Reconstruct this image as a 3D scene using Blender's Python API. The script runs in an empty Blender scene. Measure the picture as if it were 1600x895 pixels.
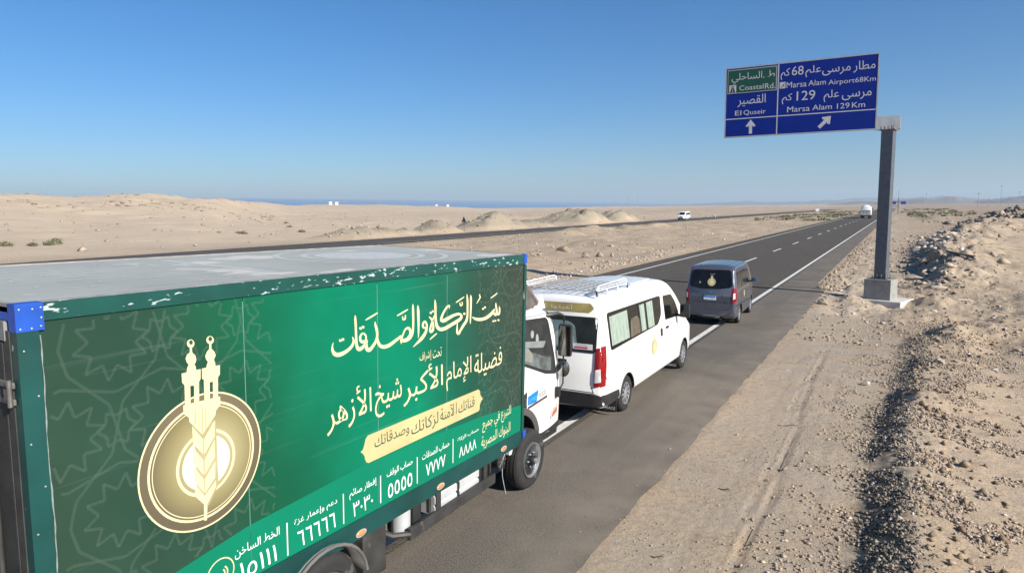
import bpy, bmesh, math, random, unicodedata
import numpy as np
from mathutils import Vector, Matrix
from mathutils.bvhtree import BVHTree
from mathutils.geometry import tessellate_polygon, delaunay_2d_cdt
random.seed(7); rng = np.random.default_rng(7)
scene = bpy.context.scene
COL = scene.collection
R = math.radians

# ------------------------------------------------------------------ camera, sky, sun, exposure
cam = bpy.data.cameras.new('camera'); cam.sensor_width = 36; cam.lens = 24.0
cam.clip_start = 0.1; cam.clip_end = 80000
camo = bpy.data.objects.new('camera', cam); COL.objects.link(camo); scene.camera = camo
yaw, pitch, roll = R(29.6), R(6.6), R(-0.55)
fw = Vector((-math.sin(yaw)*math.cos(pitch), math.cos(yaw)*math.cos(pitch), -math.sin(pitch)))
rt = Vector((math.cos(yaw), math.sin(yaw), 0)); up = rt.cross(fw)
r2 = rt*math.cos(roll) + up*math.sin(roll); u2 = r2.cross(fw)
camo.matrix_world = Matrix(((r2.x, u2.x, -fw.x, 0), (r2.y, u2.y, -fw.y, 0), (r2.z, u2.z, -fw.z, 4.0), (0, 0, 0, 1)))

SUN_EL = R(30); sun_h = Vector((0.975, -0.222, 0)).normalized()
sun_dir = Vector((sun_h.x*math.cos(SUN_EL), sun_h.y*math.cos(SUN_EL), math.sin(SUN_EL)))
world = bpy.data.worlds.new('World'); scene.world = world; world.use_nodes = True
nt = world.node_tree; nt.nodes.clear()
sky = nt.nodes.new('ShaderNodeTexSky'); sky.sky_type = 'NISHITA'; sky.sun_disc = False
sky.sun_elevation = SUN_EL; sky.sun_rotation = math.atan2(sun_h.x, sun_h.y)
sky.altitude = 30; sky.air_density = 1.0; sky.dust_density = 0.5; sky.ozone_density = 8.0
bg = nt.nodes.new('ShaderNodeBackground'); bg.inputs[1].default_value = 0.076
wo = nt.nodes.new('ShaderNodeOutputWorld')
hs = nt.nodes.new('ShaderNodeHueSaturation'); hs.inputs['Saturation'].default_value = 1.15; nt.links.new(sky.outputs[0], hs.inputs['Color']); nt.links.new(hs.outputs[0], bg.inputs[0]); nt.links.new(bg.outputs[0], wo.inputs[0])
sl = bpy.data.lights.new('sun', 'SUN'); sl.energy = 5.0; sl.angle = R(0.55); sl.color = (1.0, 0.945, 0.835)
slo = bpy.data.objects.new('sun', sl); COL.objects.link(slo)
slo.rotation_euler = sun_dir.to_track_quat('Z', 'Y').to_euler()
scene.view_settings.view_transform = 'Standard'; scene.view_settings.look = 'None'
scene.view_settings.gamma = 1.0; scene.view_settings.exposure = 0.68
scene.cycles.volume_bounces = 0; scene.cycles.max_bounces = 6

# ------------------------------------------------------------------ helpers
def link(o, parent=None):
    COL.objects.link(o)
    if parent is not None: o.parent = parent
    return o
def tag(o, label=None, cat=None, group=None, kind=None):
    if label: o['label'] = label
    if cat: o['category'] = cat
    if group: o['group'] = group
    if kind: o['kind'] = kind
    return o
def empty(name, loc=(0, 0, 0), rz=0, parent=None):
    o = bpy.data.objects.new(name, None); o.empty_display_size = .2
    o.location = loc; o.rotation_euler = (0, 0, rz)
    return link(o, parent)
def mesh_obj(name, verts, faces, mat=None, parent=None, smooth=False, sharp=None):
    me = bpy.data.meshes.new(name)
    me.from_pydata([tuple(v) for v in verts], [], faces)
    me.update()
    if mat:
        for m in (mat if isinstance(mat, (list, tuple)) else [mat]): me.materials.append(m)
    if smooth:
        me.polygons.foreach_set('use_smooth', [True]*len(me.polygons))
        if sharp: me.set_sharp_from_angle(angle=R(sharp))
    o = bpy.data.objects.new(name, me)
    return link(o, parent)
def np_mesh(name, V, F, mat, parent=None, smooth=False):
    """V (n,3) float array, F (m,k) int array"""
    me = bpy.data.meshes.new(name); k = F.shape[1]
    me.vertices.add(len(V)); me.vertices.foreach_set('co', V.astype(np.float32).ravel())
    me.loops.add(F.size); me.loops.foreach_set('vertex_index', F.astype(np.int32).ravel())
    me.polygons.add(len(F)); me.polygons.foreach_set('loop_start', np.arange(0, F.size, k, dtype=np.int32))
    if smooth: me.polygons.foreach_set('use_smooth', np.ones(len(F), dtype=bool))
    me.update(calc_edges=True); me.materials.append(mat)
    return link(bpy.data.objects.new(name, me), parent)

class MB:
    """collects simple solids into one mesh"""
    def __init__(s): s.v = []; s.f = []
    def add(s, vs, fs):
        n = len(s.v); s.v += [tuple(v) for v in vs]; s.f += [[i+n for i in f] for f in fs]; return s
    def box(s, x0, x1, y0, y1, z0, z1, b=0.0):
        if b <= 0:
            vs = [(x, y, z) for z in (z0, z1) for y in (y0, y1) for x in (x0, x1)]
            return s.add(vs, [(0, 2, 3, 1), (4, 5, 7, 6), (0, 1, 5, 4), (2, 6, 7, 3), (0, 4, 6, 2), (1, 3, 7, 5)])
        bm = bmesh.new(); bmesh.ops.create_cube(bm, size=1)
        for v in bm.verts: v.co = Vector(((x0+x1)/2+v.co.x*(x1-x0), (y0+y1)/2+v.co.y*(y1-y0), (z0+z1)/2+v.co.z*(z1-z0)))
        bmesh.ops.bevel(bm, geom=list(bm.edges), offset=b, segments=2, affect='EDGES', profile=.6)
        return s.bm(bm)
    def bm(s, bm):
        bm.verts.index_update(); s.add([v.co[:] for v in bm.verts], [[v.index for v in f.verts] for f in bm.faces]); bm.free(); return s
    def tube(s, pts, r, n=8, cap=True):
        pts = [Vector(p) for p in pts]; rs = r if isinstance(r, (list, tuple)) else [r]*len(pts)
        vs = []; up = None
        for i, p in enumerate(pts):
            t = (pts[min(i+1, len(pts)-1)]-pts[max(i-1, 0)]).normalized()
            if up is None:
                a = Vector((0, 0, 1)) if abs(t.z) < .9 else Vector((1, 0, 0)); up = (a-t*a.dot(t)).normalized()
            else: up = (up-t*up.dot(t)).normalized()
            sd = t.cross(up)
            for k in range(n):
                q = 2*math.pi*k/n; vs.append(p+(up*math.cos(q)+sd*math.sin(q))*rs[i])
        fs = [(i*n+k, i*n+(k+1) % n, (i+1)*n+(k+1) % n, (i+1)*n+k) for i in range(len(pts)-1) for k in range(n)]
        if cap: fs += [tuple(range(n))[::-1], tuple(range((len(pts)-1)*n, len(pts)*n))]
        return s.add(vs, fs)
    def lathe(s, prof, axis='x', c=(0, 0, 0), n=28, sx=1.0, sy=1.0):
        vs = []
        for a, r in prof:
            for k in range(n):
                q = 2*math.pi*k/n; u, w = r*math.cos(q)*sx, r*math.sin(q)*sy
                vs.append({'x': (c[0]+a, c[1]+u, c[2]+w), 'y': (c[0]+u, c[1]+a, c[2]+w), 'z': (c[0]+u, c[1]+w, c[2]+a)}[axis])
        m = len(prof)
        fs = [(i*n+k, (i+1)*n+k, (i+1)*n+(k+1) % n, i*n+(k+1) % n) for i in range(m-1) for k in range(n)]
        if prof[0][1] > 1e-5: fs.append(tuple(range(n)))
        if prof[-1][1] > 1e-5: fs.append(tuple(range((m-1)*n, m*n))[::-1])
        return s.add(vs, fs)
    def prism(s, poly, axis, a0, a1):
        n = len(poly); P = {'x': lambda a, u, w: (a, u, w), 'y': lambda a, u, w: (u, a, w), 'z': lambda a, u, w: (u, w, a)}[axis]
        vs = [P(a0, u, w) for u, w in poly]+[P(a1, u, w) for u, w in poly]
        fs = [tuple(range(n)), tuple(range(n, 2*n))[::-1]]+[(i, i+n, (i+1) % n+n, (i+1) % n) for i in range(n)]
        return s.add(vs, fs)
    def build(s, name, mat, parent=None, smooth=False, sharp=40):
        o = mesh_obj(name, s.v, s.f, mat, parent)
        bm = bmesh.new(); bm.from_mesh(o.data); bmesh.ops.recalc_face_normals(bm, faces=bm.faces); bm.to_mesh(o.data); bm.free()
        if smooth:
            o.data.polygons.foreach_set('use_smooth', [True]*len(o.data.polygons)); o.data.set_sharp_from_angle(angle=R(sharp))
        return o

MATS = {}
def mat(name, col, rough=.5, metal=0., var=.12, scale=3., bump=0., bscale=60., coat=0., spec=.5, wear=None, alpha=None, trans=0.):
    """principled with colour variation from two noises; wear = (colour, amount 0..1, scale, (sx,sy,sz))"""
    if name in MATS: return MATS[name]
    m = bpy.data.materials.new(name); m.use_nodes = True; n = m.node_tree.nodes; l = m.node_tree.links
    b = n['Principled BSDF']; tc = n.new('ShaderNodeTexCoord')
    b.inputs['Roughness'].default_value = rough; b.inputs['Metallic'].default_value = metal
    b.inputs['Specular IOR Level'].default_value = spec; b.inputs['Coat Weight'].default_value = coat; b.inputs['Coat Roughness'].default_value = .06
    b.inputs['Transmission Weight'].default_value = trans
    def noise(sc, det=5, src=None):
        t = n.new('ShaderNodeTexNoise'); t.inputs['Scale'].default_value = sc; t.inputs['Detail'].default_value = det
        l.new(src or tc.outputs['Object'], t.inputs['Vector']); return t.outputs['Fac']
    mx = n.new('ShaderNodeMix'); mx.data_type = 'RGBA'
    mx.inputs[6].default_value = (*[c*(1-var) for c in col], 1); mx.inputs[7].default_value = (*[min(1, c*(1+var)) for c in col], 1)
    ra = n.new('ShaderNodeMapRange'); ra.inputs[1].default_value = .3; ra.inputs[2].default_value = .7
    l.new(noise(scale), ra.inputs[0]); l.new(ra.outputs[0], mx.inputs[0]); out = mx.outputs[2]
    if wear:
        wc, wa, ws, wv = wear
        mp = n.new('ShaderNodeMapping'); mp.inputs['Scale'].default_value = wv; l.new(tc.outputs['Object'], mp.inputs[0])
        wr = n.new('ShaderNodeMapRange'); wr.inputs[1].default_value = 1-wa; wr.inputs[2].default_value = 1-wa+.04
        l.new(noise(ws, 8, mp.outputs[0]), wr.inputs[0])
        m2 = n.new('ShaderNodeMix'); m2.data_type = 'RGBA'; m2.inputs[7].default_value = (*wc, 1)
        l.new(out, m2.inputs[6]); l.new(wr.outputs[0], m2.inputs[0]); out = m2.outputs[2]
    l.new(out, b.inputs['Base Color'])
    rr = n.new('ShaderNodeMapRange'); rr.inputs[3].default_value = max(.02, rough*.8); rr.inputs[4].default_value = min(1, rough*1.25+.02)
    l.new(noise(scale*2.3), rr.inputs[0]); l.new(rr.outputs[0], b.inputs['Roughness'])
    if bump:
        bp = n.new('ShaderNodeBump'); bp.inputs['Strength'].default_value = bump; bp.inputs['Distance'].default_value = .02
        l.new(noise(bscale, 6), bp.inputs['Height']); l.new(bp.outputs[0], b.inputs['Normal'])
    if alpha is not None: b.inputs['Alpha'].default_value = alpha
    MATS[name] = m; return m

def copy_tree(o, parent=None):
    c = o.copy(); COL.objects.link(c)
    if parent is not None: c.parent = parent
    for ch in list(o.children): copy_tree(ch, c)
    return c

# ------------------------------------------------------------------ value noise for terrain
def vn(x, y, seed=0):
    xi = np.floor(x).astype(np.int64); yi = np.floor(y).astype(np.int64); fx = x-xi; fy = y-yi
    def hsh(a, b):
        h = (a*374761393+b*668265263+seed*1442695041) & 0xffffffff
        h = ((h ^ (h >> 13))*1274126177) & 0xffffffff
        return ((h ^ (h >> 16)) & 0xffff)/65535.
    u = fx*fx*(3-2*fx); v = fy*fy*(3-2*fy)
    return (hsh(xi, yi)*(1-u)+hsh(xi+1, yi)*u)*(1-v)+(hsh(xi, yi+1)*(1-u)+hsh(xi+1, yi+1)*u)*v
def fbm(x, y, sc, octv=4, seed=0, gain=.5):
    t = 0; a = 1; s = 0
    for k in range(octv):
        t = t+(vn(x/sc+17*k, y/sc-9*k, seed+k)-.5)*2*a; s += a; a *= gain; sc /= 2.05
    return t/s
def sstep(a, b, x): t = np.clip((x-a)/(b-a), 0, 1); return t*t*(3-2*t)

FX, FY = [], []
PXA = np.array([-300, 0, 60, 95, 115, 150, 190, 240, 300, 340, 400, 440, 480, 520, 560, 600, 650, 700, 760, 800, 850, 900, 1000, 1100, 1300, 1900], float)
PYA = np.array([304, 305, 305.5, 308, 309.5, 309, 306.5, 308, 312, 313, 316, 321, 321, 319.3, 321, 320.5, 322.3, 323, 327, 328, 326, 324, 323, 322.5, 322, 322], float)
AZA = np.arctan((PXA-800)/1067)-yaw                      # azimuth of those columns, clockwise from the road
YHA = 324+(.0096)*(800-PXA)
SLA = (YHA-PYA)/1067*np.cos(np.arctan((PXA-800)/1067))     # slope per metre of range
DA = np.interp(PXA, [-300, 330, 520, 1900], [300, 330, 950, 1400])
HEAPS = [(-65, 71, 4.5, 3.4, 1.4), (-66.5, 77, 3.4, 3, 1.8), (-67, 84, 2.6, 2.6, 1.2), (-66.5, 92, 3, 3, 2.3), (-65.5, 107, 5, 4, 3.0), (-67, 114, 5, 4, 2.3), (-66, 124, 6, 4, 1.7),
         (-66, 150, 10, 7, 3.6), (-64, 170, 12, 6, 3.2), (-45, 100, 2.2, 1.6, .9), (-44.5, 106, 2.4, 1.6, 1.0), (-44, 95, 1.6, 1.4, .7), (-42, 118, 2.2, 2.0, 1.0), (-41, 88, 2, 1.6, .8), (-40, 128, 3, 2, .9), (-37, 112, 2, 2, .7)]
RIDGE = np.array([(1.9, 36, 0, 2.), (2.3, 42, 1.2, 2.4), (2.6, 52, 1.9, 3.4), (3.0, 62, 1.6, 4.5), (4.2, 78, 1.9, 6), (8.5, 104, 1.9, 7), (13, 134, 2.1, 8), (21, 185, 3.2, 11), (27, 210, 1.2, 9), (34, 260, .4, 8)])
def road2_c(y): return -55.3+.022*np.maximum(0, y-95)
def height(x, y):
    x = np.asarray(x, float); y = np.asarray(y, float)
    r = np.hypot(x, y)+1e-6; az = np.arctan2(x, np.maximum(y, -1e9)); az = np.arctan2(x, y)
    # the two carriageways lie flat
    d1 = np.maximum(np.maximum(-15.6-x, x+2.75), 0); k1 = sstep(.0, 2.2, d1); k1b = sstep(0, 6, d1)
    c2 = road2_c(y); d2 = np.maximum(np.abs(x-c2)-5.4, 0); k2 = sstep(0, 3.5, d2)
    h = -.045*np.ones_like(x)
    far = sstep(60, 500, r)
    h = h+k1*k2*(fbm(x, y, 14, 4, 3)*.22*(1+far)+fbm(x, y, 3.1, 4, 11)*.07)
    med = sstep(-16, -20, x)*sstep(c2+5.4, c2+9, x)
    h = h+med*(fbm(x+y*.35, y*.55, 4.2, 5, 21, .6)*.24+np.maximum(0, fbm(x, y, 7, 5, 33, .6))*.60-.10)
    # shoulder, ruts
    sh = sstep(-2.85, -2.3, x)*(1-sstep(-.4, .3, x))
    h = h+sh*(fbm(x, y, .6, 3, 5)*.014)
    for cx, w, dp in ((-1.52, .030, .042), (-1.68, .026, .026), (-2.1, .04, .008), (-.95, .05, .010)):
        cc = cx+.12*np.sin(y*.33+cx)+.02*np.sin(y*2.1)
        h = h-sh*dp*np.exp(-((x-cc)/w)**2)*sstep(22, 17, y)*(.6+.8*vn(x*3, y*1.3, 8))+sh*dp*.22*np.exp(-((np.abs(x-cc)-.1)/.05)**2)*sstep(22, 17, y)*vn(x*2, y*4, 4)
    # disturbed ground round the sign footing
    dg = sstep(26, 30, y)*sstep(46, 40, y)*sstep(-2.8, -1.9, x)*(1-sstep(4, 7, x))
    h = h+dg*(-.10+fbm(x, y, 1.3, 5, 41, .62)*.30)
    eg = sstep(34, 37, y)*sstep(150, 90, y)*sstep(-3.6, -3.0, x)*(1-sstep(-1.6, -.4, x)); h = h+eg*(fbm(x, y, .9, 4, 43, .65)*.22-.02)
    # windrow beside the shoulder
    cr = .30+.05*np.sin(y*.45)+.07*(vn(y*.8, x*0, 9)-.5)+.5*sstep(13, 21, y)
    hb = (.25+.07*fbm(y, x*0, 2.2, 3, 12))*sstep(25.5, 21.5, y)*(.35+.65*sstep(-12, -4, y))
    hb = hb*(1-.75*np.exp(-((y-21.2)/.9)**2))
    left = sstep(-.60, .06, x-cr-.10*fbm(x, y, .45, 4, 77, .65)); right = 1-sstep(.0, 2.1, x-cr)
    bk = np.where(x < cr, left, right)
    h = h+hb*bk+bk*hb*(fbm(x, y, .30, 5, 14, .72)*.30)+sstep(.2, .9, x)*(1-sstep(9, 14, x))*sstep(32, 26, y)*(fbm(x, y, .8, 4, 15)*.06-.05)
    for (cx, cy, sx, sy, a) in ((1.55, 24.2, .55, 1.5, .42), (2.6, 25.5, 1.2, 1.6, .3), (3.6, 23.4, .8, 1.2, .2), (.95, 31.2, .8, .7, .32), (1.4, 33.6, .9, .8, .42), (-1.75, 32.8, .5, 1.0, .25)):
        h = h+a*np.exp(-((x-cx)/sx)**2-((y-cy)/sy)**2)*(1+.5*fbm(x, y, .5, 4, 16, .6))
    # long ridge of bulldozed rubble farther on
    rx = np.interp(y, RIDGE[:, 1], RIDGE[:, 0]); ra = np.interp(y, RIDGE[:, 1], RIDGE[:, 2], 0, 0); rw = np.interp(y, RIDGE[:, 1], RIDGE[:, 3])
    t = x-rx; bk = np.where(t < 0, np.exp(-(t/(rw*.32))**2), np.exp(-(t/rw)**2))
    h = h+.78*ra*bk*(.8+.6*fbm(x, y, 5, 4, 18, .6))+.75*sstep(36, 44, y)*sstep(300, 200, y)*bk*fbm(x, y, 1.9, 5, 19, .6)
    rr = sstep(3, 8, x)*sstep(0, 60, y)
    h = h+rr*fbm(x, y, 9, 4, 51)*.3*(.3+far)+rr*sstep(60, 140, y)*np.maximum(0, fbm(x, y*.5, 26, 3, 52))*1.3
    # spoil heaps
    for (cx, cy, sx, sy, a) in HEAPS:
        q = np.sqrt(((x-cx)/sx)**2+((y-cy)/sy)**2)
        h = h+k2*a*.95*np.maximum(0, 1-(q*.60)**1.5)**1.2*.85*(1+.9*fbm(x, y, 2.2, 5, 23, .7))
    # hills on the left and the plain farther out
    sl = np.interp(az, AZA, SLA); D = np.interp(az, AZA, DA)
    pk = 4+sl*D
    q = (r-D)/(D*np.where(r < D, .36, .5)); rise = np.exp(-q*q)
    lf = sstep(-64, -95, x)
    h = h+lf*pk*rise*(1+.10*fbm(x, y, 60, 4, 61, .55))+lf*sstep(110, 260, r)*fbm(x, y, 38, 5, 62, .55)*1.3*(1-.8*sstep(-.9, .2, az))*np.clip(1.2-rise, .25, 1)
    h = h+lf*fbm(x, y, 11, 5, 66, .6)*.42+lf*rise*np.maximum(0, fbm(x, y, 24, 5, 67, .6))*2.2
    h = h-lf*rise*(np.abs(fbm(x, y, 34, 5, 68, .6))*3.2-.5)-lf*sstep(150, 230, r)*np.abs(fbm(x, y, 9, 4, 69, .6))*.7
    h = h+(1-lf)*sstep(400, 1500, r)*pk*.8+sstep(500, 2500, r)*fbm(x, y, 700, 4, 63)*2.0
    h = h-40*sstep(1300, 1900, -x-.55*y)
    return h
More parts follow.
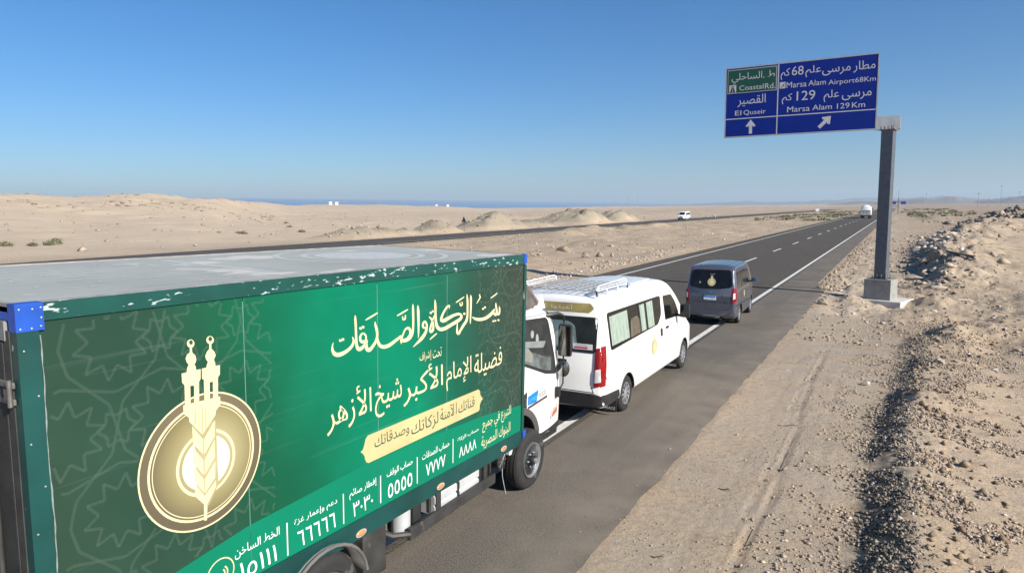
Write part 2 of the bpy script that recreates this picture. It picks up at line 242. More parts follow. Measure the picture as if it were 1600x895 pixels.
TITLE=[[[(-3.7943,2.8062),(-3.8006,2.7974),(-3.8092,2.7846),(-3.8159,2.7707),(-3.8188,2.7565),(-3.8193,2.7414),(-3.8169,2.7263),(-3.8114,2.7108),(-3.8017,2.6944),(-3.7849,2.6788),(-3.7623,2.6675),(-3.7379,2.661),(-3.7122,2.6585),(-3.6852,2.6601),(-3.6577,2.6649),(-3.6317,2.6715),(-3.6069,2.6796),(-3.5833,2.6894),(-3.5625,2.7003),(-3.5453,2.7123),(-3.5313,2.7252),(-3.5212,2.7382),(-3.5152,2.7511),(-3.5132,2.7641),(-3.5153,2.7777),(-3.5231,2.7926),(-3.534,2.8066),(-3.5417,2.8161)],[(-3.7892,2.8041),(-3.792,2.794),(-3.7955,2.7798),(-3.7964,2.7658),(-3.794,2.7531),(-3.7894,2.7402),(-3.783,2.7288),(-3.7749,2.7185),(-3.7663,2.7103),(-3.759,2.706),(-3.7507,2.7031),(-3.7384,2.7002),(-3.7229,2.6984),(-3.7026,2.6982),(-3.6783,2.7),(-3.6542,2.7036),(-3.6312,2.7089),(-3.6089,2.716),(-3.5897,2.7241),(-3.5745,2.7333),(-3.5622,2.7437),(-3.5528,2.7537),(-3.5469,2.7624),(-3.5437,2.7708),(-3.542,2.7796),(-3.5428,2.7914),(-3.5461,2.8051),(-3.5488,2.8151)]],[[(-3.7198,2.8011),(-3.6906,2.7917),(-3.6861,2.8124)],[(-3.7209,2.8023),(-3.7163,2.823),(-3.6871,2.8137)]],[[(-3.6866,2.8052),(-3.6571,2.7958),(-3.6525,2.8166)],[(-3.6876,2.8065),(-3.6831,2.8272),(-3.6536,2.8179)]],[[(-3.5076,3.0134),(-3.5103,3.0047),(-3.5139,2.9915),(-3.5161,2.9736),(-3.5155,2.9493),(-3.5136,2.9203),(-3.5119,2.8914),(-3.5114,2.8636),(-3.5111,2.8357),(-3.5106,2.8092),(-3.5098,2.7842),(-3.5087,2.7604),(-3.507,2.739),(-3.5052,2.7204),(-3.5024,2.7037),(-3.4958,2.6883),(-3.483,2.6742),(-3.4628,2.6631),(-3.4387,2.6596),(-3.4184,2.6639),(-3.401,2.672),(-3.3859,2.6812),(-3.3725,2.6913),(-3.3605,2.7027),(-3.351,2.7149),(-3.3456,2.7287),(-3.3433,2.7423),(-3.3421,2.7516)],[(-3.498,3.0122),(-3.4949,3.0028),(-3.4907,2.9887),(-3.4871,2.9702),(-3.4852,2.9457),(-3.484,2.9167),(-3.4829,2.8876),(-3.4818,2.8594),(-3.4808,2.8313),(-3.4796,2.8048),(-3.4785,2.7797),(-3.4773,2.7564),(-3.4741,2.7361),(-3.4681,2.7194),(-3.4605,2.7064),(-3.4537,2.6984),(-3.4501,2.6954),(-3.4511,2.6956),(-3.4523,2.6953),(-3.4442,2.696),(-3.4296,2.6999),(-3.4148,2.7055),(-3.4015,2.7123),(-3.3889,2.7205),(-3.3782,2.7287),(-3.3691,2.7381),(-3.3612,2.7487),(-3.3558,2.7563)]],[[(-3.3515,2.7321),(-3.3486,2.7452),(-3.345,2.7641),(-3.3445,2.7821),(-3.3499,2.797),(-3.3591,2.8093),(-3.3698,2.819),(-3.3824,2.8265),(-3.3975,2.8313),(-3.4132,2.8316),(-3.4268,2.8269),(-3.4385,2.819),(-3.4474,2.8086),(-3.4525,2.7955),(-3.4547,2.7803),(-3.453,2.7653),(-3.4456,2.7509),(-3.4327,2.7379),(-3.4128,2.7278),(-3.3908,2.7264),(-3.374,2.7301),(-3.3636,2.7329)],[(-3.3773,2.7394),(-3.3739,2.7522),(-3.3695,2.7698),(-3.3686,2.7844),(-3.3726,2.7938),(-3.3794,2.8018),(-3.3866,2.8079),(-3.393,2.8122),(-3.3987,2.8146),(-3.4029,2.815),(-3.4091,2.8121),(-3.4163,2.806),(-3.4211,2.7983),(-3.4234,2.7881),(-3.4235,2.7758),(-3.4208,2.7666),(-3.4154,2.7614),(-3.4087,2.7579),(-3.4062,2.7569),(-3.4004,2.7555),(-3.3865,2.7546),(-3.375,2.7543)]],[[(-3.4488,2.8705),(-3.4185,2.8614),(-3.4139,2.8821)],[(-3.4499,2.8718),(-3.4453,2.8924),(-3.415,2.8834)]],[[(-3.414,2.8766),(-3.3835,2.8676),(-3.3788,2.8883)],[(-3.4151,2.8779),(-3.4105,2.8986),(-3.38,2.8896)]],[[(-3.3456,2.7513),(-3.3521,2.743),(-3.3613,2.7306),(-3.3687,2.7167),(-3.3733,2.7018),(-3.3757,2.6855),(-3.3734,2.669),(-3.3645,2.6526),(-3.3471,2.6356),(-3.3144,2.6251),(-3.2886,2.6313),(-3.2689,2.6432),(-3.251,2.6568),(-3.2327,2.672),(-3.2142,2.6899),(-3.1989,2.7086),(-3.1887,2.7275),(-3.1822,2.7468),(-3.1787,2.7666),(-3.1781,2.7874),(-3.1804,2.8084),(-3.1846,2.8278),(-3.1911,2.8452),(-3.1992,2.8603),(-3.206,2.8733),(-3.2115,2.8866),(-3.2164,2.8998),(-3.2198,2.909)],[(-3.3321,2.7461),(-3.3346,2.7363),(-3.3378,2.7226),(-3.3386,2.7089),(-3.3364,2.6952),(-3.3324,2.6813),(-3.3271,2.6712),(-3.3215,2.6637),(-3.3184,2.6601),(-3.3259,2.6616),(-3.3204,2.663),(-3.3038,2.6705),(-3.2853,2.6812),(-3.266,2.6938),(-3.2468,2.7086),(-3.2315,2.724),(-3.2216,2.7396),(-3.2154,2.7562),(-3.2123,2.7733),(-3.2132,2.7917),(-3.2172,2.8108),(-3.2216,2.8286),(-3.2261,2.844),(-3.2311,2.8588),(-3.2346,2.8737),(-3.2344,2.8884),(-3.2321,2.9014),(-3.2302,2.9101)]],[[(-3.2091,2.7713),(-3.2078,2.7533),(-3.2055,2.7276),(-3.2011,2.7034),(-3.194,2.6839),(-3.184,2.6659),(-3.1691,2.6493),(-3.1487,2.6352),(-3.1247,2.6247),(-3.0984,2.6181),(-3.0702,2.6151),(-3.0406,2.6153),(-3.0099,2.619),(-2.9786,2.627),(-2.9478,2.6378),(-2.9188,2.6484),(-2.8897,2.658),(-2.8611,2.6678),(-2.8385,2.6781),(-2.8267,2.6897),(-2.8241,2.7003),(-2.8237,2.707)],[(-3.1882,2.7697),(-3.183,2.7514),(-3.1754,2.726),(-3.1664,2.7038),(-3.1566,2.6883),(-3.1461,2.6761),(-3.1357,2.6677),(-3.1254,2.662),(-3.1138,2.6577),(-3.0993,2.6545),(-3.0807,2.6526),(-3.0585,2.6525),(-3.0344,2.6545),(-3.0071,2.6599),(-2.9764,2.6681),(-2.9459,2.6768),(-2.916,2.6854),(-2.8878,2.694),(-2.8659,2.7008),(-2.8519,2.7051),(-2.8416,2.7087),(-2.8342,2.7118)]],[[(-2.8204,2.6168),(-2.819,2.6257),(-2.8165,2.638),(-2.8121,2.651),(-2.805,2.6671),(-2.7953,2.6864),(-2.7844,2.7049),(-2.7727,2.7223),(-2.7603,2.7381),(-2.7473,2.749),(-2.7334,2.7538),(-2.7205,2.7545),(-2.7144,2.7531),(-2.7096,2.7499),(-2.7019,2.7429),(-2.6961,2.735),(-2.6926,2.7239),(-2.6917,2.7092),(-2.6948,2.6963),(-2.705,2.6859),(-2.7206,2.6767),(-2.7323,2.6701)],[(-2.8273,2.6174),(-2.8329,2.627),(-2.8402,2.6417),(-2.8419,2.6593),(-2.8341,2.6778),(-2.8214,2.6969),(-2.8083,2.7148),(-2.7965,2.7324),(-2.7839,2.7496),(-2.7697,2.7635),(-2.7525,2.7731),(-2.7322,2.7785),(-2.7077,2.7774),(-2.6838,2.7675),(-2.6654,2.7527),(-2.6543,2.7354),(-2.6532,2.7175),(-2.6586,2.7001),(-2.6682,2.6848),(-2.6839,2.6725),(-2.7021,2.663),(-2.7148,2.6569)]],[[(-2.8301,2.6407),(-2.8153,2.6355),(-2.792,2.6281),(-2.7645,2.6235),(-2.7367,2.6237),(-2.7083,2.6272),(-2.6816,2.6345),(-2.6598,2.6456),(-2.6425,2.6596),(-2.6294,2.6754),(-2.6207,2.6924),(-2.6158,2.7108),(-2.6124,2.7314),(-2.6096,2.7549),(-2.608,2.7808),(-2.6071,2.8083),(-2.6069,2.8393),(-2.6073,2.872),(-2.608,2.9004),(-2.6086,2.9213),(-2.6095,2.9379),(-2.6114,2.9542),(-2.6156,2.9732),(-2.6208,2.9919),(-2.6246,3.005)],[(-2.8287,2.6629),(-2.8142,2.6623),(-2.7952,2.6619),(-2.7775,2.6626),(-2.7581,2.6637),(-2.7363,2.6655),(-2.7177,2.6691),(-2.7019,2.6754),(-2.6867,2.6845),(-2.6733,2.6955),(-2.6621,2.7075),(-2.653,2.7216),(-2.6462,2.7394),(-2.6425,2.7613),(-2.6413,2.7864),(-2.6411,2.8136),(-2.6417,2.8442),(-2.6431,2.8767),(-2.6444,2.905),(-2.6453,2.9257),(-2.646,2.9422),(-2.6453,2.9582),(-2.6421,2.9764),(-2.6376,2.994),(-2.6343,3.0062)]],[[(-2.5513,2.9838),(-2.5545,2.973),(-2.5589,2.9564),(-2.5613,2.9313),(-2.5598,2.8929),(-2.5563,2.8456),(-2.553,2.8),(-2.5509,2.7578),(-2.549,2.7173),(-2.5472,2.6835),(-2.5449,2.6585),(-2.5427,2.6403),(-2.5411,2.6282)],[(-2.5414,2.9831),(-2.535,2.9714),(-2.5261,2.9534),(-2.5193,2.9267),(-2.5163,2.8877),(-2.5155,2.8403),(-2.5158,2.7946),(-2.517,2.7525),(-2.5194,2.7124),(-2.5223,2.6792),(-2.5261,2.655),(-2.5305,2.638),(-2.5336,2.6268)]],[[(-3.3578,2.9414),(-3.3428,2.9442),(-3.3212,2.9482),(-3.2992,2.9527),(-3.2786,2.9574),(-3.2575,2.9626),(-3.237,2.9682),(-3.2157,2.9751),(-3.1953,2.9823),(-3.1811,2.9875)],[(-3.3639,2.9494),(-3.3504,2.9542),(-3.3309,2.961),(-3.3104,2.9675),(-3.2903,2.973),(-3.2693,2.9782),(-3.2486,2.9831),(-3.2265,2.9883),(-3.2045,2.9934),(-3.189,2.9969)]],[[(-2.8865,2.9143),(-2.8636,2.9183),(-2.8307,2.9242),(-2.7976,2.931),(-2.7645,2.9397),(-2.7314,2.9495),(-2.7081,2.9564)],[(-2.8943,2.9244),(-2.873,2.9303),(-2.8422,2.9388),(-2.8105,2.9469),(-2.7766,2.9544),(-2.7415,2.9615),(-2.7166,2.9666)]],[[(-2.8101,2.9022),(-2.8101,2.8912),(-2.8095,2.8755),(-2.8017,2.8603),(-2.7782,2.8547),(-2.7599,2.8589),(-2.7469,2.8682),(-2.7445,2.8825),(-2.7471,2.8983),(-2.7493,2.9092)],[(-2.7939,2.9007),(-2.7911,2.8896),(-2.7869,2.8751),(-2.7842,2.8698),(-2.7856,2.8717),(-2.7759,2.8735),(-2.7686,2.877),(-2.7657,2.886),(-2.7655,2.9001),(-2.7657,2.9108)]],[[(-2.6275,2.5468),(-2.608,2.5519),(-2.5799,2.5593),(-2.5511,2.5675),(-2.5231,2.5753),(-2.4938,2.5841),(-2.4661,2.5952),(-2.4415,2.6093),(-2.4194,2.6255),(-2.401,2.6428),(-2.3874,2.6609),(-2.3782,2.6797),(-2.3724,2.6988),(-2.3699,2.7194),(-2.3709,2.7403),(-2.3752,2.7589),(-2.3844,2.7749),(-2.3979,2.7883),(-2.4159,2.7983),(-2.4384,2.8006),(-2.4544,2.7953),(-2.4652,2.7864),(-2.4723,2.7737),(-2.4769,2.7582),(-2.4765,2.7426),(-2.4664,2.7284),(-2.451,2.718),(-2.4334,2.7109),(-2.4147,2.7089),(-2.4,2.7107),(-2.391,2.7122)],[(-2.6324,2.5511),(-2.6174,2.5599),(-2.5958,2.5727),(-2.5733,2.586),(-2.5515,2.5988),(-2.5293,2.6119),(-2.508,2.625),(-2.4862,2.6382),(-2.4645,2.6517),(-2.446,2.6654),(-2.4311,2.6793),(-2.419,2.6937),(-2.4105,2.709),(-2.406,2.7263),(-2.4052,2.7444),(-2.4077,2.7591),(-2.4139,2.7694),(-2.4224,2.7768),(-2.426,2.7788),(-2.4237,2.7783),(-2.4275,2.7768),(-2.4327,2.7726),(-2.4378,2.7634),(-2.4416,2.7507),(-2.4417,2.7416),(-2.4386,2.7379),(-2.432,2.734),(-2.4265,2.7313),(-2.4203,2.7296),(-2.4091,2.7288),(-2.3997,2.7284)]],[[(-2.352,2.8274),(-2.3431,2.8203),(-2.3315,2.8105),(-2.3204,2.7983),(-2.3077,2.7815),(-2.2942,2.7612),(-2.2857,2.741),(-2.2841,2.7202),(-2.2872,2.699),(-2.293,2.6835),(-2.3016,2.6756),(-2.3118,2.6719),(-2.3142,2.6713),(-2.3055,2.668),(-2.3074,2.6681),(-2.3108,2.675),(-2.3088,2.6888),(-2.3022,2.7071),(-2.2944,2.7256),(-2.286,2.7426),(-2.2765,2.7596),(-2.267,2.7768),(-2.2571,2.7963),(-2.2472,2.816),(-2.2403,2.8298)],[(-2.3406,2.8344),(-2.329,2.8285),(-2.3114,2.8189),(-2.2938,2.8046),(-2.2785,2.7855),(-2.2644,2.7629),(-2.2544,2.7394),(-2.2501,2.7152),(-2.2503,2.6909),(-2.2548,2.6706),(-2.2665,2.6558),(-2.2837,2.6466),(-2.3048,2.6433),(-2.331,2.652),(-2.3427,2.6662),(-2.3448,2.6806),(-2.3409,2.6973),(-2.3334,2.7165),(-2.3248,2.7353),(-2.3158,2.7526),(-2.3056,2.7698),(-2.2945,2.7865),(-2.2806,2.8048),(-2.2658,2.8227),(-2.2553,2.8352)]],[[(-2.3344,2.8632),(-2.2991,2.8541),(-2.2941,2.8749)],[(-2.3359,2.8647),(-2.3309,2.8854),(-2.2957,2.8764)]],[[(-2.296,2.8744),(-2.2637,2.8662),(-2.2591,2.8852)],[(-2.2975,2.8759),(-2.2929,2.8948),(-2.2606,2.8867)]],[[(-2.3276,2.5725),(-2.3093,2.5782),(-2.2833,2.5864),(-2.2584,2.5948),(-2.2355,2.6036),(-2.2134,2.6126),(-2.1979,2.619)],[(-2.3383,2.5814),(-2.3225,2.5891),(-2.2996,2.6),(-2.2759,2.6098),(-2.2511,2.6174),(-2.2259,2.6239),(-2.2082,2.6282)]],[[(-2.2442,3.0065),(-2.2459,2.9935),(-2.2481,2.9746),(-2.2494,2.9515),(-2.2491,2.9227),(-2.2479,2.889),(-2.2465,2.856),(-2.2458,2.8251),(-2.2449,2.7948),(-2.2422,2.7664),(-2.2376,2.7402),(-2.2308,2.7153),(-2.2186,2.6921),(-2.1994,2.6711),(-2.1726,2.6527),(-2.1379,2.639),(-2.0991,2.6326),(-2.0605,2.632),(-2.0219,2.6347),(-1.9825,2.6407),(-1.9433,2.6494),(-1.9054,2.6576),(-1.866,2.6645),(-1.8252,2.6715),(-1.7884,2.679),(-1.7572,2.6871),(-1.7297,2.696),(-1.7074,2.7071),(-1.6937,2.7213),(-1.6894,2.7371),(-1.694,2.7531),(-1.7078,2.7685),(-1.7305,2.7825),(-1.7616,2.7924),(-1.7975,2.7965),(-1.8365,2.7972),(-1.8764,2.7957),(-1.9172,2.7917),(-1.9582,2.7859),(-1.9965,2.7801),(-2.0333,2.7736),(-2.0659,2.7674),(-2.0857,2.765),(-2.0901,2.7645),(-2.0914,2.7631),(-2.095,2.7642),(-2.096,2.7732),(-2.0905,2.7882),(-2.0811,2.8045),(-2.0686,2.8211),(-2.0525,2.8382),(-2.0354,2.8538),(-2.0172,2.8682),(-1.9982,2.881),(-1.9829,2.8893),(-1.9734,2.892),(-1.9702,2.8924),(-1.9744,2.8967),(-1.9715,2.8915),(-1.971,2.8787),(-1.9711,2.869)],[(-2.2337,3.0058),(-2.2275,2.9924),(-2.2188,2.9723),(-2.2122,2.9476),(-2.21,2.9179),(-2.21,2.8841),(-2.2092,2.8512),(-2.2073,2.8202),(-2.2048,2.7903),(-2.1996,2.763),(-2.1916,2.7383),(-2.1813,2.7168),(-2.1689,2.7005),(-2.1551,2.6891),(-2.1411,2.6817),(-2.1273,2.6774),(-2.108,2.6745),(-2.0806,2.6736),(-2.0496,2.675),(-2.0163,2.6797),(-1.9791,2.6875),(-1.9399,2.6956),(-1.8997,2.703),(-1.8602,2.7103),(-1.8251,2.7172),(-1.7946,2.7231),(-1.7693,2.7284),(-1.7524,2.7336),(-1.7424,2.7396),(-1.737,2.7461),(-1.7367,2.7512),(-1.7415,2.756),(-1.7514,2.761),(-1.7651,2.7644),(-1.7888,2.7662),(-1.8213,2.7659),(-1.8555,2.7634),(-1.8905,2.7579),(-1.9278,2.75),(-1.964,2.7425),(-1.999,2.735),(-2.0346,2.7275),(-2.0704,2.7246),(-2.1063,2.7317),(-2.133,2.7479),(-2.1437,2.767),(-2.1403,2.7844),(-2.1298,2.8014),(-2.1169,2.818),(-2.1021,2.835),(-2.0847,2.8527),(-2.0665,2.8689),(-2.0473,2.8841),(-2.0272,2.8981),(-2.0077,2.9082),(-1.9877,2.913),(-1.9657,2.9116),(-1.9457,2.8998),(-1.9475,2.887),(-1.9562,2.8751),(-1.9628,2.8669)]],[[(-1.8067,2.6857),(-1.8098,2.6682),(-1.8142,2.6433),(-1.8177,2.6201),(-1.8208,2.601),(-1.8229,2.5831),(-1.821,2.5671),(-1.8125,2.5524),(-1.7943,2.5381),(-1.7605,2.5334),(-1.7427,2.5431),(-1.7277,2.5569),(-1.7114,2.5714),(-1.6917,2.5865),(-1.6696,2.6032),(-1.6485,2.6189),(-1.6277,2.6324),(-1.6059,2.6463),(-1.5874,2.6632),(-1.5763,2.6828),(-1.5708,2.7033),(-1.5675,2.7255),(-1.566,2.7496),(-1.5664,2.7755),(-1.567,2.8038),(-1.5664,2.8384),(-1.566,2.8759),(-1.5669,2.9071),(-1.5703,2.9269),(-1.5751,2.94),(-1.58,2.9518),(-1.5851,2.9666),(-1.5905,2.9811),(-1.5943,2.9913)],[(-1.7919,2.6831),(-1.7913,2.6649),(-1.7904,2.6391),(-1.7882,2.6152),(-1.7847,2.5955),(-1.7801,2.578),(-1.775,2.5654),(-1.7708,2.5574),(-1.7718,2.5556),(-1.7848,2.5568),(-1.7788,2.5613),(-1.7663,2.5743),(-1.7512,2.5899),(-1.7339,2.6066),(-1.7149,2.625),(-1.6948,2.6427),(-1.6728,2.6573),(-1.6516,2.6698),(-1.6351,2.6825),(-1.6232,2.6971),(-1.614,2.7138),(-1.6074,2.7334),(-1.6041,2.7557),(-1.6037,2.7807),(-1.604,2.8089),(-1.6045,2.8435),(-1.6057,2.8809),(-1.6069,2.9113),(-1.6083,2.9297),(-1.6098,2.9417),(-1.6105,2.9539),(-1.6096,2.9686),(-1.6079,2.9826),(-1.6065,2.9923)]],[[(-1.6761,2.7594),(-1.635,2.7491),(-1.6295,2.7716)],[(-1.6779,2.761),(-1.6724,2.7834),(-1.6313,2.7732)]],[[(-1.5291,2.9745),(-1.5312,2.9652),(-1.5342,2.9512),(-1.5363,2.9285),(-1.5366,2.8914),(-1.5362,2.8448),(-1.5359,2.7999),(-1.5365,2.7595),(-1.5374,2.721),(-1.5373,2.688),(-1.5353,2.6613),(-1.5323,2.6403),(-1.5301,2.6261)],[(-1.5168,2.974),(-1.5095,2.9643),(-1.4994,2.9485),(-1.4925,2.9235),(-1.4922,2.8854),(-1.4951,2.8388),(-1.4983,2.7943),(-1.5006,2.7539),(-1.5031,2.7154),(-1.506,2.6828),(-1.51,2.6571),(-1.5144,2.6373),(-1.5176,2.624)]],[[(-1.8261,2.9165),(-1.8049,2.9209),(-1.7742,2.9274),(-1.7428,2.9349),(-1.7099,2.9444),(-1.6763,2.9549),(-1.6526,2.9623)],[(-1.8359,2.926),(-1.8164,2.9321),(-1.7881,2.9407),(-1.758,2.9493),(-1.7243,2.9577),(-1.6885,2.966),(-1.6631,2.9719)]],[[(-1.7574,2.913),(-1.756,2.9009),(-1.7534,2.8839),(-1.7436,2.8685),(-1.7171,2.8638),(-1.6982,2.8694),(-1.686,2.8789),(-1.6861,2.8921),(-1.692,2.906),(-1.6966,2.9155)],[(-1.7427,2.9124),(-1.7378,2.9002),(-1.7307,2.8842),(-1.7258,2.8774),(-1.7275,2.8793),(-1.7166,2.882),(-1.7089,2.886),(-1.708,2.8938),(-1.7113,2.9062),(-1.7141,2.9155)]],[[(-1.4854,2.6966),(-1.4702,2.6859),(-1.4466,2.6701),(-1.417,2.6551),(-1.3844,2.6436),(-1.3482,2.634),(-1.3075,2.6272),(-1.2617,2.6231),(-1.2119,2.6217),(-1.1623,2.6241),(-1.115,2.6311),(-1.0709,2.6417),(-1.0333,2.6542),(-1.0042,2.669),(-0.9834,2.6849),(-0.9686,2.6986),(-0.9591,2.7103),(-0.9545,2.7205),(-0.952,2.7273)],[(-1.4736,2.7052),(-1.4535,2.6984),(-1.4255,2.6893),(-1.398,2.682),(-1.3719,2.6762),(-1.3438,2.6709),(-1.3125,2.6668),(-1.2742,2.6636),(-1.2318,2.6616),(-1.1923,2.6628),(-1.1549,2.6689),(-1.1174,2.6787),(-1.0845,2.6888),(-1.0576,2.6989),(-1.0339,2.7101),(-1.0124,2.72),(-0.9934,2.7266),(-0.9779,2.731),(-0.9672,2.7341)]],[[(-1.0175,2.6983),(-1.0082,2.686),(-0.9942,2.6685),(-0.9782,2.6534),(-0.9595,2.6426),(-0.9294,2.6344),(-0.8981,2.6408),(-0.8889,2.655),(-0.8856,2.6731),(-0.8862,2.6935),(-0.892,2.7165),(-0.9011,2.7409),(-0.9095,2.7619),(-0.9166,2.7792),(-0.9234,2.7942),(-0.9281,2.8045)],[(-0.998,2.7032),(-0.9805,2.6931),(-0.9564,2.6796),(-0.9374,2.6701),(-0.9288,2.6661),(-0.9347,2.6661),(-0.9465,2.6634),(-0.9413,2.6689),(-0.9352,2.6826),(-0.9324,2.6991),(-0.9357,2.7193),(-0.943,2.7429),(-0.948,2.7645),(-0.9475,2.782),(-0.9445,2.7963),(-0.9422,2.806)]],[[(-0.9276,2.6699),(-0.9156,2.6592),(-0.8962,2.6432),(-0.8591,2.6305),(-0.8314,2.6411),(-0.8226,2.6567),(-0.8177,2.6727),(-0.816,2.6893),(-0.8172,2.7069),(-0.8207,2.7221),(-0.8279,2.7341),(-0.837,2.743),(-0.8433,2.7486)],[(-0.9006,2.678),(-0.8856,2.6686),(-0.8672,2.6576),(-0.8714,2.6575),(-0.8763,2.6587),(-0.8676,2.6692),(-0.8606,2.682),(-0.8574,2.696),(-0.8568,2.7118),(-0.8566,2.7252),(-0.8562,2.7347),(-0.8565,2.7424),(-0.8569,2.748)]],[[(-1.0093,2.571),(-0.9685,2.5608),(-0.9631,2.5814)],[(-1.0114,2.5728),(-1.006,2.5933),(-0.9652,2.5832)]],[[(-0.9579,2.5705),(-0.9211,2.5614),(-0.9161,2.5799)],[(-0.96,2.5723),(-0.955,2.5907),(-0.9182,2.5817)]],[[(-0.8859,2.5661),(-0.844,2.5558),(-0.8385,2.5767)],[(-0.888,2.568),(-0.8825,2.5888),(-0.8406,2.5785)]],[[(-1.2592,2.7619),(-1.2206,2.7527),(-1.2154,2.7729)],[(-1.2612,2.7636),(-1.256,2.7836),(-1.2173,2.7746)]],[[(-1.2148,2.7754),(-1.1758,2.7663),(-1.1705,2.7865)],[(-1.2167,2.7772),(-1.2115,2.7973),(-1.1725,2.7883)]],[[(-1.3812,2.8512),(-1.3671,2.8607),(-1.3472,2.8743),(-1.3291,2.8872),(-1.3141,2.8978),(-1.3003,2.9083),(-1.2924,2.9205),(-1.2985,2.934),(-1.3104,2.9437),(-1.3157,2.9478),(-1.3152,2.9493),(-1.3094,2.9523),(-1.3039,2.9546)],[(-1.3922,2.8563),(-1.3804,2.8668),(-1.3639,2.8817),(-1.3489,2.8958),(-1.3365,2.9074),(-1.3263,2.9176),(-1.3218,2.925),(-1.3243,2.9309),(-1.3325,2.9394),(-1.3385,2.9498),(-1.3305,2.9576),(-1.3191,2.9601),(-1.3116,2.9613)]],[[(-1.0579,2.875),(-1.0347,2.8799),(-1.0015,2.887),(-0.9693,2.8949),(-0.9398,2.9042),(-0.9119,2.9142),(-0.8925,2.9213)],[(-1.0698,2.8854),(-1.048,2.8914),(-1.0169,2.9),(-0.9865,2.9085),(-0.9568,2.9169),(-0.9273,2.9253),(-0.9064,2.9313)]]]
MIN=[[(-5.2968,2.8494),(-5.1442,2.8494),(-5.1478,2.7758),(-5.1609,2.7584),(-5.1622,2.7331),(-5.2784,2.7505),(-5.2799,2.7629),(-5.296,2.7826)],[(-5.2779,2.7604),(-5.233,2.7498),(-5.2368,2.6091),(-5.2822,2.6109)],[(-5.2025,2.7477),(-5.1617,2.7432),(-5.167,2.6094),(-5.2092,2.6101)],[(-5.1341,2.8513),(-4.9809,2.8459),(-4.9841,2.7753),(-5.0016,2.7561),(-5.0027,2.7323),(-5.1228,2.7341),(-5.1214,2.7626),(-5.1365,2.7763)],[(-5.1223,2.7443),(-5.0732,2.7433),(-5.0773,2.6071),(-5.1232,2.6054)],[(-5.0467,2.7424),(-5.0024,2.7375),(-5.0074,2.602),(-5.0508,2.6046)],[(-5.296,2.6146),(-5.2798,2.6153),(-4.9895,2.6059),(-4.99,2.5425),(-5.032,2.5029),(-5.037,2.4726),(-5.1523,2.3538),(-5.254,2.4816),(-5.2557,2.5127),(-5.2969,2.5544)],[(-5.2573,2.8497),(-5.2502,2.8841),(-5.2385,2.9016),(-5.2536,2.9227),(-5.2608,2.951),(-5.2476,2.9782),(-5.2255,2.9888),(-5.2236,3.0263),(-5.2063,3.0251),(-5.2061,2.9851),(-5.1832,2.9606),(-5.1749,2.9287),(-5.1814,2.9079),(-5.1918,2.8969),(-5.1822,2.8697),(-5.1799,2.8489)],[(-5.0968,2.8495),(-5.0926,2.8661),(-5.0813,2.8894),(-5.0961,2.9129),(-5.1016,2.9395),(-5.0856,2.9671),(-5.0654,2.9837),(-5.0637,3.0192),(-5.0454,3.018),(-5.047,2.9833),(-5.0229,2.9551),(-5.0125,2.9272),(-5.0252,2.9038),(-5.0313,2.8978),(-5.0207,2.8749),(-5.0186,2.8454)],[(-5.1845,3.0461),(-5.1865,3.0369),(-5.1912,3.0291),(-5.1982,3.0235),(-5.2069,3.0207),(-5.2163,3.021),(-5.2255,3.0242),(-5.2336,3.0301),(-5.2399,3.038),(-5.2437,3.0473),(-5.2447,3.057),(-5.2428,3.0661),(-5.2381,3.0738),(-5.2312,3.0794),(-5.2226,3.0823),(-5.2132,3.0821),(-5.204,3.079),(-5.1958,3.0732),(-5.1894,3.0652),(-5.1855,3.0559)],[(-5.0234,3.0438),(-5.0254,3.0347),(-5.0304,3.0269),(-5.0378,3.0214),(-5.0469,3.0187),(-5.0568,3.019),(-5.0666,3.0223),(-5.0752,3.0282),(-5.0819,3.0361),(-5.086,3.0454),(-5.0871,3.055),(-5.0851,3.0641),(-5.0802,3.0718),(-5.0729,3.0773),(-5.0639,3.0801),(-5.054,3.0799),(-5.0442,3.0767),(-5.0355,3.0708),(-5.0287,3.0629),(-5.0245,3.0536)],[(-5.2335,2.4452),(-5.1485,2.3178),(-5.1539,2.2043),(-5.2337,2.3129)],[(-5.2351,2.2859),(-5.156,2.1611),(-5.1572,2.0455),(-5.2368,2.1668)],[(-5.236,2.1389),(-5.1588,2.012),(-5.1574,1.9047),(-5.2333,2.0233)],[(-5.0443,2.4363),(-5.0501,2.3115),(-5.1433,2.2008),(-5.1421,2.3158)],[(-5.0512,2.2877),(-5.0574,2.1522),(-5.1486,2.0425),(-5.1432,2.1568)],[(-5.0546,2.1167),(-5.0604,1.9904),(-5.151,1.9022),(-5.1481,2.0081)],[(-5.236,2.0104),(-5.1564,1.88),(-5.0547,1.9679),(-5.057,1.9175),(-5.1355,1.8109),(-5.1458,1.6865),(-5.1698,1.6905),(-5.1658,1.8189),(-5.2327,1.9056)]]
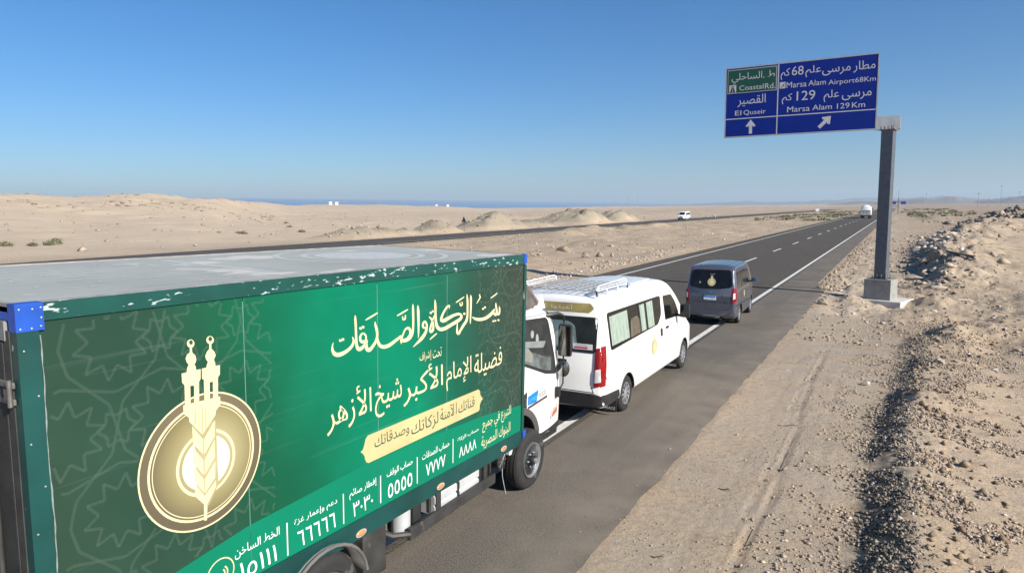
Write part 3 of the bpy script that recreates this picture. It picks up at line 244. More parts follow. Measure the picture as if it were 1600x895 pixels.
MINDARK=[[(-5.2037,2.5545),(-5.1982,2.553),(-5.2026,2.4516),(-5.2081,2.4531)],[(-5.1748,2.5539),(-5.1692,2.5524),(-5.1757,2.4076),(-5.1812,2.4092)],[(-5.1467,2.5526),(-5.1411,2.5511),(-5.1496,2.3634),(-5.1552,2.3651)],[(-5.1184,2.5523),(-5.1127,2.5508),(-5.12,2.3859),(-5.1256,2.3876)],[(-5.0908,2.5522),(-5.0852,2.5507),(-5.09,2.4349),(-5.0957,2.4365)],[(-5.1971,3.0574),(-5.1981,3.0523),(-5.2005,3.048),(-5.204,3.0449),(-5.2083,3.0433),(-5.213,3.0433),(-5.2176,3.0449),(-5.2217,3.0481),(-5.2248,3.0524),(-5.2267,3.0574),(-5.2272,3.0627),(-5.2262,3.0678),(-5.2238,3.0721),(-5.2203,3.0752),(-5.216,3.0768),(-5.2113,3.0768),(-5.2067,3.0752),(-5.2026,3.0721),(-5.1995,3.0678),(-5.1976,3.0627)],[(-5.0379,3.0546),(-5.039,3.0494),(-5.0415,3.045),(-5.0452,3.0418),(-5.0497,3.0401),(-5.0547,3.0401),(-5.0596,3.0418),(-5.0639,3.0451),(-5.0672,3.0495),(-5.0693,3.0547),(-5.0698,3.0601),(-5.0688,3.0653),(-5.0663,3.0697),(-5.0626,3.0729),(-5.0581,3.0746),(-5.0531,3.0746),(-5.0482,3.0729),(-5.0439,3.0697),(-5.0405,3.0653),(-5.0385,3.0601)]]
WORDS=[('فضيلة', 'g', -1.4253, -0.7589, 1.9165, 2.2278, 0.05), ('الإمام', 'g', -2.0175, -1.4914, 1.9159, 2.2373, 0.05), ('الأكبر', 'g', -2.7936, -2.0857, 1.9373, 2.3055, 0.05), ('شيخ', 'g', -3.2378, -2.8215, 1.9332, 2.2717, 0.05), ('الأزهر', 'g', -3.8914, -3.2902, 1.9532, 2.3296, 0.05), ('تحت', 'g', -2.2779, -2.1121, 2.3529, 2.456, 0.04), ('إشراف', 'g', -2.5152, -2.3065, 2.3425, 2.4587, 0.04), ('قناتك', 'd', -1.7639, -1.4122, 1.5863, 1.7175, 0.03), ('الآمنة', 'd', -2.131, -1.8031, 1.5945, 1.7403, 0.03), ('لزكاتك', 'd', -2.6616, -2.1705, 1.5519, 1.7268, 0.03), ('وصدقاتك', 'd', -3.2511, -2.6984, 1.607, 1.7539, 0.03), ('حساب الزكاة', 'w', -1.7797, -1.3084, 1.235, 1.2907, 0.04), ('٨٨٨٨', 'w', -1.7447, -1.3646, 1.0334, 1.1601, 0.04), ('حساب الصدقات', 'w', -2.4719, -1.9477, 1.2314, 1.3245, 0.04), ('٧٧٧٧', 'w', -2.4038, -2.03, 1.037, 1.1793, 0.04), ('حساب الوقف', 'w', -3.0689, -2.6388, 1.2497, 1.3374, 0.04), ('٥٥٥٥', 'w', -3.0508, -2.6508, 1.033, 1.1837, 0.04), ('إفطار صائم', 'w', -3.616, -3.2276, 1.2368, 1.3343, 0.04), ('٣٠٣٠', 'w', -3.5699, -3.284, 1.0489, 1.1927, 0.04), ('دعم وإعمار غزة', 'w', -4.301, -3.7811, 1.2552, 1.3321, 0.04), ('٦٦٦٦٦', 'w', -4.2692, -3.806, 1.0535, 1.2055, 0.04), ('الخط الساخن', 'w', -4.9125, -4.4636, 1.248, 1.3459, 0.04), ('١٥١١١', 'w', -4.8701, -4.5008, 1.0546, 1.2037, 0.04), ('للتبرع في جميع', 'g', -1.224, -0.4979, 1.1753, 1.3643, 0.03), ('البنوك المصرية', 'g', -1.2428, -0.5083, 0.9616, 1.1392, 0.03)]
BANNER=[(-3.347,1.7995),(-1.3255,1.7748),(-1.2862,1.7416),(-1.2856,1.7118),(-1.2698,1.6781),(-1.2208,1.63),(-1.2618,1.6046),(-1.2894,1.57),(-1.2926,1.5111),(-1.3204,1.4948),(-3.3381,1.5164),(-3.3716,1.5326),(-3.3936,1.578),(-3.3972,1.6029),(-3.4232,1.6398),(-3.4531,1.6637),(-3.4185,1.6806),(-3.395,1.7295),(-3.381,1.7722)]
SEPS=[((-1.8741,1.3099),(-1.8742,1.015)),((-2.5572,1.3172),(-2.5649,1.0163)),((-3.1584,1.3236),(-3.1741,1.0326)),((-3.6928,1.3351),(-3.7046,1.0386)),((-4.3763,1.3383),(-4.3864,1.0409))]
SWORDS=[('مطار', -2.0842, -1.2475, 9.6049, 10.0822, 0.035), ('مرسى', -3.3089, -2.1944, 9.6005, 9.9347, 0.035), ('علم', -3.996, -3.3599, 9.6068, 10.089, 0.035), ('68', -4.5601, -4.0727, 9.7366, 10.1222, 0.06), ('كم', -5.0255, -4.6393, 9.5765, 10.0825, 0.035), ('Marsa', -4.7636, -3.9289, 9.2074, 9.4656, 0.06), ('Alam', -3.8586, -3.1457, 9.2193, 9.4545, 0.06), ('Airport68Km', -3.0486, -1.2043, 9.1267, 9.3978, 0.06), ('مرسى', -2.483, -1.345, 8.474, 8.8196, 0.035), ('علم', -3.21, -2.6011, 8.4639, 8.9735, 0.035), ('129', -4.3229, -3.5575, 8.6196, 9.0244, 0.06), ('كم', -4.9405, -4.5096, 8.5047, 8.9655, 0.035), ('Marsa', -4.7024, -3.7603, 8.1362, 8.3827, 0.06), ('Alam', -3.6549, -2.8631, 8.1493, 8.3792, 0.06), ('129', -2.6648, -2.17, 8.1349, 8.3666, 0.06), ('Km', -2.075, -1.5674, 8.1348, 8.3651, 0.06), ('ط .الساحلي', -7.1746, -5.2723, 9.5788, 10.074, 0.035), ('Coastal', -6.8225, -5.7518, 9.2804, 9.5005, 0.06), ('Rd.', -5.6898, -5.2387, 9.254, 9.5019, 0.06), ('القصير', -6.8864, -5.6427, 8.533, 9.0535, 0.035), ('El', -6.9852, -6.7005, 8.1591, 8.3718, 0.06), ('Quseir', -6.6042, -5.6173, 8.1263, 8.3736, 0.06)]
# ------------------------------------------------------------------ ground
def axis_lines(segs):
    out = [segs[0][0]]
    for a, b, s0, s1 in segs:
        x = a
        while x < b-1e-6:
            t = (x-a)/(b-a); x = min(b, x+s0*(s1/s0)**t); out.append(x)
    return np.array(out)
XS = axis_lines([(-9000, -3000, 700, 250), (-3000, -600, 250, 25), (-600, -140, 25, 2.2), (-140, -62, 1.5, .8), (-62, -48, .8, .8), (-48, -15.8, .5, .28), (-15.8, -2.6, 1.2, .3), (-2.6, 4.2, .065, .065), (4.2, 12, .09, .5), (12, 70, .5, 3), (70, 600, 3, 60), (600, 9000, 60, 900)])
YS = axis_lines([(-3000, -40, 600, 12), (-40, 3, 6, .3), (3, 28, .085, .13), (28, 60, .13, .28), (60, 130, .28, .6), (130, 330, .6, 2.2), (330, 1200, 2.2, 25), (1200, 15000, 25, 600)])
gx, gy = np.meshgrid(XS, YS)
gz = height(gx, gy)
V = np.stack([gx.ravel(), gy.ravel(), gz.ravel()], 1)
nx, ny = len(XS), len(YS)
ii = (np.arange(ny-1)[:, None]*nx+np.arange(nx-1)[None, :]).ravel()
Fq = np.stack([ii, ii+1, ii+nx+1, ii+nx], 1)

def ground_material():
    m = bpy.data.materials.new('desert_sand'); m.use_nodes = True; n = m.node_tree.nodes; l = m.node_tree.links
    b = n['Principled BSDF']; b.inputs['Roughness'].default_value = .95; b.inputs['Specular IOR Level'].default_value = .12
    g = n.new('ShaderNodeNewGeometry'); pos = g.outputs['Position']
    def noise(sc, det=5, v=pos, rg=.55):
        t = n.new('ShaderNodeTexNoise'); t.inputs['Scale'].default_value = sc; t.inputs['Detail'].default_value = det; t.inputs['Roughness'].default_value = rg
        l.new(v, t.inputs['Vector']); return t.outputs['Fac']
    def rng_(x, a, b_, c=0., d=1.):
        r = n.new('ShaderNodeMapRange'); r.inputs[1].default_value = a; r.inputs[2].default_value = b_; r.inputs[3].default_value = c; r.inputs[4].default_value = d
        l.new(x, r.inputs[0]); return r.outputs[0]
    def mix(f, a, c):
        x = n.new('ShaderNodeMix'); x.data_type = 'RGBA'
        for s, i in ((f, 0), (a, 6), (c, 7)):
            if isinstance(s, tuple): x.inputs[i].default_value = (*s, 1)
            elif isinstance(s, float): x.inputs[i].default_value = s
            else: l.new(s, x.inputs[i])
        return x.outputs[2]
    def mul(a, c):
        x = n.new('ShaderNodeMath'); x.operation = 'MULTIPLY'
        for s, i in ((a, 0), (c, 1)):
            if isinstance(s, float): x.inputs[i].default_value = s
            else: l.new(s, x.inputs[i])
        return x.outputs[0]
    mp = n.new('ShaderNodeMapping'); mp.inputs['Scale'].default_value = (.35, 1, 1); mp.inputs['Rotation'].default_value = (0, 0, .5); l.new(pos, mp.inputs[0])
    sp0 = n.new('ShaderNodeSeparateXYZ'); l.new(pos, sp0.inputs[0])
    c = mix(rng_(noise(.035, 6), .38, .62), (.485, .362, .245), (.405, .318, .222))
    c = mix(mul(rng_(noise(.22, 6, mp.outputs[0]), .48, .66), .7), c, (.53, .42, .315))
    c = mix(mul(rng_(noise(1.1, 6), .5, .7), .55), c, (.31, .255, .20))
    c = mix(mul(rng_(noise(9, 5), .50, .66), .55), c, (.22, .185, .15))
    c = mix(mul(rng_(noise(30, 4, pos, .75), .52, .62), .75), c, (.15, .125, .105))
    c = mix(mul(mul(rng_(sp0.outputs[0], .3, 1.2), rng_(sp0.outputs[0], 60., 20.)), .35), c, (.44, .33, .23))
    c = mix(mul(rng_(noise(30, 3, pos, .7), .60, .68), .5), c, (.62, .55, .47))
    sp = n.new('ShaderNodeSeparateXYZ'); l.new(pos, sp.inputs[0])
    # the shoulder is greyer crushed stone; the plain beyond the hills browner
    gs = mul(rng_(sp.outputs[0], -3.4, -2.6), rng_(sp.outputs[0], .6, -.4))
    c = mix(mul(mul(gs, rng_(noise(.9, 5), .3, .6)), .6), c, (.385, .325, .265))
    c = mix(mul(rng_(sp.outputs[0], -60., -75.), .5), c, (.58, .47, .35))
    c = mix(mul(mul(rng_(sp.outputs[0], .2, 1.5), rng_(sp.outputs[1], 26., 34.)), mul(rng_(noise(.6, 6), .35, .6), .5)), c, (.30, .25, .19))
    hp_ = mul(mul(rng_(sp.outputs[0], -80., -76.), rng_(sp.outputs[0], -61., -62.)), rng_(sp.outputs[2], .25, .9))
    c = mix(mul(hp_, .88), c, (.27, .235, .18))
    fr = mul(rng_(sp.outputs[1], 120., 420.), rng_(sp.outputs[0], -360., -150.))
    c = mix(mul(fr, .45), c, (.29, .22, .175))
    # dark grit on the windrow's road side is a different, bituminous spoil
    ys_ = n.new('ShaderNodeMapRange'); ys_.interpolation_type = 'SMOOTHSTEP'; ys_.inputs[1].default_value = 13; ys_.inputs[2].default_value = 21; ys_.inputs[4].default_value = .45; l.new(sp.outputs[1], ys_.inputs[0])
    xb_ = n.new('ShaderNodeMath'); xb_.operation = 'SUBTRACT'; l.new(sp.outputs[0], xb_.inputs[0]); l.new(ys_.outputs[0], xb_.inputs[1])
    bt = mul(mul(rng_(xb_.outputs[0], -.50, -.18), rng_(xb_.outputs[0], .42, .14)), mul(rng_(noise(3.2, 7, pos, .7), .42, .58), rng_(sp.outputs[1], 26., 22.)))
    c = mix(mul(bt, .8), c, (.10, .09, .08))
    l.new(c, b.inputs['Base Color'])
    ad = n.new('ShaderNodeMath'); ad.operation = 'ADD'; l.new(mul(noise(42, 6, pos, .75), .045), ad.inputs[0]); l.new(mul(noise(8, 7, pos, .7), .09), ad.inputs[1])
    ad2 = n.new('ShaderNodeMath'); ad2.operation = 'ADD'; l.new(ad.outputs[0], ad2.inputs[0])
    big = n.new('ShaderNodeTexNoise'); big.inputs['Scale'].default_value = .45; big.inputs['Detail'].default_value = 9; big.inputs['Roughness'].default_value = .62; l.new(pos, big.inputs['Vector'])
    l.new(mul(mul(big.outputs['Fac'], rng_(sp.outputs[1], 30., 200.)), .8), ad2.inputs[1])
    bp = n.new('ShaderNodeBump'); bp.inputs['Strength'].default_value = .55; bp.inputs['Distance'].default_value = 1.0
    l.new(ad2.outputs[0], bp.inputs['Height']); l.new(bp.outputs[0], b.inputs['Normal'])
    return m
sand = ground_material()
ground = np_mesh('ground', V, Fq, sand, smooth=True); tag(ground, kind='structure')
del gx, gy, gz, V, Fq

def strip(name, xl, xr, ys, z, m, fl=None, fr=None, fc=None):
    """a road sheet along Y; xl, xr may be functions of y"""
    ys = np.asarray(ys); L = np.array([xl(y) if callable(xl) else xl for y in ys]); Q = np.array([xr(y) if callable(xr) else xr for y in ys])
    V = np.concatenate([np.stack([L, ys, np.full_like(L, z)], 1), np.stack([Q, ys, np.full_like(L, z)], 1)]); n = len(ys); i = np.arange(n-1)
    return np_mesh(name, V, np.stack([i, i+n, i+n+1, i+1], 1), m)

def asphalt(name, base, dust, edge):
    m = bpy.data.materials.new(name); m.use_nodes = True; n = m.node_tree.nodes; l = m.node_tree.links
    b = n['Principled BSDF']; g = n.new('ShaderNodeNewGeometry'); pos = g.outputs['Position']
    sp = n.new('ShaderNodeSeparateXYZ'); l.new(pos, sp.inputs[0])
    def noise(sc, det=4, v=pos, rg=.5):
        t = n.new('ShaderNodeTexNoise'); t.inputs['Scale'].default_value = sc; t.inputs['Detail'].default_value = det; t.inputs['Roughness'].default_value = rg
        l.new(v, t.inputs['Vector']); return t.outputs['Fac']
    def rng_(x, a, b_, c=0., d=1.):
        r = n.new('ShaderNodeMapRange'); r.inputs[1].default_value = a; r.inputs[2].default_value = b_; r.inputs[3].default_value = c; r.inputs[4].default_value = d
        l.new(x, r.inputs[0]); return r.outputs[0]
    def mix(f, a, c):
        x = n.new('ShaderNodeMix'); x.data_type = 'RGBA'; l.new(f, x.inputs[0])
        for s, i in ((a, 6), (c, 7)):
            if isinstance(s, tuple): x.inputs[i].default_value = (*s, 1)
            else: l.new(s, x.inputs[i])
        return x.outputs[2]
    lo = n.new('ShaderNodeMapping'); lo.inputs['Scale'].default_value = (1, .06, 1); l.new(pos, lo.inputs[0])
    c = mix(rng_(noise(.25, 5), .35, .65), base, tuple(x*1.18 for x in base))
    c = mix(rng_(noise(1.0, 4, lo.outputs[0]), .5, .68, 0, .32), c, tuple(x*1.5 for x in base))
    c = mix(rng_(noise(60, 3, pos, .95), .52, .60, 0, .62), c, (.34, .31, .27))
    c = mix(rng_(noise(45, 3, pos, .95), .53, .60, 0, .75), c, (.028, .026, .024))
    c = mix(rng_(noise(2.2, 5, lo.outputs[0]), .55, .72, 0, .20), c, dust)
    c = mix(rng_(noise(.7, 6), .56, .75, 0, .5), c, (.06, .056, .052))
    c = mix(rng_(noise(.45, 7, pos, .65), .50, .68, 0, .28), c, dust)
    w = n.new('ShaderNodeMath'); w.operation = 'MULTIPLY'
    l.new(rng_(sp.outputs[0], *edge), w.inputs[0]); l.new(rng_(noise(1.6, 6), .32, .72), w.inputs[1])
    c = mix(w.outputs[0], c, dust)
    l.new(c, b.inputs['Base Color']); b.inputs['Roughness'].default_value = .92; b.inputs['Specular IOR Level'].default_value = .10
    bp = n.new('ShaderNodeBump'); bp.inputs['Strength'].default_value = .5; bp.inputs['Distance'].default_value = .01
    l.new(noise(90, 3, pos, .8), bp.inputs['Height']); l.new(bp.outputs[0], b.inputs['Normal'])
    return m
asph = asphalt('road_asphalt', (.062, .053, .0445), (.10, .086, .070), (-15.0, -16.2, 0, .9))
asph_sh = asphalt('shoulder_asphalt', (.130, .112, .093), (.27, .225, .18), (-4.0, -2.85, 0, .75))
asph2 = asphalt('far_asphalt', (.055, .052, .050), (.09, .082, .075), (-54, -50, 0, .6))
YR = axis_lines([(-60, 3, 5, .5), (3, 60, .12, .25), (60, 400, .3, 4), (400, 9000, 4, 400)])
def edge_noise(y, s, a): return float(fbm(np.array([y]), np.array([s*1.]), .8, 4, 70+int(s))[0])*a
tag(strip('road', lambda y: -15.44+edge_noise(y, 1, .10), -5.02, YR, .004, asph), kind='structure')
tag(strip('road_shoulder', -5.02, lambda y: (-2.92 if y < 35.6 else -2.92-min(.62, (y-35.6)*.25))+edge_noise(y, 2, .08), YR, .0, asph_sh), kind='structure')
tag(strip('second_road', lambda y: float(road2_c(np.array([y]))[0])-5.1+edge_noise(y, 3, .2), lambda y: float(road2_c(np.array([y]))[0])+4.6+edge_noise(y, 4, .2), YR, .03, asph2), kind='structure')

paint = mat('road_paint', (.62, .60, .56), .75, var=.12, scale=6, wear=((.12, .11, .10), .36, 14, (1, 1, 1)))
yl = [y for y in YR if y < 1500]
tag(strip('edge_line', -5.30, -5.13, yl, .0085, paint), kind='structure')
tag(strip('inner_edge_line', -14.22, -14.06, yl, .0085, paint), kind='structure')
ms = MB(); y = 50.1-12.33*4
while y < 620: ms.box(-9.54, -9.38, y, y+4.4, .0045, .0085); y += 12.33
tag(ms.build('lane_dashes', paint), kind='structure')
tag(strip('second_road_line', lambda y: float(road2_c(np.array([y]))[0])+3.3, lambda y: float(road2_c(np.array([y]))[0])+3.45, [y for y in yl if y > 60], .035, paint), kind='structure')
# transverse joint of the shoulder resurfacing, a crack, a tar patch
tar = mat('tar_seal', (.02, .02, .02), .6)
def flat(name, poly, z, m): return mesh_obj(name, [(x, y, z) for x, y in poly], [tuple(range(len(poly)))], m)
jo = [(-5.0+i*.1, 35.75+.03*math.sin(i*1.9)+.02*random.random()) for i in range(21)]
tag(flat('road_joint', jo+[(x, y-.09-.03*random.random()) for x, y in jo[::-1]], .006, tar), kind='structure')
jo = [(-4.9+i*.12, 39.3+.05*math.sin(i*2.2)) for i in range(13)]
tag(flat('road_crack', jo+[(x, y-.07) for x, y in jo[::-1]], .006, tar), kind='structure')
pt = mat('asphalt_patch', (.112, .097, .081), .8, var=.2, scale=30)
bl = [(-3.75+.5*math.cos(q)*(1+.15*math.sin(3*q)), 10.2+1.0*math.sin(q)*(1+.12*math.cos(5*q))) for q in np.linspace(0, 6.283, 40)[:-1]]
if 0: tag(flat('oil_stain', bl, .0045, pt), kind='structure')

# ------------------------------------------------------------------ loose stones
def stone_material(name, cols):
    m = bpy.data.materials.new(name); m.use_nodes = True; n = m.node_tree.nodes; l = m.node_tree.links
    b = n['Principled BSDF']; b.inputs['Roughness'].default_value = .9; b.inputs['Specular IOR Level'].default_value = .2
    g = n.new('ShaderNodeNewGeometry'); cr = n.new('ShaderNodeValToRGB'); e = cr.color_ramp
    while len(e.elements) < len(cols): e.elements.new(.5)
    for i, c in enumerate(cols): e.elements[i].position = i/(len(cols)-1); e.elements[i].color = (*c, 1)
    l.new(g.outputs['Random Per Island'], cr.inputs[0])
    t = n.new('ShaderNodeTexNoise'); t.inputs['Scale'].default_value = 9; t.inputs['Detail'].default_value = 6; l.new(g.outputs['Position'], t.inputs['Vector'])
    mr = n.new('ShaderNodeMapRange'); mr.inputs[1].default_value = .3; mr.inputs[2].default_value = .7; mr.inputs[3].default_value = .7; mr.inputs[4].default_value = 1.2; l.new(t.outputs['Fac'], mr.inputs[0])
    mx = n.new('ShaderNodeVectorMath'); mx.operation = 'SCALE'; l.new(cr.outputs[0], mx.inputs[0]); l.new(mr.outputs[0], mx.inputs['Scale'])
    l.new(mx.outputs[0], b.inputs['Base Color'])
    bp = n.new('ShaderNodeBump'); bp.inputs['Strength'].default_value = .6; bp.inputs['Distance'].default_value = .05; l.new(t.outputs['Fac'], bp.inputs['Height']); l.new(bp.outputs[0], b.inputs['Normal'])
    return m
stone = stone_material('stones', [(.34, .27, .20), (.44, .35, .26), (.25, .20, .16), (.48, .40, .31), (.37, .29, .22), (.17, .14, .12)])
pale = stone_material('pale_stones', [(.5, .44, .37), (.60, .55, .48), (.38, .32, .26), (.55, .47, .38)])
dark = stone_material('dark_spoil', [(.07, .062, .055), (.16, .14, .12), (.34, .28, .22), (.09, .08, .07), (.44, .37, .29), (.12, .105, .09)])
OCT = np.array([(1, 0, 0), (0, 1, 0), (-1, 0, 0), (0, -1, 0), (0, 0, 1), (0, 0, -1)], float)
OF = np.array([(0, 1, 4), (1, 2, 4), (2, 3, 4), (3, 0, 4), (1, 0, 5), (2, 1, 5), (3, 2, 5), (0, 3, 5)])
def stones(name, x, y, s, m, flatn=.6, sink=.25):
    n = len(x); z = height(x, y)
    on = (x < -2.9) & (x > -15.4); z = np.where(on, .004, z)
    V = OCT[None]*(1+rng.uniform(-.45, .35, (n, 6, 1)))+rng.uniform(-.25, .25, (n, 6, 3))
    V *= np.stack([s*rng.uniform(.7, 1.3, n), s*rng.uniform(.7, 1.3, n), s*flatn*rng.uniform(.6, 1.4, n)], 1)[:, None]
    a = rng.uniform(0, 6.28, n); c, q = np.cos(a)[:, None], np.sin(a)[:, None]
    X = V[..., 0]*c-V[..., 1]*q+x[:, None]; Y = V[..., 0]*q+V[..., 1]*c+y[:, None]; Z = V[..., 2]+(z+s*flatn*(1-sink)*.6)[:, None]
    o = np_mesh(name, np.stack([X, Y, Z], 2).reshape(-1, 3), (OF[None]+(np.arange(n)*6)[:, None, None]).reshape(-1, 3), m)
    return tag(o, kind='stuff')
def U(a, b, n): return rng.uniform(a, b, n)
def clump(x, y, sc, th, sd):
    k = vn(x/sc, y/sc, sd)*.7+vn(x/sc*2.3, y/sc*2.3, sd+1)*.3 > th
    return x[k], y[k]
def lsize(a, b, n, p=2.2): return a+(b-a)*rng.random(n)**p
n = 26000; yy = 4+30*rng.random(n)**1.5; xx = U(-2.95, 0.2, n); xx, yy = clump(xx, yy, .7, .45, 92); n = len(xx); stones('shoulder_gravel', xx, yy, lsize(.003, .019, n, 5), stone)
n = 350; stones('asphalt_grit', -2.95-np.abs(rng.normal(0, .35, n)), U(4, 40, n), lsize(.004, .014, n, 3), stone)
n = 110000; yy = 4+24*rng.random(n)**1.3; xx = .30+rng.normal(.55, .95, n)+.3*sstep(17, 23, yy); xx, yy = clump(xx, yy, .55, .5, 90); n = len(xx); stones('windrow_gravel', xx, yy, lsize(.005, .035, n, 4.4), stone, .7)
n = 42000; yy = 4+19*rng.random(n)**1.35; xx = rng.normal(.03, .19, n)+.45*sstep(13, 21, yy); xx, yy = clump(xx, yy, .30, .42, 99); n = len(xx); stones('dark_windrow_grit', xx, yy, lsize(.005, .034, n, 3.2), dark, .75)
n = 1400; yy = 4+24*rng.random(n)**1.3; xx = U(-1.2, 4, n); stones('pale_pebbles', xx, yy, lsize(.008, .032, n, 3), pale, .7)
n = 420; yy = 5+20*rng.random(n); xx = .4+np.abs(rng.normal(0, .9, n)); stones('brown_clods', xx, yy, lsize(.03, .085, n, 2.5), stone_material('clods', [(.20, .145, .095), (.28, .21, .14), (.36, .28, .20)]), .8)
n = 3500; yy = 22+40*rng.random(n)**1.4; xx = U(-2.9, 7, n); stones('footing_rubble', xx, yy, lsize(.012, .09, n, 3.5), stone)
n = 1400; yy = 35.5+60*rng.random(n)**1.5; stones('road_edge_rubble', -3.35+np.abs(rng.normal(0, .55, n)), yy, lsize(.02, .13, n, 3.5), stone)
n = 160; stones('pale_footing_rubble', U(-2.4, 5, n), U(26, 44, n), lsize(.03, .14, n, 3), pale, .45)
yy = U(36, 215, 4200); xx = np.interp(yy, RIDGE[:, 1], RIDGE[:, 0])+rng.normal(-.3, .7, 4200)*np.interp(yy, RIDGE[:, 1], RIDGE[:, 3])*.55
stones('ridge_rubble', xx, yy, lsize(.03, .26, 4200, 4.5), stone)
yy = U(40, 150, 420); xx = np.interp(yy, RIDGE[:, 1], RIDGE[:, 0])+rng.normal(-.35, .5, 420)*np.interp(yy, RIDGE[:, 1], RIDGE[:, 3])*.4
stones('pale_ridge_rubble', xx, yy, lsize(.08, .42, 420, 3.2), pale, .55)
yy = U(150, 215, 500); xx = np.interp(yy, RIDGE[:, 1], RIDGE[:, 0])+rng.normal(-1.2, 3.0, 500); stones('dark_ridge_spoil', xx, yy, lsize(.3, 1.0, 500, 2), dark)
n = 5200; yy = 26+190*rng.random(n)**1.6; xx = U(-50, -16, n); stones('median_stones', xx, yy, lsize(.02, .17, n, 4), stone)
n = 450; yy = 30+200*rng.random(n)**1.2; stones('pale_median_stones', -16-34*rng.random(n)**.8, yy, lsize(.04, .24, n, 3), pale)
n = 900; yy = U(28, 60, n); stones('road_edge_stones', -16.3-np.abs(rng.normal(0, 1.2, n)), yy, lsize(.02, .11, n, 3), pale)
n = 700; i = rng.integers(0, 9, n); hp = np.array(HEAPS); stones('heap_boulders', hp[i, 0]+rng.normal(0, .6, n)*hp[i, 2], hp[i, 1]+rng.normal(0, .6, n)*hp[i, 3], lsize(.05, .34, n, 4), stone)
n = 2600; yy = U(10, 330, n); xx = U(-330, -62, n); stones('plain_stones', xx, yy, lsize(.06, .5, n, 5), stone)
n = 1500; yy = 40+260*rng.random(n); xx = U(4, 90, n); stones('right_plain_stones', xx, yy, lsize(.05, .4, n, 4), stone)

n = 1500; px_ = rng.uniform(20, 430, n); az_ = np.arctan((px_-800)/1067)-yaw; rr_ = rng.normal(285, 32, n); xx, yy = rr_*np.sin(az_), rr_*np.cos(az_); xx, yy = clump(xx, yy, 26, .55, 97); n = len(xx); stones('hill_outcrop_stones', xx, yy, lsize(.15, .9, n, 3.5), stone_material('brown_stones', [(.20, .155, .11), (.28, .22, .16), (.33, .27, .20)]), .35)
def rock(name, loc, size, label, seed, m=stone, flatn=.7, yawr=0., cuts=2, group=None):
    rg = random.Random(seed); bm = bmesh.new(); bmesh.ops.create_icosphere(bm, subdivisions=cuts, radius=1)
    pl = [(Vector((rg.uniform(-1, 1), rg.uniform(-1, 1), rg.uniform(-.6, 1))).normalized(), rg.uniform(.5, .85)) for _ in range(9)]
    for v in bm.verts:
        for nn, d in pl:
            q = v.co.dot(nn)
            if q > d: v.co -= nn*(q-d)
        v.co += Vector((rg.uniform(-.05, .05), rg.uniform(-.05, .05), rg.uniform(-.05, .05)))
        v.co = Vector((v.co.x*size[0], v.co.y*size[1], v.co.z*size[2]))
    o = MB().bm(bm).build(name, m)
    o.location = (loc[0], loc[1], (float(height(loc[0], loc[1])) if len(loc) < 3 else loc[2])+size[2]*.45); o.rotation_euler = (0, 0, yawr)
    return tag(o, label, 'rock', group)
rock('rock', (-2.62, 30.4), (.26, .2, .18), 'pale brown rock lying at the asphalt edge left of the sign footing', 3)
rock('rock', (-26.3, 55.9), (.95, .7, .42), 'dark rounded boulder alone in the sand strip between the two roads', 4, stone)
rock('rock', (-22.0, 50.9), (.42, .36, .36), 'pointed brown boulder, left one of the pair in the median sand', 5, stone)
rock('rock', (-21.1, 51.6), (.42, .32, .3), 'blocky brown boulder, right one of the pair in the median sand', 6, stone)
rock('rock', (-20.6, 53.0), (.2, .2, .26), 'small dark upright stone just right of the median boulder pair', 7, dark)
rock('rock', (-4.45+3.95, 16.8), (.14, .09, .07), 'tan flat stone on the dark crest of the windrow', 8, pale)
rock('rock', (.95, 19.0), (.16, .13, .13), 'dark brown clod on the windrow below the grey earth hump', 9, dark)
rock('rock', (.95, 42.5), (.62, .32, .14), 'flat pale slab of stone in front of the rubble ridge', 10, pale, cuts=2)
rock('rock', (1.9, 47), (.5, .4, .42), 'dark lumpy boulder at the near end of the rubble ridge', 11, stone)
rock('rock', (1.2, 49), (.45, .4, .4), 'brown boulder casting a long shadow beside the ridge end', 12, stone)
rock('rock', (2.7, 45), (.5, .4, .3), 'low brown boulder at the foot of the rubble ridge', 13, stone)
rock('rock', (1.8, 66), (.7, .5, .35), 'pale broken slab on the left face of the rubble ridge', 14, pale)
rock('rock', (1.3, 60), (.6, .5, .34), 'whitish block lower on the left face of the rubble ridge', 15, pale)
rock('rock', (1.6, 38.0), (.55, .3, .10), 'pale thin slab just behind the sign footing', 16, pale)
rock('rock', (2.5, 36.0), (.6, .25, .08), 'long pale slab on the sand right of the sign footing', 17, pale)
rock('rock', (1.25, 31.0), (.16, .12, .09), 'small pale stone by the right edge of the footing slab', 18, pale)
wood = mat('weathered_timber', (.12, .095, .075), .9, var=.3, scale=8, bump=.5)
q = MB().box(-.95, .95, -.09, .09, -.05, .05, .01).build('timber_plank', wood); q.location = (3.05, 46.2, float(height(3.05, 46.2))+.12); q.rotation_euler = (0, .1, -.85)
tag(q, 'dark weathered plank lying on the sand below the rubble ridge', 'plank')
scrap = mat('plastic_scrap', (.68, .68, .70), .5)
for i, (x, y, s, lb) in enumerate([(.78, 23.9, .13, 'crumpled white scrap on top of the grey earth hump'), (2.15, 19.7, .10, 'thin white paper scrap on the flat track right of the windrow'), (2.55, 15.6, .10, 'small white plastic scrap at the far side of the windrow'), (2.5, 12.9, .16, 'white torn plastic piece at the windrow foot near the right edge'), (1.75, 21.6, .07, 'tiny white scrap high on the right flank of the windrow')]):
    vs = [(s*random.uniform(-1, 1), s*random.uniform(-.7, .7), s*random.uniform(0, .5)) for _ in range(9)]
    bm = bmesh.new(); [bm.verts.new(v) for v in vs]; bmesh.ops.convex_hull(bm, input=bm.verts); o = MB().bm(bm).build('litter_scrap', scrap)
    o.location = (x, y, float(height(x, y))+.01); tag(o, lb, 'litter')
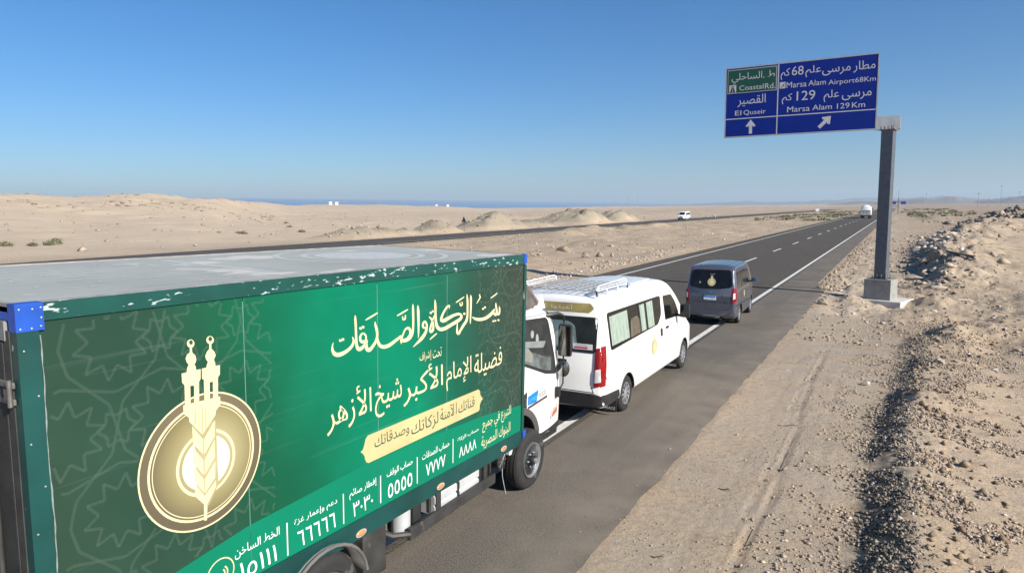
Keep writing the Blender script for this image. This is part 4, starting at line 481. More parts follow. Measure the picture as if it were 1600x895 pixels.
tw = mat('dry_twig', (.07, .055, .045), .9)
for x, y, a, ln, lb in ((-1.62, 13.0, .1, .34, 'dark dry stick lying straight across the wheel ruts'), (-2.0, 9.6, -.6, .22, 'short bent twig on the gravel shoulder beside the ruts'), (-2.25, 7.3, -.3, .16, 'small black twig on the gravel near the asphalt edge')):
    m_ = MB(); z = float(height(x, y))+.02; pts = [(x+ln*t*math.cos(a), y+ln*t*math.sin(a)+.03*math.sin(t*5), z+.01*math.sin(t*4)) for t in np.linspace(-.5, .5, 7)]
    m_.tube(pts, [.004, .007, .008, .008, .007, .006, .003], 6); m_.tube([pts[3], (pts[3][0]+.06, pts[3][1]+.05, z+.02)], [.005, .002], 5)
    tag(m_.build('dry_twig', tw), lb, 'twig')

# ------------------------------------------------------------------ desert shrubs
leaf = mat('shrub_leaf', (.125, .13, .06), .8, var=.35, scale=6)
leaf2 = mat('dry_scrub', (.15, .145, .075), .85, var=.4, scale=2)
def shrub_mesh(name, items, m, n_per=170, sz=.09):
    V = []; F = []
    for (x, y, rx_, ry_, hh) in items:
        z0 = float(height(x, y)); k = n_per
        a = rng.uniform(0, 6.28, k); rr = np.sqrt(rng.random(k)); lump = .8+.3*np.sin(a*3+x)
        px = x+rx_*rr*np.cos(a)*lump; py = y+ry_*rr*np.sin(a)*lump; pz = z0+hh*np.sqrt(np.maximum(0, 1-rr**2*.9))*rng.uniform(.25, 1.08, k)
        for i in range(k):
            s = sz*rng.uniform(.6, 1.5); d = rng.normal(0, 1, (3, 3)); d /= np.linalg.norm(d, axis=1)[:, None]; p = np.array([px[i], py[i], pz[i]])
            b = len(V); V += [p+d[0]*s, p+d[1]*s, p+d[2]*s]; F.append((b, b+1, b+2))
    return np_mesh(name, np.array(V), np.array(F), m)
SH = [(-85.5, 42.9, 1.9, 1.0, .75, 'largest dark green shrub at the left, longest of its row'), (-84.2, 41.6, .9, .6, .45, 'small shrub touching the left side of the longest shrub'), (-86.8, 38.4, 1.7, .8, .65, 'green shrub at the very left edge of the sand plain'),
      (-84.8, 40.2, 1.0, .6, .4, 'low shrub in front, between the two larger left shrubs'), (-92.4, 74.8, 1.2, .8, .7, 'lone round shrub on the plain above the middle of the truck roof'), (-91, 86, 1.1, .7, .55, 'small round shrub near the far road, left of the spoil heaps'), (-118, 108, 1.0, .7, .5, 'little green shrub farther back on the plain, above its neighbour'), (-150, 136, 1.2, .8, .6, 'tiny shrub on the plain left of the first spoil heap'), (-100, 80, .8, .5, .3, 'flat brownish shrub tuft between the lone shrubs')]
for x, y, a, b_, c_, lb in SH:
    o = shrub_mesh('desert_shrub', [(x, y, a*.85, b_*.9, c_*.85)], leaf, 260, .11); tag(o, lb, 'shrub', 'desert shrubs on the left plain')
it = [(U(-37, -16.5, 1)[0], U(185, 420, 1)[0], rng.uniform(.6, 2.2), rng.uniform(.8, 2.6), rng.uniform(.25, .7)) for _ in range(130)]
tag(shrub_mesh('median_scrub', it, leaf2, 40, .30), kind='stuff')
it = [(U(0, 26, 1)[0], U(215, 520, 1)[0], rng.uniform(.6, 2.4), rng.uniform(.8, 2.6), rng.uniform(.3, .8)) for _ in range(90)]
tag(shrub_mesh('roadside_scrub', it, leaf2, 40, .35), kind='stuff')

# ------------------------------------------------------------------ far mountains, sea, haze
mtn = mat('mountain_rock', (.17, .15, .145), .95, var=.25, scale=.004, bump=.0)
def ridge_range(name, px, prof, D, depth, seed, amp):
    """range across the view at about D metres; px photo columns, prof heights above the plain in metres"""
    nn = 420; P = np.linspace(px[0], px[-1], nn); az = np.arctan((P-800)/1067)-yaw
    H0 = np.interp(P, px, prof); rows = 26; Vv = []
    for j in range(rows):
        t = j/(rows-1); rr_ = (D-depth/2+depth*t)/np.cos(az)
        X = rr_*np.sin(az); Y = rr_*np.cos(az)
        e = math.sin(math.pi*t)**.8
        rdg = 1-np.abs(fbm(X, Y, depth*.35, 5, seed, .55))*2.2
        Vv.append(np.stack([X, Y, -12+(H0+12)*e*(.62+.38*rdg)+amp*e*fbm(X, Y, depth*.12, 4, seed+5)], 1))
    Vv = np.concatenate(Vv); i = (np.arange(rows-1)[:, None]*nn+np.arange(nn-1)[None]).ravel()
    return tag(np_mesh(name, Vv, np.stack([i, i+1, i+nn+1, i+nn], 1), mtn), kind='structure')
ridge_range('mountains', [1010, 1060, 1090, 1130, 1165, 1200, 1250, 1300, 1345, 1400, 1430, 1460, 1500, 1545, 1600, 1700, 1850], [8, 18, 40, 48, 78, 42, 52, 60, 88, 88, 84, 88, 104, 58, 88, 120, 110], 10500, 2600, 101, 30)
ridge_range('mountains', [1290, 1320, 1360, 1400, 1440, 1490, 1520, 1560, 1600, 1700, 1850], [3, 14, 20, 26, 30, 36, 18, 24, 44, 50, 38], 4300, 900, 131, 10)
seam = bpy.data.materials.new('sea_water'); seam.use_nodes = True; b = seam.node_tree.nodes['Principled BSDF']
b.inputs['Base Color'].default_value = (.09, .20, .38, 1); b.inputs['Roughness'].default_value = .35; b.inputs['IOR'].default_value = 1.33
SLOPE = .026
sv = []; rows = [(-12000, -14000), (0, -14000), (8000, -14000), (12500, -13200), (16000, -11800), (18200, -8800), (19300, -5600), (19600, -3300)]
for y, xf in rows:
    for k in range(5): x = -1900+(xf+1900)*k/4; sv.append((x, y, SLOPE*(-x-1900)-22))
sea = mesh_obj('sea', sv, [(r*5+k, r*5+k+1, r*5+k+6, r*5+k+5) for r in range(len(rows)-1) for k in range(4)], seam); tag(sea, kind='structure')
hz = MB().box(-15000, 10000, -13000, 20500, -75, 330).build('haze', None)
hm = bpy.data.materials.new('haze_air'); hm.use_nodes = True; hm.node_tree.nodes.clear()
pv = hm.node_tree.nodes.new('ShaderNodeVolumePrincipled'); ho = hm.node_tree.nodes.new('ShaderNodeOutputMaterial')
pv.inputs['Color'].default_value = (.72, .87, 1, 1); pv.inputs['Density'].default_value = 1.0e-4; pv.inputs['Anisotropy'].default_value = .10
hm.node_tree.links.new(pv.outputs[0], ho.inputs['Volume']); hz.data.materials.clear(); hz.data.materials.append(hm)
tag(hz, kind='stuff')
# ------------------------------------------------------------------ lettering
def shape_ar(t):
    """joins Arabic letters with their presentation forms and returns them in left-to-right drawing order"""
    nojoin = set('اأإآدذرزوةىء')
    def isar(c): return 0x621 <= ord(c) <= 0x64a
    t2 = []; i = 0
    while i < len(t):
        if t[i] == 'ل' and i+1 < len(t) and t[i+1] in 'اأإآ': t2.append('ل'+t[i+1]); i += 2
        else: t2.append(t[i]); i += 1
    out = []
    for i, c in enumerate(t2):
        if not isar(c[0]): out.append(c); continue
        prev = t2[i-1] if i else ' '; nxt = t2[i+1] if i+1 < len(t2) else ' '
        jp = isar(prev[0]) and prev[-1] not in nojoin and c != 'ء'
        jn = isar(nxt[0]) and c[-1] not in nojoin and nxt != 'ء'
        if len(c) == 2:
            k = {'ا': 0xfefb, 'أ': 0xfef7, 'إ': 0xfef9, 'آ': 0xfef5}[c[1]]; out.append(chr(k+(1 if jp else 0))); continue
        form = ('MEDIAL' if jp and jn else 'FINAL' if jp else 'INITIAL' if jn else 'ISOLATED')
        nm = unicodedata.name(c)
        try: out.append(unicodedata.lookup(nm+' '+form+' FORM'))
        except KeyError: out.append(c)
    res = []; run = []
    for c in out:                       # numbers keep their own direction
        if c.isdigit(): run.append(c)
        else:
            if run: res.append(''.join(run)); run = []
            res.append(c)
    if run: res.append(''.join(run))
    return ''.join(res[::-1])
def text_polys(t, bold=0.0):
    """flat glyph polygons [(outer, holes)...] of a string, in the font's own units"""
    arabic = any(0x600 <= ord(c) <= 0x6ff for c in t)
    cu = bpy.data.curves.new('text', 'FONT'); cu.body = shape_ar(t) if arabic else t; cu.fill_mode = 'NONE'; cu.resolution_u = 3; cu.offset = bold
    o = bpy.data.objects.new('text', cu); COL.objects.link(o)
    dg = bpy.context.evaluated_depsgraph_get(); me = o.evaluated_get(dg).to_mesh()
    adj = {}
    for e in me.edges:
        a, b = e.vertices; adj.setdefault(a, []).append(b); adj.setdefault(b, []).append(a)
    co = [(v.co.x, v.co.y) for v in me.vertices]; seen = set(); loops = []
    for s in adj:
        if s in seen: continue
        lp = [s]; seen.add(s); cur = s
        while True:
            nx_ = [q for q in adj[cur] if q not in seen]
            if not nx_: break
            cur = nx_[0]; seen.add(cur); lp.append(cur)
        if len(lp) > 2: loops.append([co[i] for i in lp])
    o.evaluated_get(dg).to_mesh_clear(); bpy.data.objects.remove(o); bpy.data.curves.remove(cu)
    def area(p): return sum(p[i][0]*p[(i+1) % len(p)][1]-p[(i+1) % len(p)][0]*p[i][1] for i in range(len(p)))/2
    def inside(pt, p):
        r = False; x, y = pt
        for i in range(len(p)):
            (x1, y1), (x2, y2) = p[i], p[i-1]
            if (y1 > y) != (y2 > y) and x < (x2-x1)*(y-y1)/(y2-y1)+x1: r = not r
        return r
    info = [(abs(area(l)), l) for l in loops]; info.sort(key=lambda q: -q[0])
    outs = []
    for a, l in info:
        host = None
        for o_ in outs[::-1]:
            if o_[2] > a*1.5 and inside(l[0], o_[0]) and inside(l[len(l)//2], o_[0]): host = o_; break
        if host is not None: host[1].append(l)
        else: outs.append([l, [], a])
    return [(o_[0], o_[1]) for o_ in outs]
def fit_text(t, u0, u1, v0, v1, bold=0.0):
    pl = text_polys(t, bold)
    xs_ = [p[0] for o_, h in pl for p in o_]; ys_ = [p[1] for o_, h in pl for p in o_]
    a, b, c, d = min(xs_), max(xs_), min(ys_), max(ys_)
    f = lambda p: (u0+(p[0]-a)/(b-a)*(u1-u0), v0+(p[1]-c)/(d-c)*(v1-v0))
    return [([f(p) for p in o_], [[f(p) for p in q] for q in h]) for o_, h in pl]
def tess(pl):
    """polygons -> 2D verts, faces, per-face polygon number"""
    V = []; F = []; K = []
    for k, (o_, h) in enumerate(pl):
        rings = [[Vector((x, y, 0)) for x, y in r] for r in [o_]+h]
        fs = tessellate_polygon(rings); b = len(V); V += [(v.x, v.y) for r in rings for v in r]
        F += [tuple(i+b for i in f) for f in fs]; K += [k]*len(fs)
        for i in range(len(V)-b): pass
    return V, F, K
def print_on(name, pl, place, m, parent, h=.0012, step=.00025):
    """ink on a surface: place(u, v, h) gives the 3D point; overlapping glyphs are stacked by a hair"""
    V = []; F = []
    for k, p in enumerate(pl):
        v, f, _ = tess([p]); b = len(V); hh = h+step*(k % 4)
        V += [place(x, y, hh) for x, y in v]; F += [tuple(i+b for i in q) for q in f]
    return mesh_obj(name, V, F, m, parent)
def ribbons(strokes):
    return [(L+Q[::-1], []) for L, Q in strokes]
def ribbon_mesh(name, strokes, place, m, parent, h=.0012, step=.00025):
    V = []; F = []
    for k, (L, Q) in enumerate(strokes):
        n = len(L); b = len(V); hh = h+step*(k % 4); V += [place(*p, hh) for p in L]+[place(*p, hh) for p in Q]
        F += [(b+i, b+i+1, b+n+i+1, b+n+i) for i in range(n-1)]
    return mesh_obj(name, V, F, m, parent)
def ellipse(cx, cy, a, b, n=48): return [(cx+a*math.cos(2*math.pi*k/n), cy+b*math.sin(2*math.pi*k/n)) for k in range(n)]
def ring(cx, cy, r0, r1, n=64): return (ellipse(cx, cy, r1, r1, n), [ellipse(cx, cy, r0, r0, n)])
def rrect(x0, x1, y0, y1, r, n=5):
    o_ = []
    for cx, cy, a in ((x1-r, y1-r, 0), (x0+r, y1-r, 90), (x0+r, y0+r, 180), (x1-r, y0+r, 270)):
        for k in range(n+1): q = R(a+90*k/n); o_.append((cx+r*math.cos(q), cy+r*math.sin(q)))
    return o_
def round_poly(P, r, n=4):
    o_ = []
    for i, p in enumerate(P):
        p = Vector(p); a = Vector(P[i-1])-p; b = Vector(P[(i+1) % len(P)])-p
        rr_ = min(r, a.length*.45, b.length*.45); A = p+a.normalized()*rr_; B = p+b.normalized()*rr_
        for k in range(n+1):
            t = k/n; q = A*(1-t)**2+p*2*t*(1-t)+B*t*t; o_.append((q.x, q.y))
    return o_

# ------------------------------------------------------------------ materials of the vehicles
white = mat('white_paint', (.80, .79, .76), .28, var=.03, scale=2, coat=.6, wear=((.62, .57, .50), .33, 3, (1, 1, 1)))
glass = mat('dark_glass', (.008, .009, .010), .07, var=.3, spec=.35)
glassb = mat('tinted_glass', (.03, .036, .036), .08, var=.3, spec=.6)
blackp = mat('black_plastic', (.022, .022, .023), .5, var=.25, scale=8)
rubber = mat('tyre_rubber', (.020, .0195, .019), .85, var=.25, scale=9, bump=.2, wear=((.075, .066, .057), .36, 5, (1, 1, 1)))
steel = mat('bare_aluminium', (.55, .56, .57), .38, .85, var=.12, scale=6)
rimm = mat('wheel_silver', (.55, .56, .58), .3, .7, var=.1, scale=9)
blacksteel = mat('dark_steel', (.05, .048, .047), .55, .3, var=.3, scale=5, wear=((.16, .14, .12), .36, 4, (1, 1, 1)))
redl = mat('red_lens', (.24, .004, .006), .12, var=.15, scale=12, coat=.6)
clearl = mat('clear_lens', (.62, .60, .60), .12, var=.25, scale=40, coat=.5)
amber = mat('orange_lens', (.75, .22, .09), .25, var=.2, scale=30)
platem = mat('plate_blue', (.03, .2, .5), .45)
platew = mat('plate_white', (.7, .72, .74), .45)
chrome = mat('chrome', (.75, .76, .78), .08, 1., var=.05)
seamm = mat('door_gap', (.04, .04, .04), .8)
darkin = mat('wheel_well', (.012, .012, .012), .9)
gold = mat('gold_print', (.52, .42, .20), .42, var=.10, scale=2)
goldl = mat('gold_pale', (.66, .58, .35), .40, var=.07, scale=3)
goldd = mat('gold_dark', (.27, .22, .10), .42, var=.25, scale=1.6)
gdisc = mat('gold_disc', (.50, .42, .22), .35, var=.30, scale=1.4)
greyp = mat('grey_print', (.42, .40, .38), .5)

def wheel(parent, x, y, r, w, style, side=1, z=None):
    """axis along X; side=+1 has the outer face to +X"""
    e = empty('wheel', (x, y, r if z is None else z), 0, parent); s = side
    k = r*.60 if style != 'car' else r*.63
    prof = [(-w, k*.98), (-w, r*.80), (-w*.94, r*.93), (-w*.80, r*.985), (-w*.5, r), (-w*.2, r*.985), (-w*.06, r*.93), (0, r*.80), (-.012, r*.68), (-.006, k*1.06), (-.03, k*.97)]
    m_ = MB().lathe([(a*s, b) for a, b in prof], n=44)
    for q in (-.72, -.5, -.28):        # tread grooves
        m_.lathe([((w*q-.006)*s, r*1.0015), ((w*q-.006)*s, r*1.004), ((w*q+.006)*s, r*1.004), ((w*q+.006)*s, r*1.0015)], n=44)
    m_.build('tyre', rubber, e, True, 50)
    if style == 'truck':
        m_ = MB().lathe([(a*s, b) for a, b in ((-.03, k*.98), (.004, k*.98), (.002, k*.93), (-.03, k*.88))], n=44); m_.build('rim_lip', steel, e, True, 40)
        m_ = MB().lathe([(a*s, b) for a, b in ((-.03, k*.93), (-.10, k*.86), (-.13, k*.74), (-.07, k*.60), (-.03, k*.44), (-.03, k*.30), (.03, k*.27), (.045, k*.18), (.045, 0))], n=40); rm = m_.build('rim', mat('black_rim', (.018, .017, .016), .35, .2, var=.3, scale=9), e, True, 35)
        m_ = MB()
        for q in range(6):
            a = q*math.pi/3; m_.lathe([((-.04)*s, .016), (.0*s, .016), (.008*s, .008), (.008*s, 0)], c=(0, k*.40*math.cos(a), k*.40*math.sin(a)), n=8)
        m_.build('wheel_nut', chrome, e, True); m_ = MB()
        for q in range(8):
            a = q*math.pi/4+.2; m_.lathe([(-.085*s, .030), (-.083*s, .030), (-.083*s, 0)], c=(0, k*.72*math.cos(a), k*.72*math.sin(a)), n=10, sx=.9)
        m_.build('rim_hole', darkin, e)
        MB().lathe([(.044*s, k*.16), (.075*s, k*.15), (.08*s, k*.05), (.08*s, 0)], n=16).build('hub', steel, e, True)
    else:
        MB().lathe([(a*s, b) for a, b in ((-.03, k*1.0), (-.012, k*1.0), (-.012, k*.93), (-.05, k*.88), (-.07, k*.2))], n=36).build('rim', rimm, e, True, 35)
        MB().lathe([(-.052*s, k*.88), (-.050*s, k*.25)], n=36).build('brake_disc', darkin, e)
        m_ = MB(); ns = 10 if style == 'van' else 7
        for q in range(ns):
            a = 2*math.pi*q/ns; c, d = math.cos(a), math.sin(a); hw = .10*k if style == 'van' else .12*k
            for (p0, p1, t0, t1) in ((.12, .93, hw*1.2, hw*.75),):
                P = [(p0*k, -t0), (p1*k, -t1), (p1*k, t1), (p0*k, t0)]
                vs = [((-.045)*s, u*c-v*d, u*d+v*c) for u, v in P]+[((-.020 if i in (0, 3) else -.014)*s, u*c-v*d, u*d+v*c) for i, (u, v) in enumerate(P)]
                m_.add(vs, [(4, 5, 6, 7), (0, 1, 5, 4), (1, 2, 6, 5), (2, 3, 7, 6), (3, 0, 4, 7)])
        m_.lathe([(-.045*s, k*.30), (-.015*s, k*.28), (-.008*s, k*.14), (-.008*s, 0)], n=20)
        m_.build('spokes', rimm, e, True, 30)
    return e

# ------------------------------------------------------------------ vehicle bodies
def catmull(keys, s):
    xs_ = [k[0] for k in keys]; i = max(0, min(len(xs_)-2, int(np.searchsorted(xs_, s, side='right'))-1))
    p1, p2 = np.array(keys[i]), np.array(keys[i+1]); p0 = np.array(keys[i-1]) if i > 0 else p1; p3 = np.array(keys[i+2]) if i+2 < len(keys) else p2
    h = p2[0]-p1[0]; t = (s-p1[0])/h
    m1 = (p2-p0)/max(1e-6, p2[0]-p0[0])*h; m2 = (p3-p1)/max(1e-6, p3[0]-p1[0])*h
    m1 = np.where(np.sign(p2-p1) == 0, 0, m1); m2 = np.where(np.sign(p2-p1) == 0, 0, m2)
    return (2*t**3-3*t*t+1)*p1+(t**3-2*t*t+t)*m1+(-2*t**3+3*t*t)*p2+(t**3-t*t)*m2
class Body:
    def __init__(s, name, keys, W, tum, rc, crown, lean, m, parent, wells=(), wr=.4, wd=.32, dark=None, extra=()):
        """keys (s, width factor, z bottom, z top); tum(z) side narrowing; lean(z) shifts the tail forward"""
        S = sorted(set([k[0] for k in keys]+list(np.linspace(keys[0][0], keys[-1][0], 60))+list(extra)))
        nz = 16; rings = []
        for q in S:
            _, wf, zb, zt = catmull(keys, q); r_ = min(rc, (zt-zb)*.3); half = []
            half += [(0, zb-.02), (.6, zb), (.93, zb+.01), (.985, zb+.06)]
            pts = [(W*wf*f, z) for f, z in half]
            for k in range(nz):
                z = zb+.10+(zt-r_-zb-.10)*k/(nz-1); pts.append((W*wf*tum(z), z))
            xw = W*wf*tum(zt-r_)
            for k in range(1, 7):
                a = k/6*math.pi/2; pts.append((xw-r_*(1-math.cos(a)), zt-r_+(r_-crown)*math.sin(a)))
            x2 = xw-r_
            for k in range(1, 5): t = k/4; pts.append((x2*(1-t), zt-crown*(1-t)**2))
            full = pts+[(-x, z) for x, z in pts[-2:0:-1]]
            rings.append([(x, q+lean(z)*max(0, 1-(q-keys[0][0])/.9), z) for x, z in full])
        n = len(rings[0]); V = [v for r_ in rings for v in r_]; F = []
        for i in range(len(rings)-1):
            for k in range(n): F.append((i*n+k, i*n+(k+1) % n, (i+1)*n+(k+1) % n, (i+1)*n+k))
        for b, rev in ((0, 1), ((len(rings)-1)*n, 0)):
            # cap with strips across so it stays flat-shaded well
            h = n//2
            for k in range(h):
                a, b1, c, d = k, k+1, (n-k-1) % n, (n-k) % n
                if k == 0: d = 0
                f = [b+a, b+b1, b+c, b+d]
                f = list(dict.fromkeys(f))
                if len(f) > 2: F.append(tuple(f[::-1] if rev else f))
        o = mesh_obj(name, V, F, [m, dark or darkin], parent)
        bm = bmesh.new(); bm.from_mesh(o.data); bmesh.ops.remove_doubles(bm, verts=bm.verts, dist=1e-5); bmesh.ops.recalc_face_normals(bm, faces=bm.faces); bm.to_mesh(o.data); bm.free()
        s.W = W; s.o = o; s.bvh = BVHTree.FromPolygons([v.co.copy() for v in o.data.vertices], [tuple(p.vertices) for p in o.data.polygons])
        if wells:
            cm = MB()
            for y, z in wells:
                for sg_ in (1, -1):
                    xx_ = W*1.2*sg_; cm.lathe([(xx_-sg_*(W*.2+wd), wr), (xx_, wr)], c=(0, y, z), n=40)
            c = cm.build('cutter', darkin, parent); md = o.modifiers.new('b', 'BOOLEAN'); md.object = c; md.operation = 'DIFFERENCE'; md.solver = 'EXACT'; bpy.context.view_layer.update()
            dg = bpy.context.evaluated_depsgraph_get(); me = bpy.data.meshes.new_from_object(o.evaluated_get(dg)); o.modifiers.clear(); o.data = me
            cmesh = c.data; bpy.data.objects.remove(c); bpy.data.meshes.remove(cmesh)
            if len(me.materials) < 2: me.materials.clear(); me.materials.append(m); me.materials.append(dark or darkin)
            for p in me.polygons:
                c = p.center; nrm = p.normal; hit = False
                for y, z in wells:
                    rr_ = math.hypot(c.y-y, c.z-z); rad = (c.y-y)*nrm.y+(c.z-z)*nrm.z
                    if rr_ < wr*1.02 and (abs(abs(c.x)-(W-wd)) < .02 or (rr_ > wr*.96 and rad < -.5*rr_ and abs(nrm.x) < .3)): hit = True
                p.material_index = 1 if hit else 0
        o.data.polygons.foreach_set('use_smooth', [True]*len(o.data.polygons)); o.data.set_sharp_from_angle(angle=R(38))
    def cast(s, side, u, v):
        if side in ('R', 'L'):
            sg_ = 1 if side == 'R' else -1; o_ = Vector((sg_*5, u, v)); d = Vector((-sg_, 0, 0))
        elif side == 'B': o_ = Vector((u, -5, v)); d = Vector((0, 1, 0))
        elif side == 'F': o_ = Vector((u, 15, v)); d = Vector((0, -1, 0))
        else: o_ = Vector((u, v, 9)); d = Vector((0, 0, -1))
        h = s.bvh.ray_cast(o_, d)
        return (h[0], d) if h[0] is not None else (None, d)
    def decal(s, name, outline, side, m, parent, eps=.004, grid=.09, holes=(), skirt=True):
        rings = [outline]+list(holes); co = []; ed = []
        for r_ in rings:
            # resample long edges
            q = []
            for i in range(len(r_)):
                a = Vector(r_[i]); b = Vector(r_[(i+1) % len(r_)]); k = max(1, int((b-a).length/grid))
                q += [a.lerp(b, j/k) for j in range(k)]
            n0 = len(co); co += q; ed += [(n0+i, n0+(i+1) % len(q)) for i in range(len(q))]
        nb = len(co); u0 = min(p[0] for p in outline); u1 = max(p[0] for p in outline); v0 = min(p[1] for p in outline); v1 = max(p[1] for p in outline)
        def ins(x, y, p):
            r_ = False
            for i in range(len(p)):
                (x1, y1), (x2, y2) = p[i], p[i-1]
                if (y1 > y) != (y2 > y) and x < (x2-x1)*(y-y1)/(y2-y1)+x1: r_ = not r_
            return r_
        for i in range(1, int((u1-u0)/grid)+1):
            for j in range(1, int((v1-v0)/grid)+1):
                x, y = u0+i*grid, v0+j*grid
                if ins(x, y, outline) and not any(ins(x, y, h) for h in holes): co.append(Vector((x, y)))
        vs, es, fs, *_ = delaunay_2d_cdt(co, ed, [], 2 if holes else 1, 1e-5)
        if holes:
            fs = [f for f in fs if not any(ins(sum(vs[i][0] for i in f)/len(f), sum(vs[i][1] for i in f)/len(f), h) for h in holes) and ins(sum(vs[i][0] for i in f)/len(f), sum(vs[i][1] for i in f)/len(f), outline)]
        V = []; ok = []; base = []
        for v in vs:
            p, d = s.cast(side, v[0], v[1]); ok.append(p is not None)
            V.append((p-d*eps) if p is not None else Vector((0, 0, 0))); base.append((p+d*.002) if p is not None else Vector((0, 0, 0)))
        F = [tuple(f) for f in fs if all(ok[i] for i in f)]
        if skirt and eps > .0025:
            cnt = {}
            for f in F:
                for i in range(len(f)): e = (f[i], f[(i+1) % len(f)]); k = tuple(sorted(e)); cnt.setdefault(k, []).append(e)
            n0 = len(V); V += base
            F += [(e[0][1], e[0][0], e[0][0]+n0, e[0][1]+n0) for e in cnt.values() if len(e) == 1]
        o = mesh_obj(name, V, F, m, parent)
        bm = bmesh.new(); bm.from_mesh(o.data); bmesh.ops.delete(bm, geom=[v for v in bm.verts if not v.link_faces], context='VERTS'); bmesh.ops.recalc_face_normals(bm, faces=bm.faces); bm.to_mesh(o.data); bm.free()
        dd = s.cast(side, *[(sum(p[i] for p in outline)/len(outline)) for i in (0, 1)])[1]
        av = Vector((0, 0, 0))
        for p in o.data.polygons: av += p.normal*p.area
        if av.dot(dd) > 0: o.data.flip_normals()
        o.data.polygons.foreach_set('use_smooth', [True]*len(o.data.polygons)); o.data.set_sharp_from_angle(angle=R(35))
        return o
    def line(s, name, pts, side, w, m, parent, eps=.0022):
        q = []
        for i in range(len(pts)-1):
            a, b = Vector(pts[i]), Vector(pts[i+1]); k = max(1, int((b-a).length/.06)); q += [a.lerp(b, j/k) for j in range(k)]
        q.append(Vector(pts[-1])); V = []; F = []
        for i, p in enumerate(q):
            t = (q[min(i+1, len(q)-1)]-q[max(i-1, 0)]).normalized(); nn = Vector((-t.y, t.x))*w/2
            for c in (p+nn, p-nn):
                h, d = s.cast(side, c.x, c.y); V.append((h-d*eps) if h is not None else Vector((0, 0, 0)))
            if i and all(V[k].length > 0 for k in (2*i-2, 2*i-1, 2*i, 2*i+1)): F.append((2*i-2, 2*i-1, 2*i+1, 2*i))
        return mesh_obj(name, V, F, m, parent)
    def ink(s, name, pl, side, m, parent, eps=.006, mirror=False):
        def place(u, v, h):
            p, d = s.cast(side, u, v); return (p-d*(eps+h)) if p is not None else Vector((0, 0, 0))
        return print_on(name, pl, place, m, parent, 0, .0003)

def logo(parent, place_fn, cx, cy, rad, prefix, body=None, eps=.006):
    """the small gold disc with two minarets and the wheat ear; place_fn(u, v, h)"""
    C0, R0 = (-5.143, 2.148), .517
    f = lambda p: (cx+(p[0]-C0[0])/R0*rad, cy+(p[1]-C0[1])/R0*rad)
    d = print_on('emblem', [(ellipse(cx, cy, rad, rad, 36), [])], lambda u, v, h: place_fn(u, v, h), gdisc, parent)
    print_on('emblem_ring', [ring(cx, cy, rad*.97, rad*1.05, 36), ring(cx, cy, rad*.78, rad*.83, 36)], lambda u, v, h: place_fn(u, v, h+.002), gold, d)
    print_on('emblem_core', [(ellipse(cx, cy-.02*rad, rad*.5, rad*.5, 30), [])], lambda u, v, h: place_fn(u, v, h+.002), goldl, d)
    print_on('minarets', [([f(p) for p in q], []) for q in MIN], lambda u, v, h: place_fn(u, v, h+.004), goldl, d)
    return d

def tail_lamp(body, parent, side, outline, mid, m1=None):
    o = body.decal('tail_lamp', outline, side, redl, parent, .02, .05)
    body.decal('reverse_lens', mid, side, clearl, o, .026, .05)
    return o

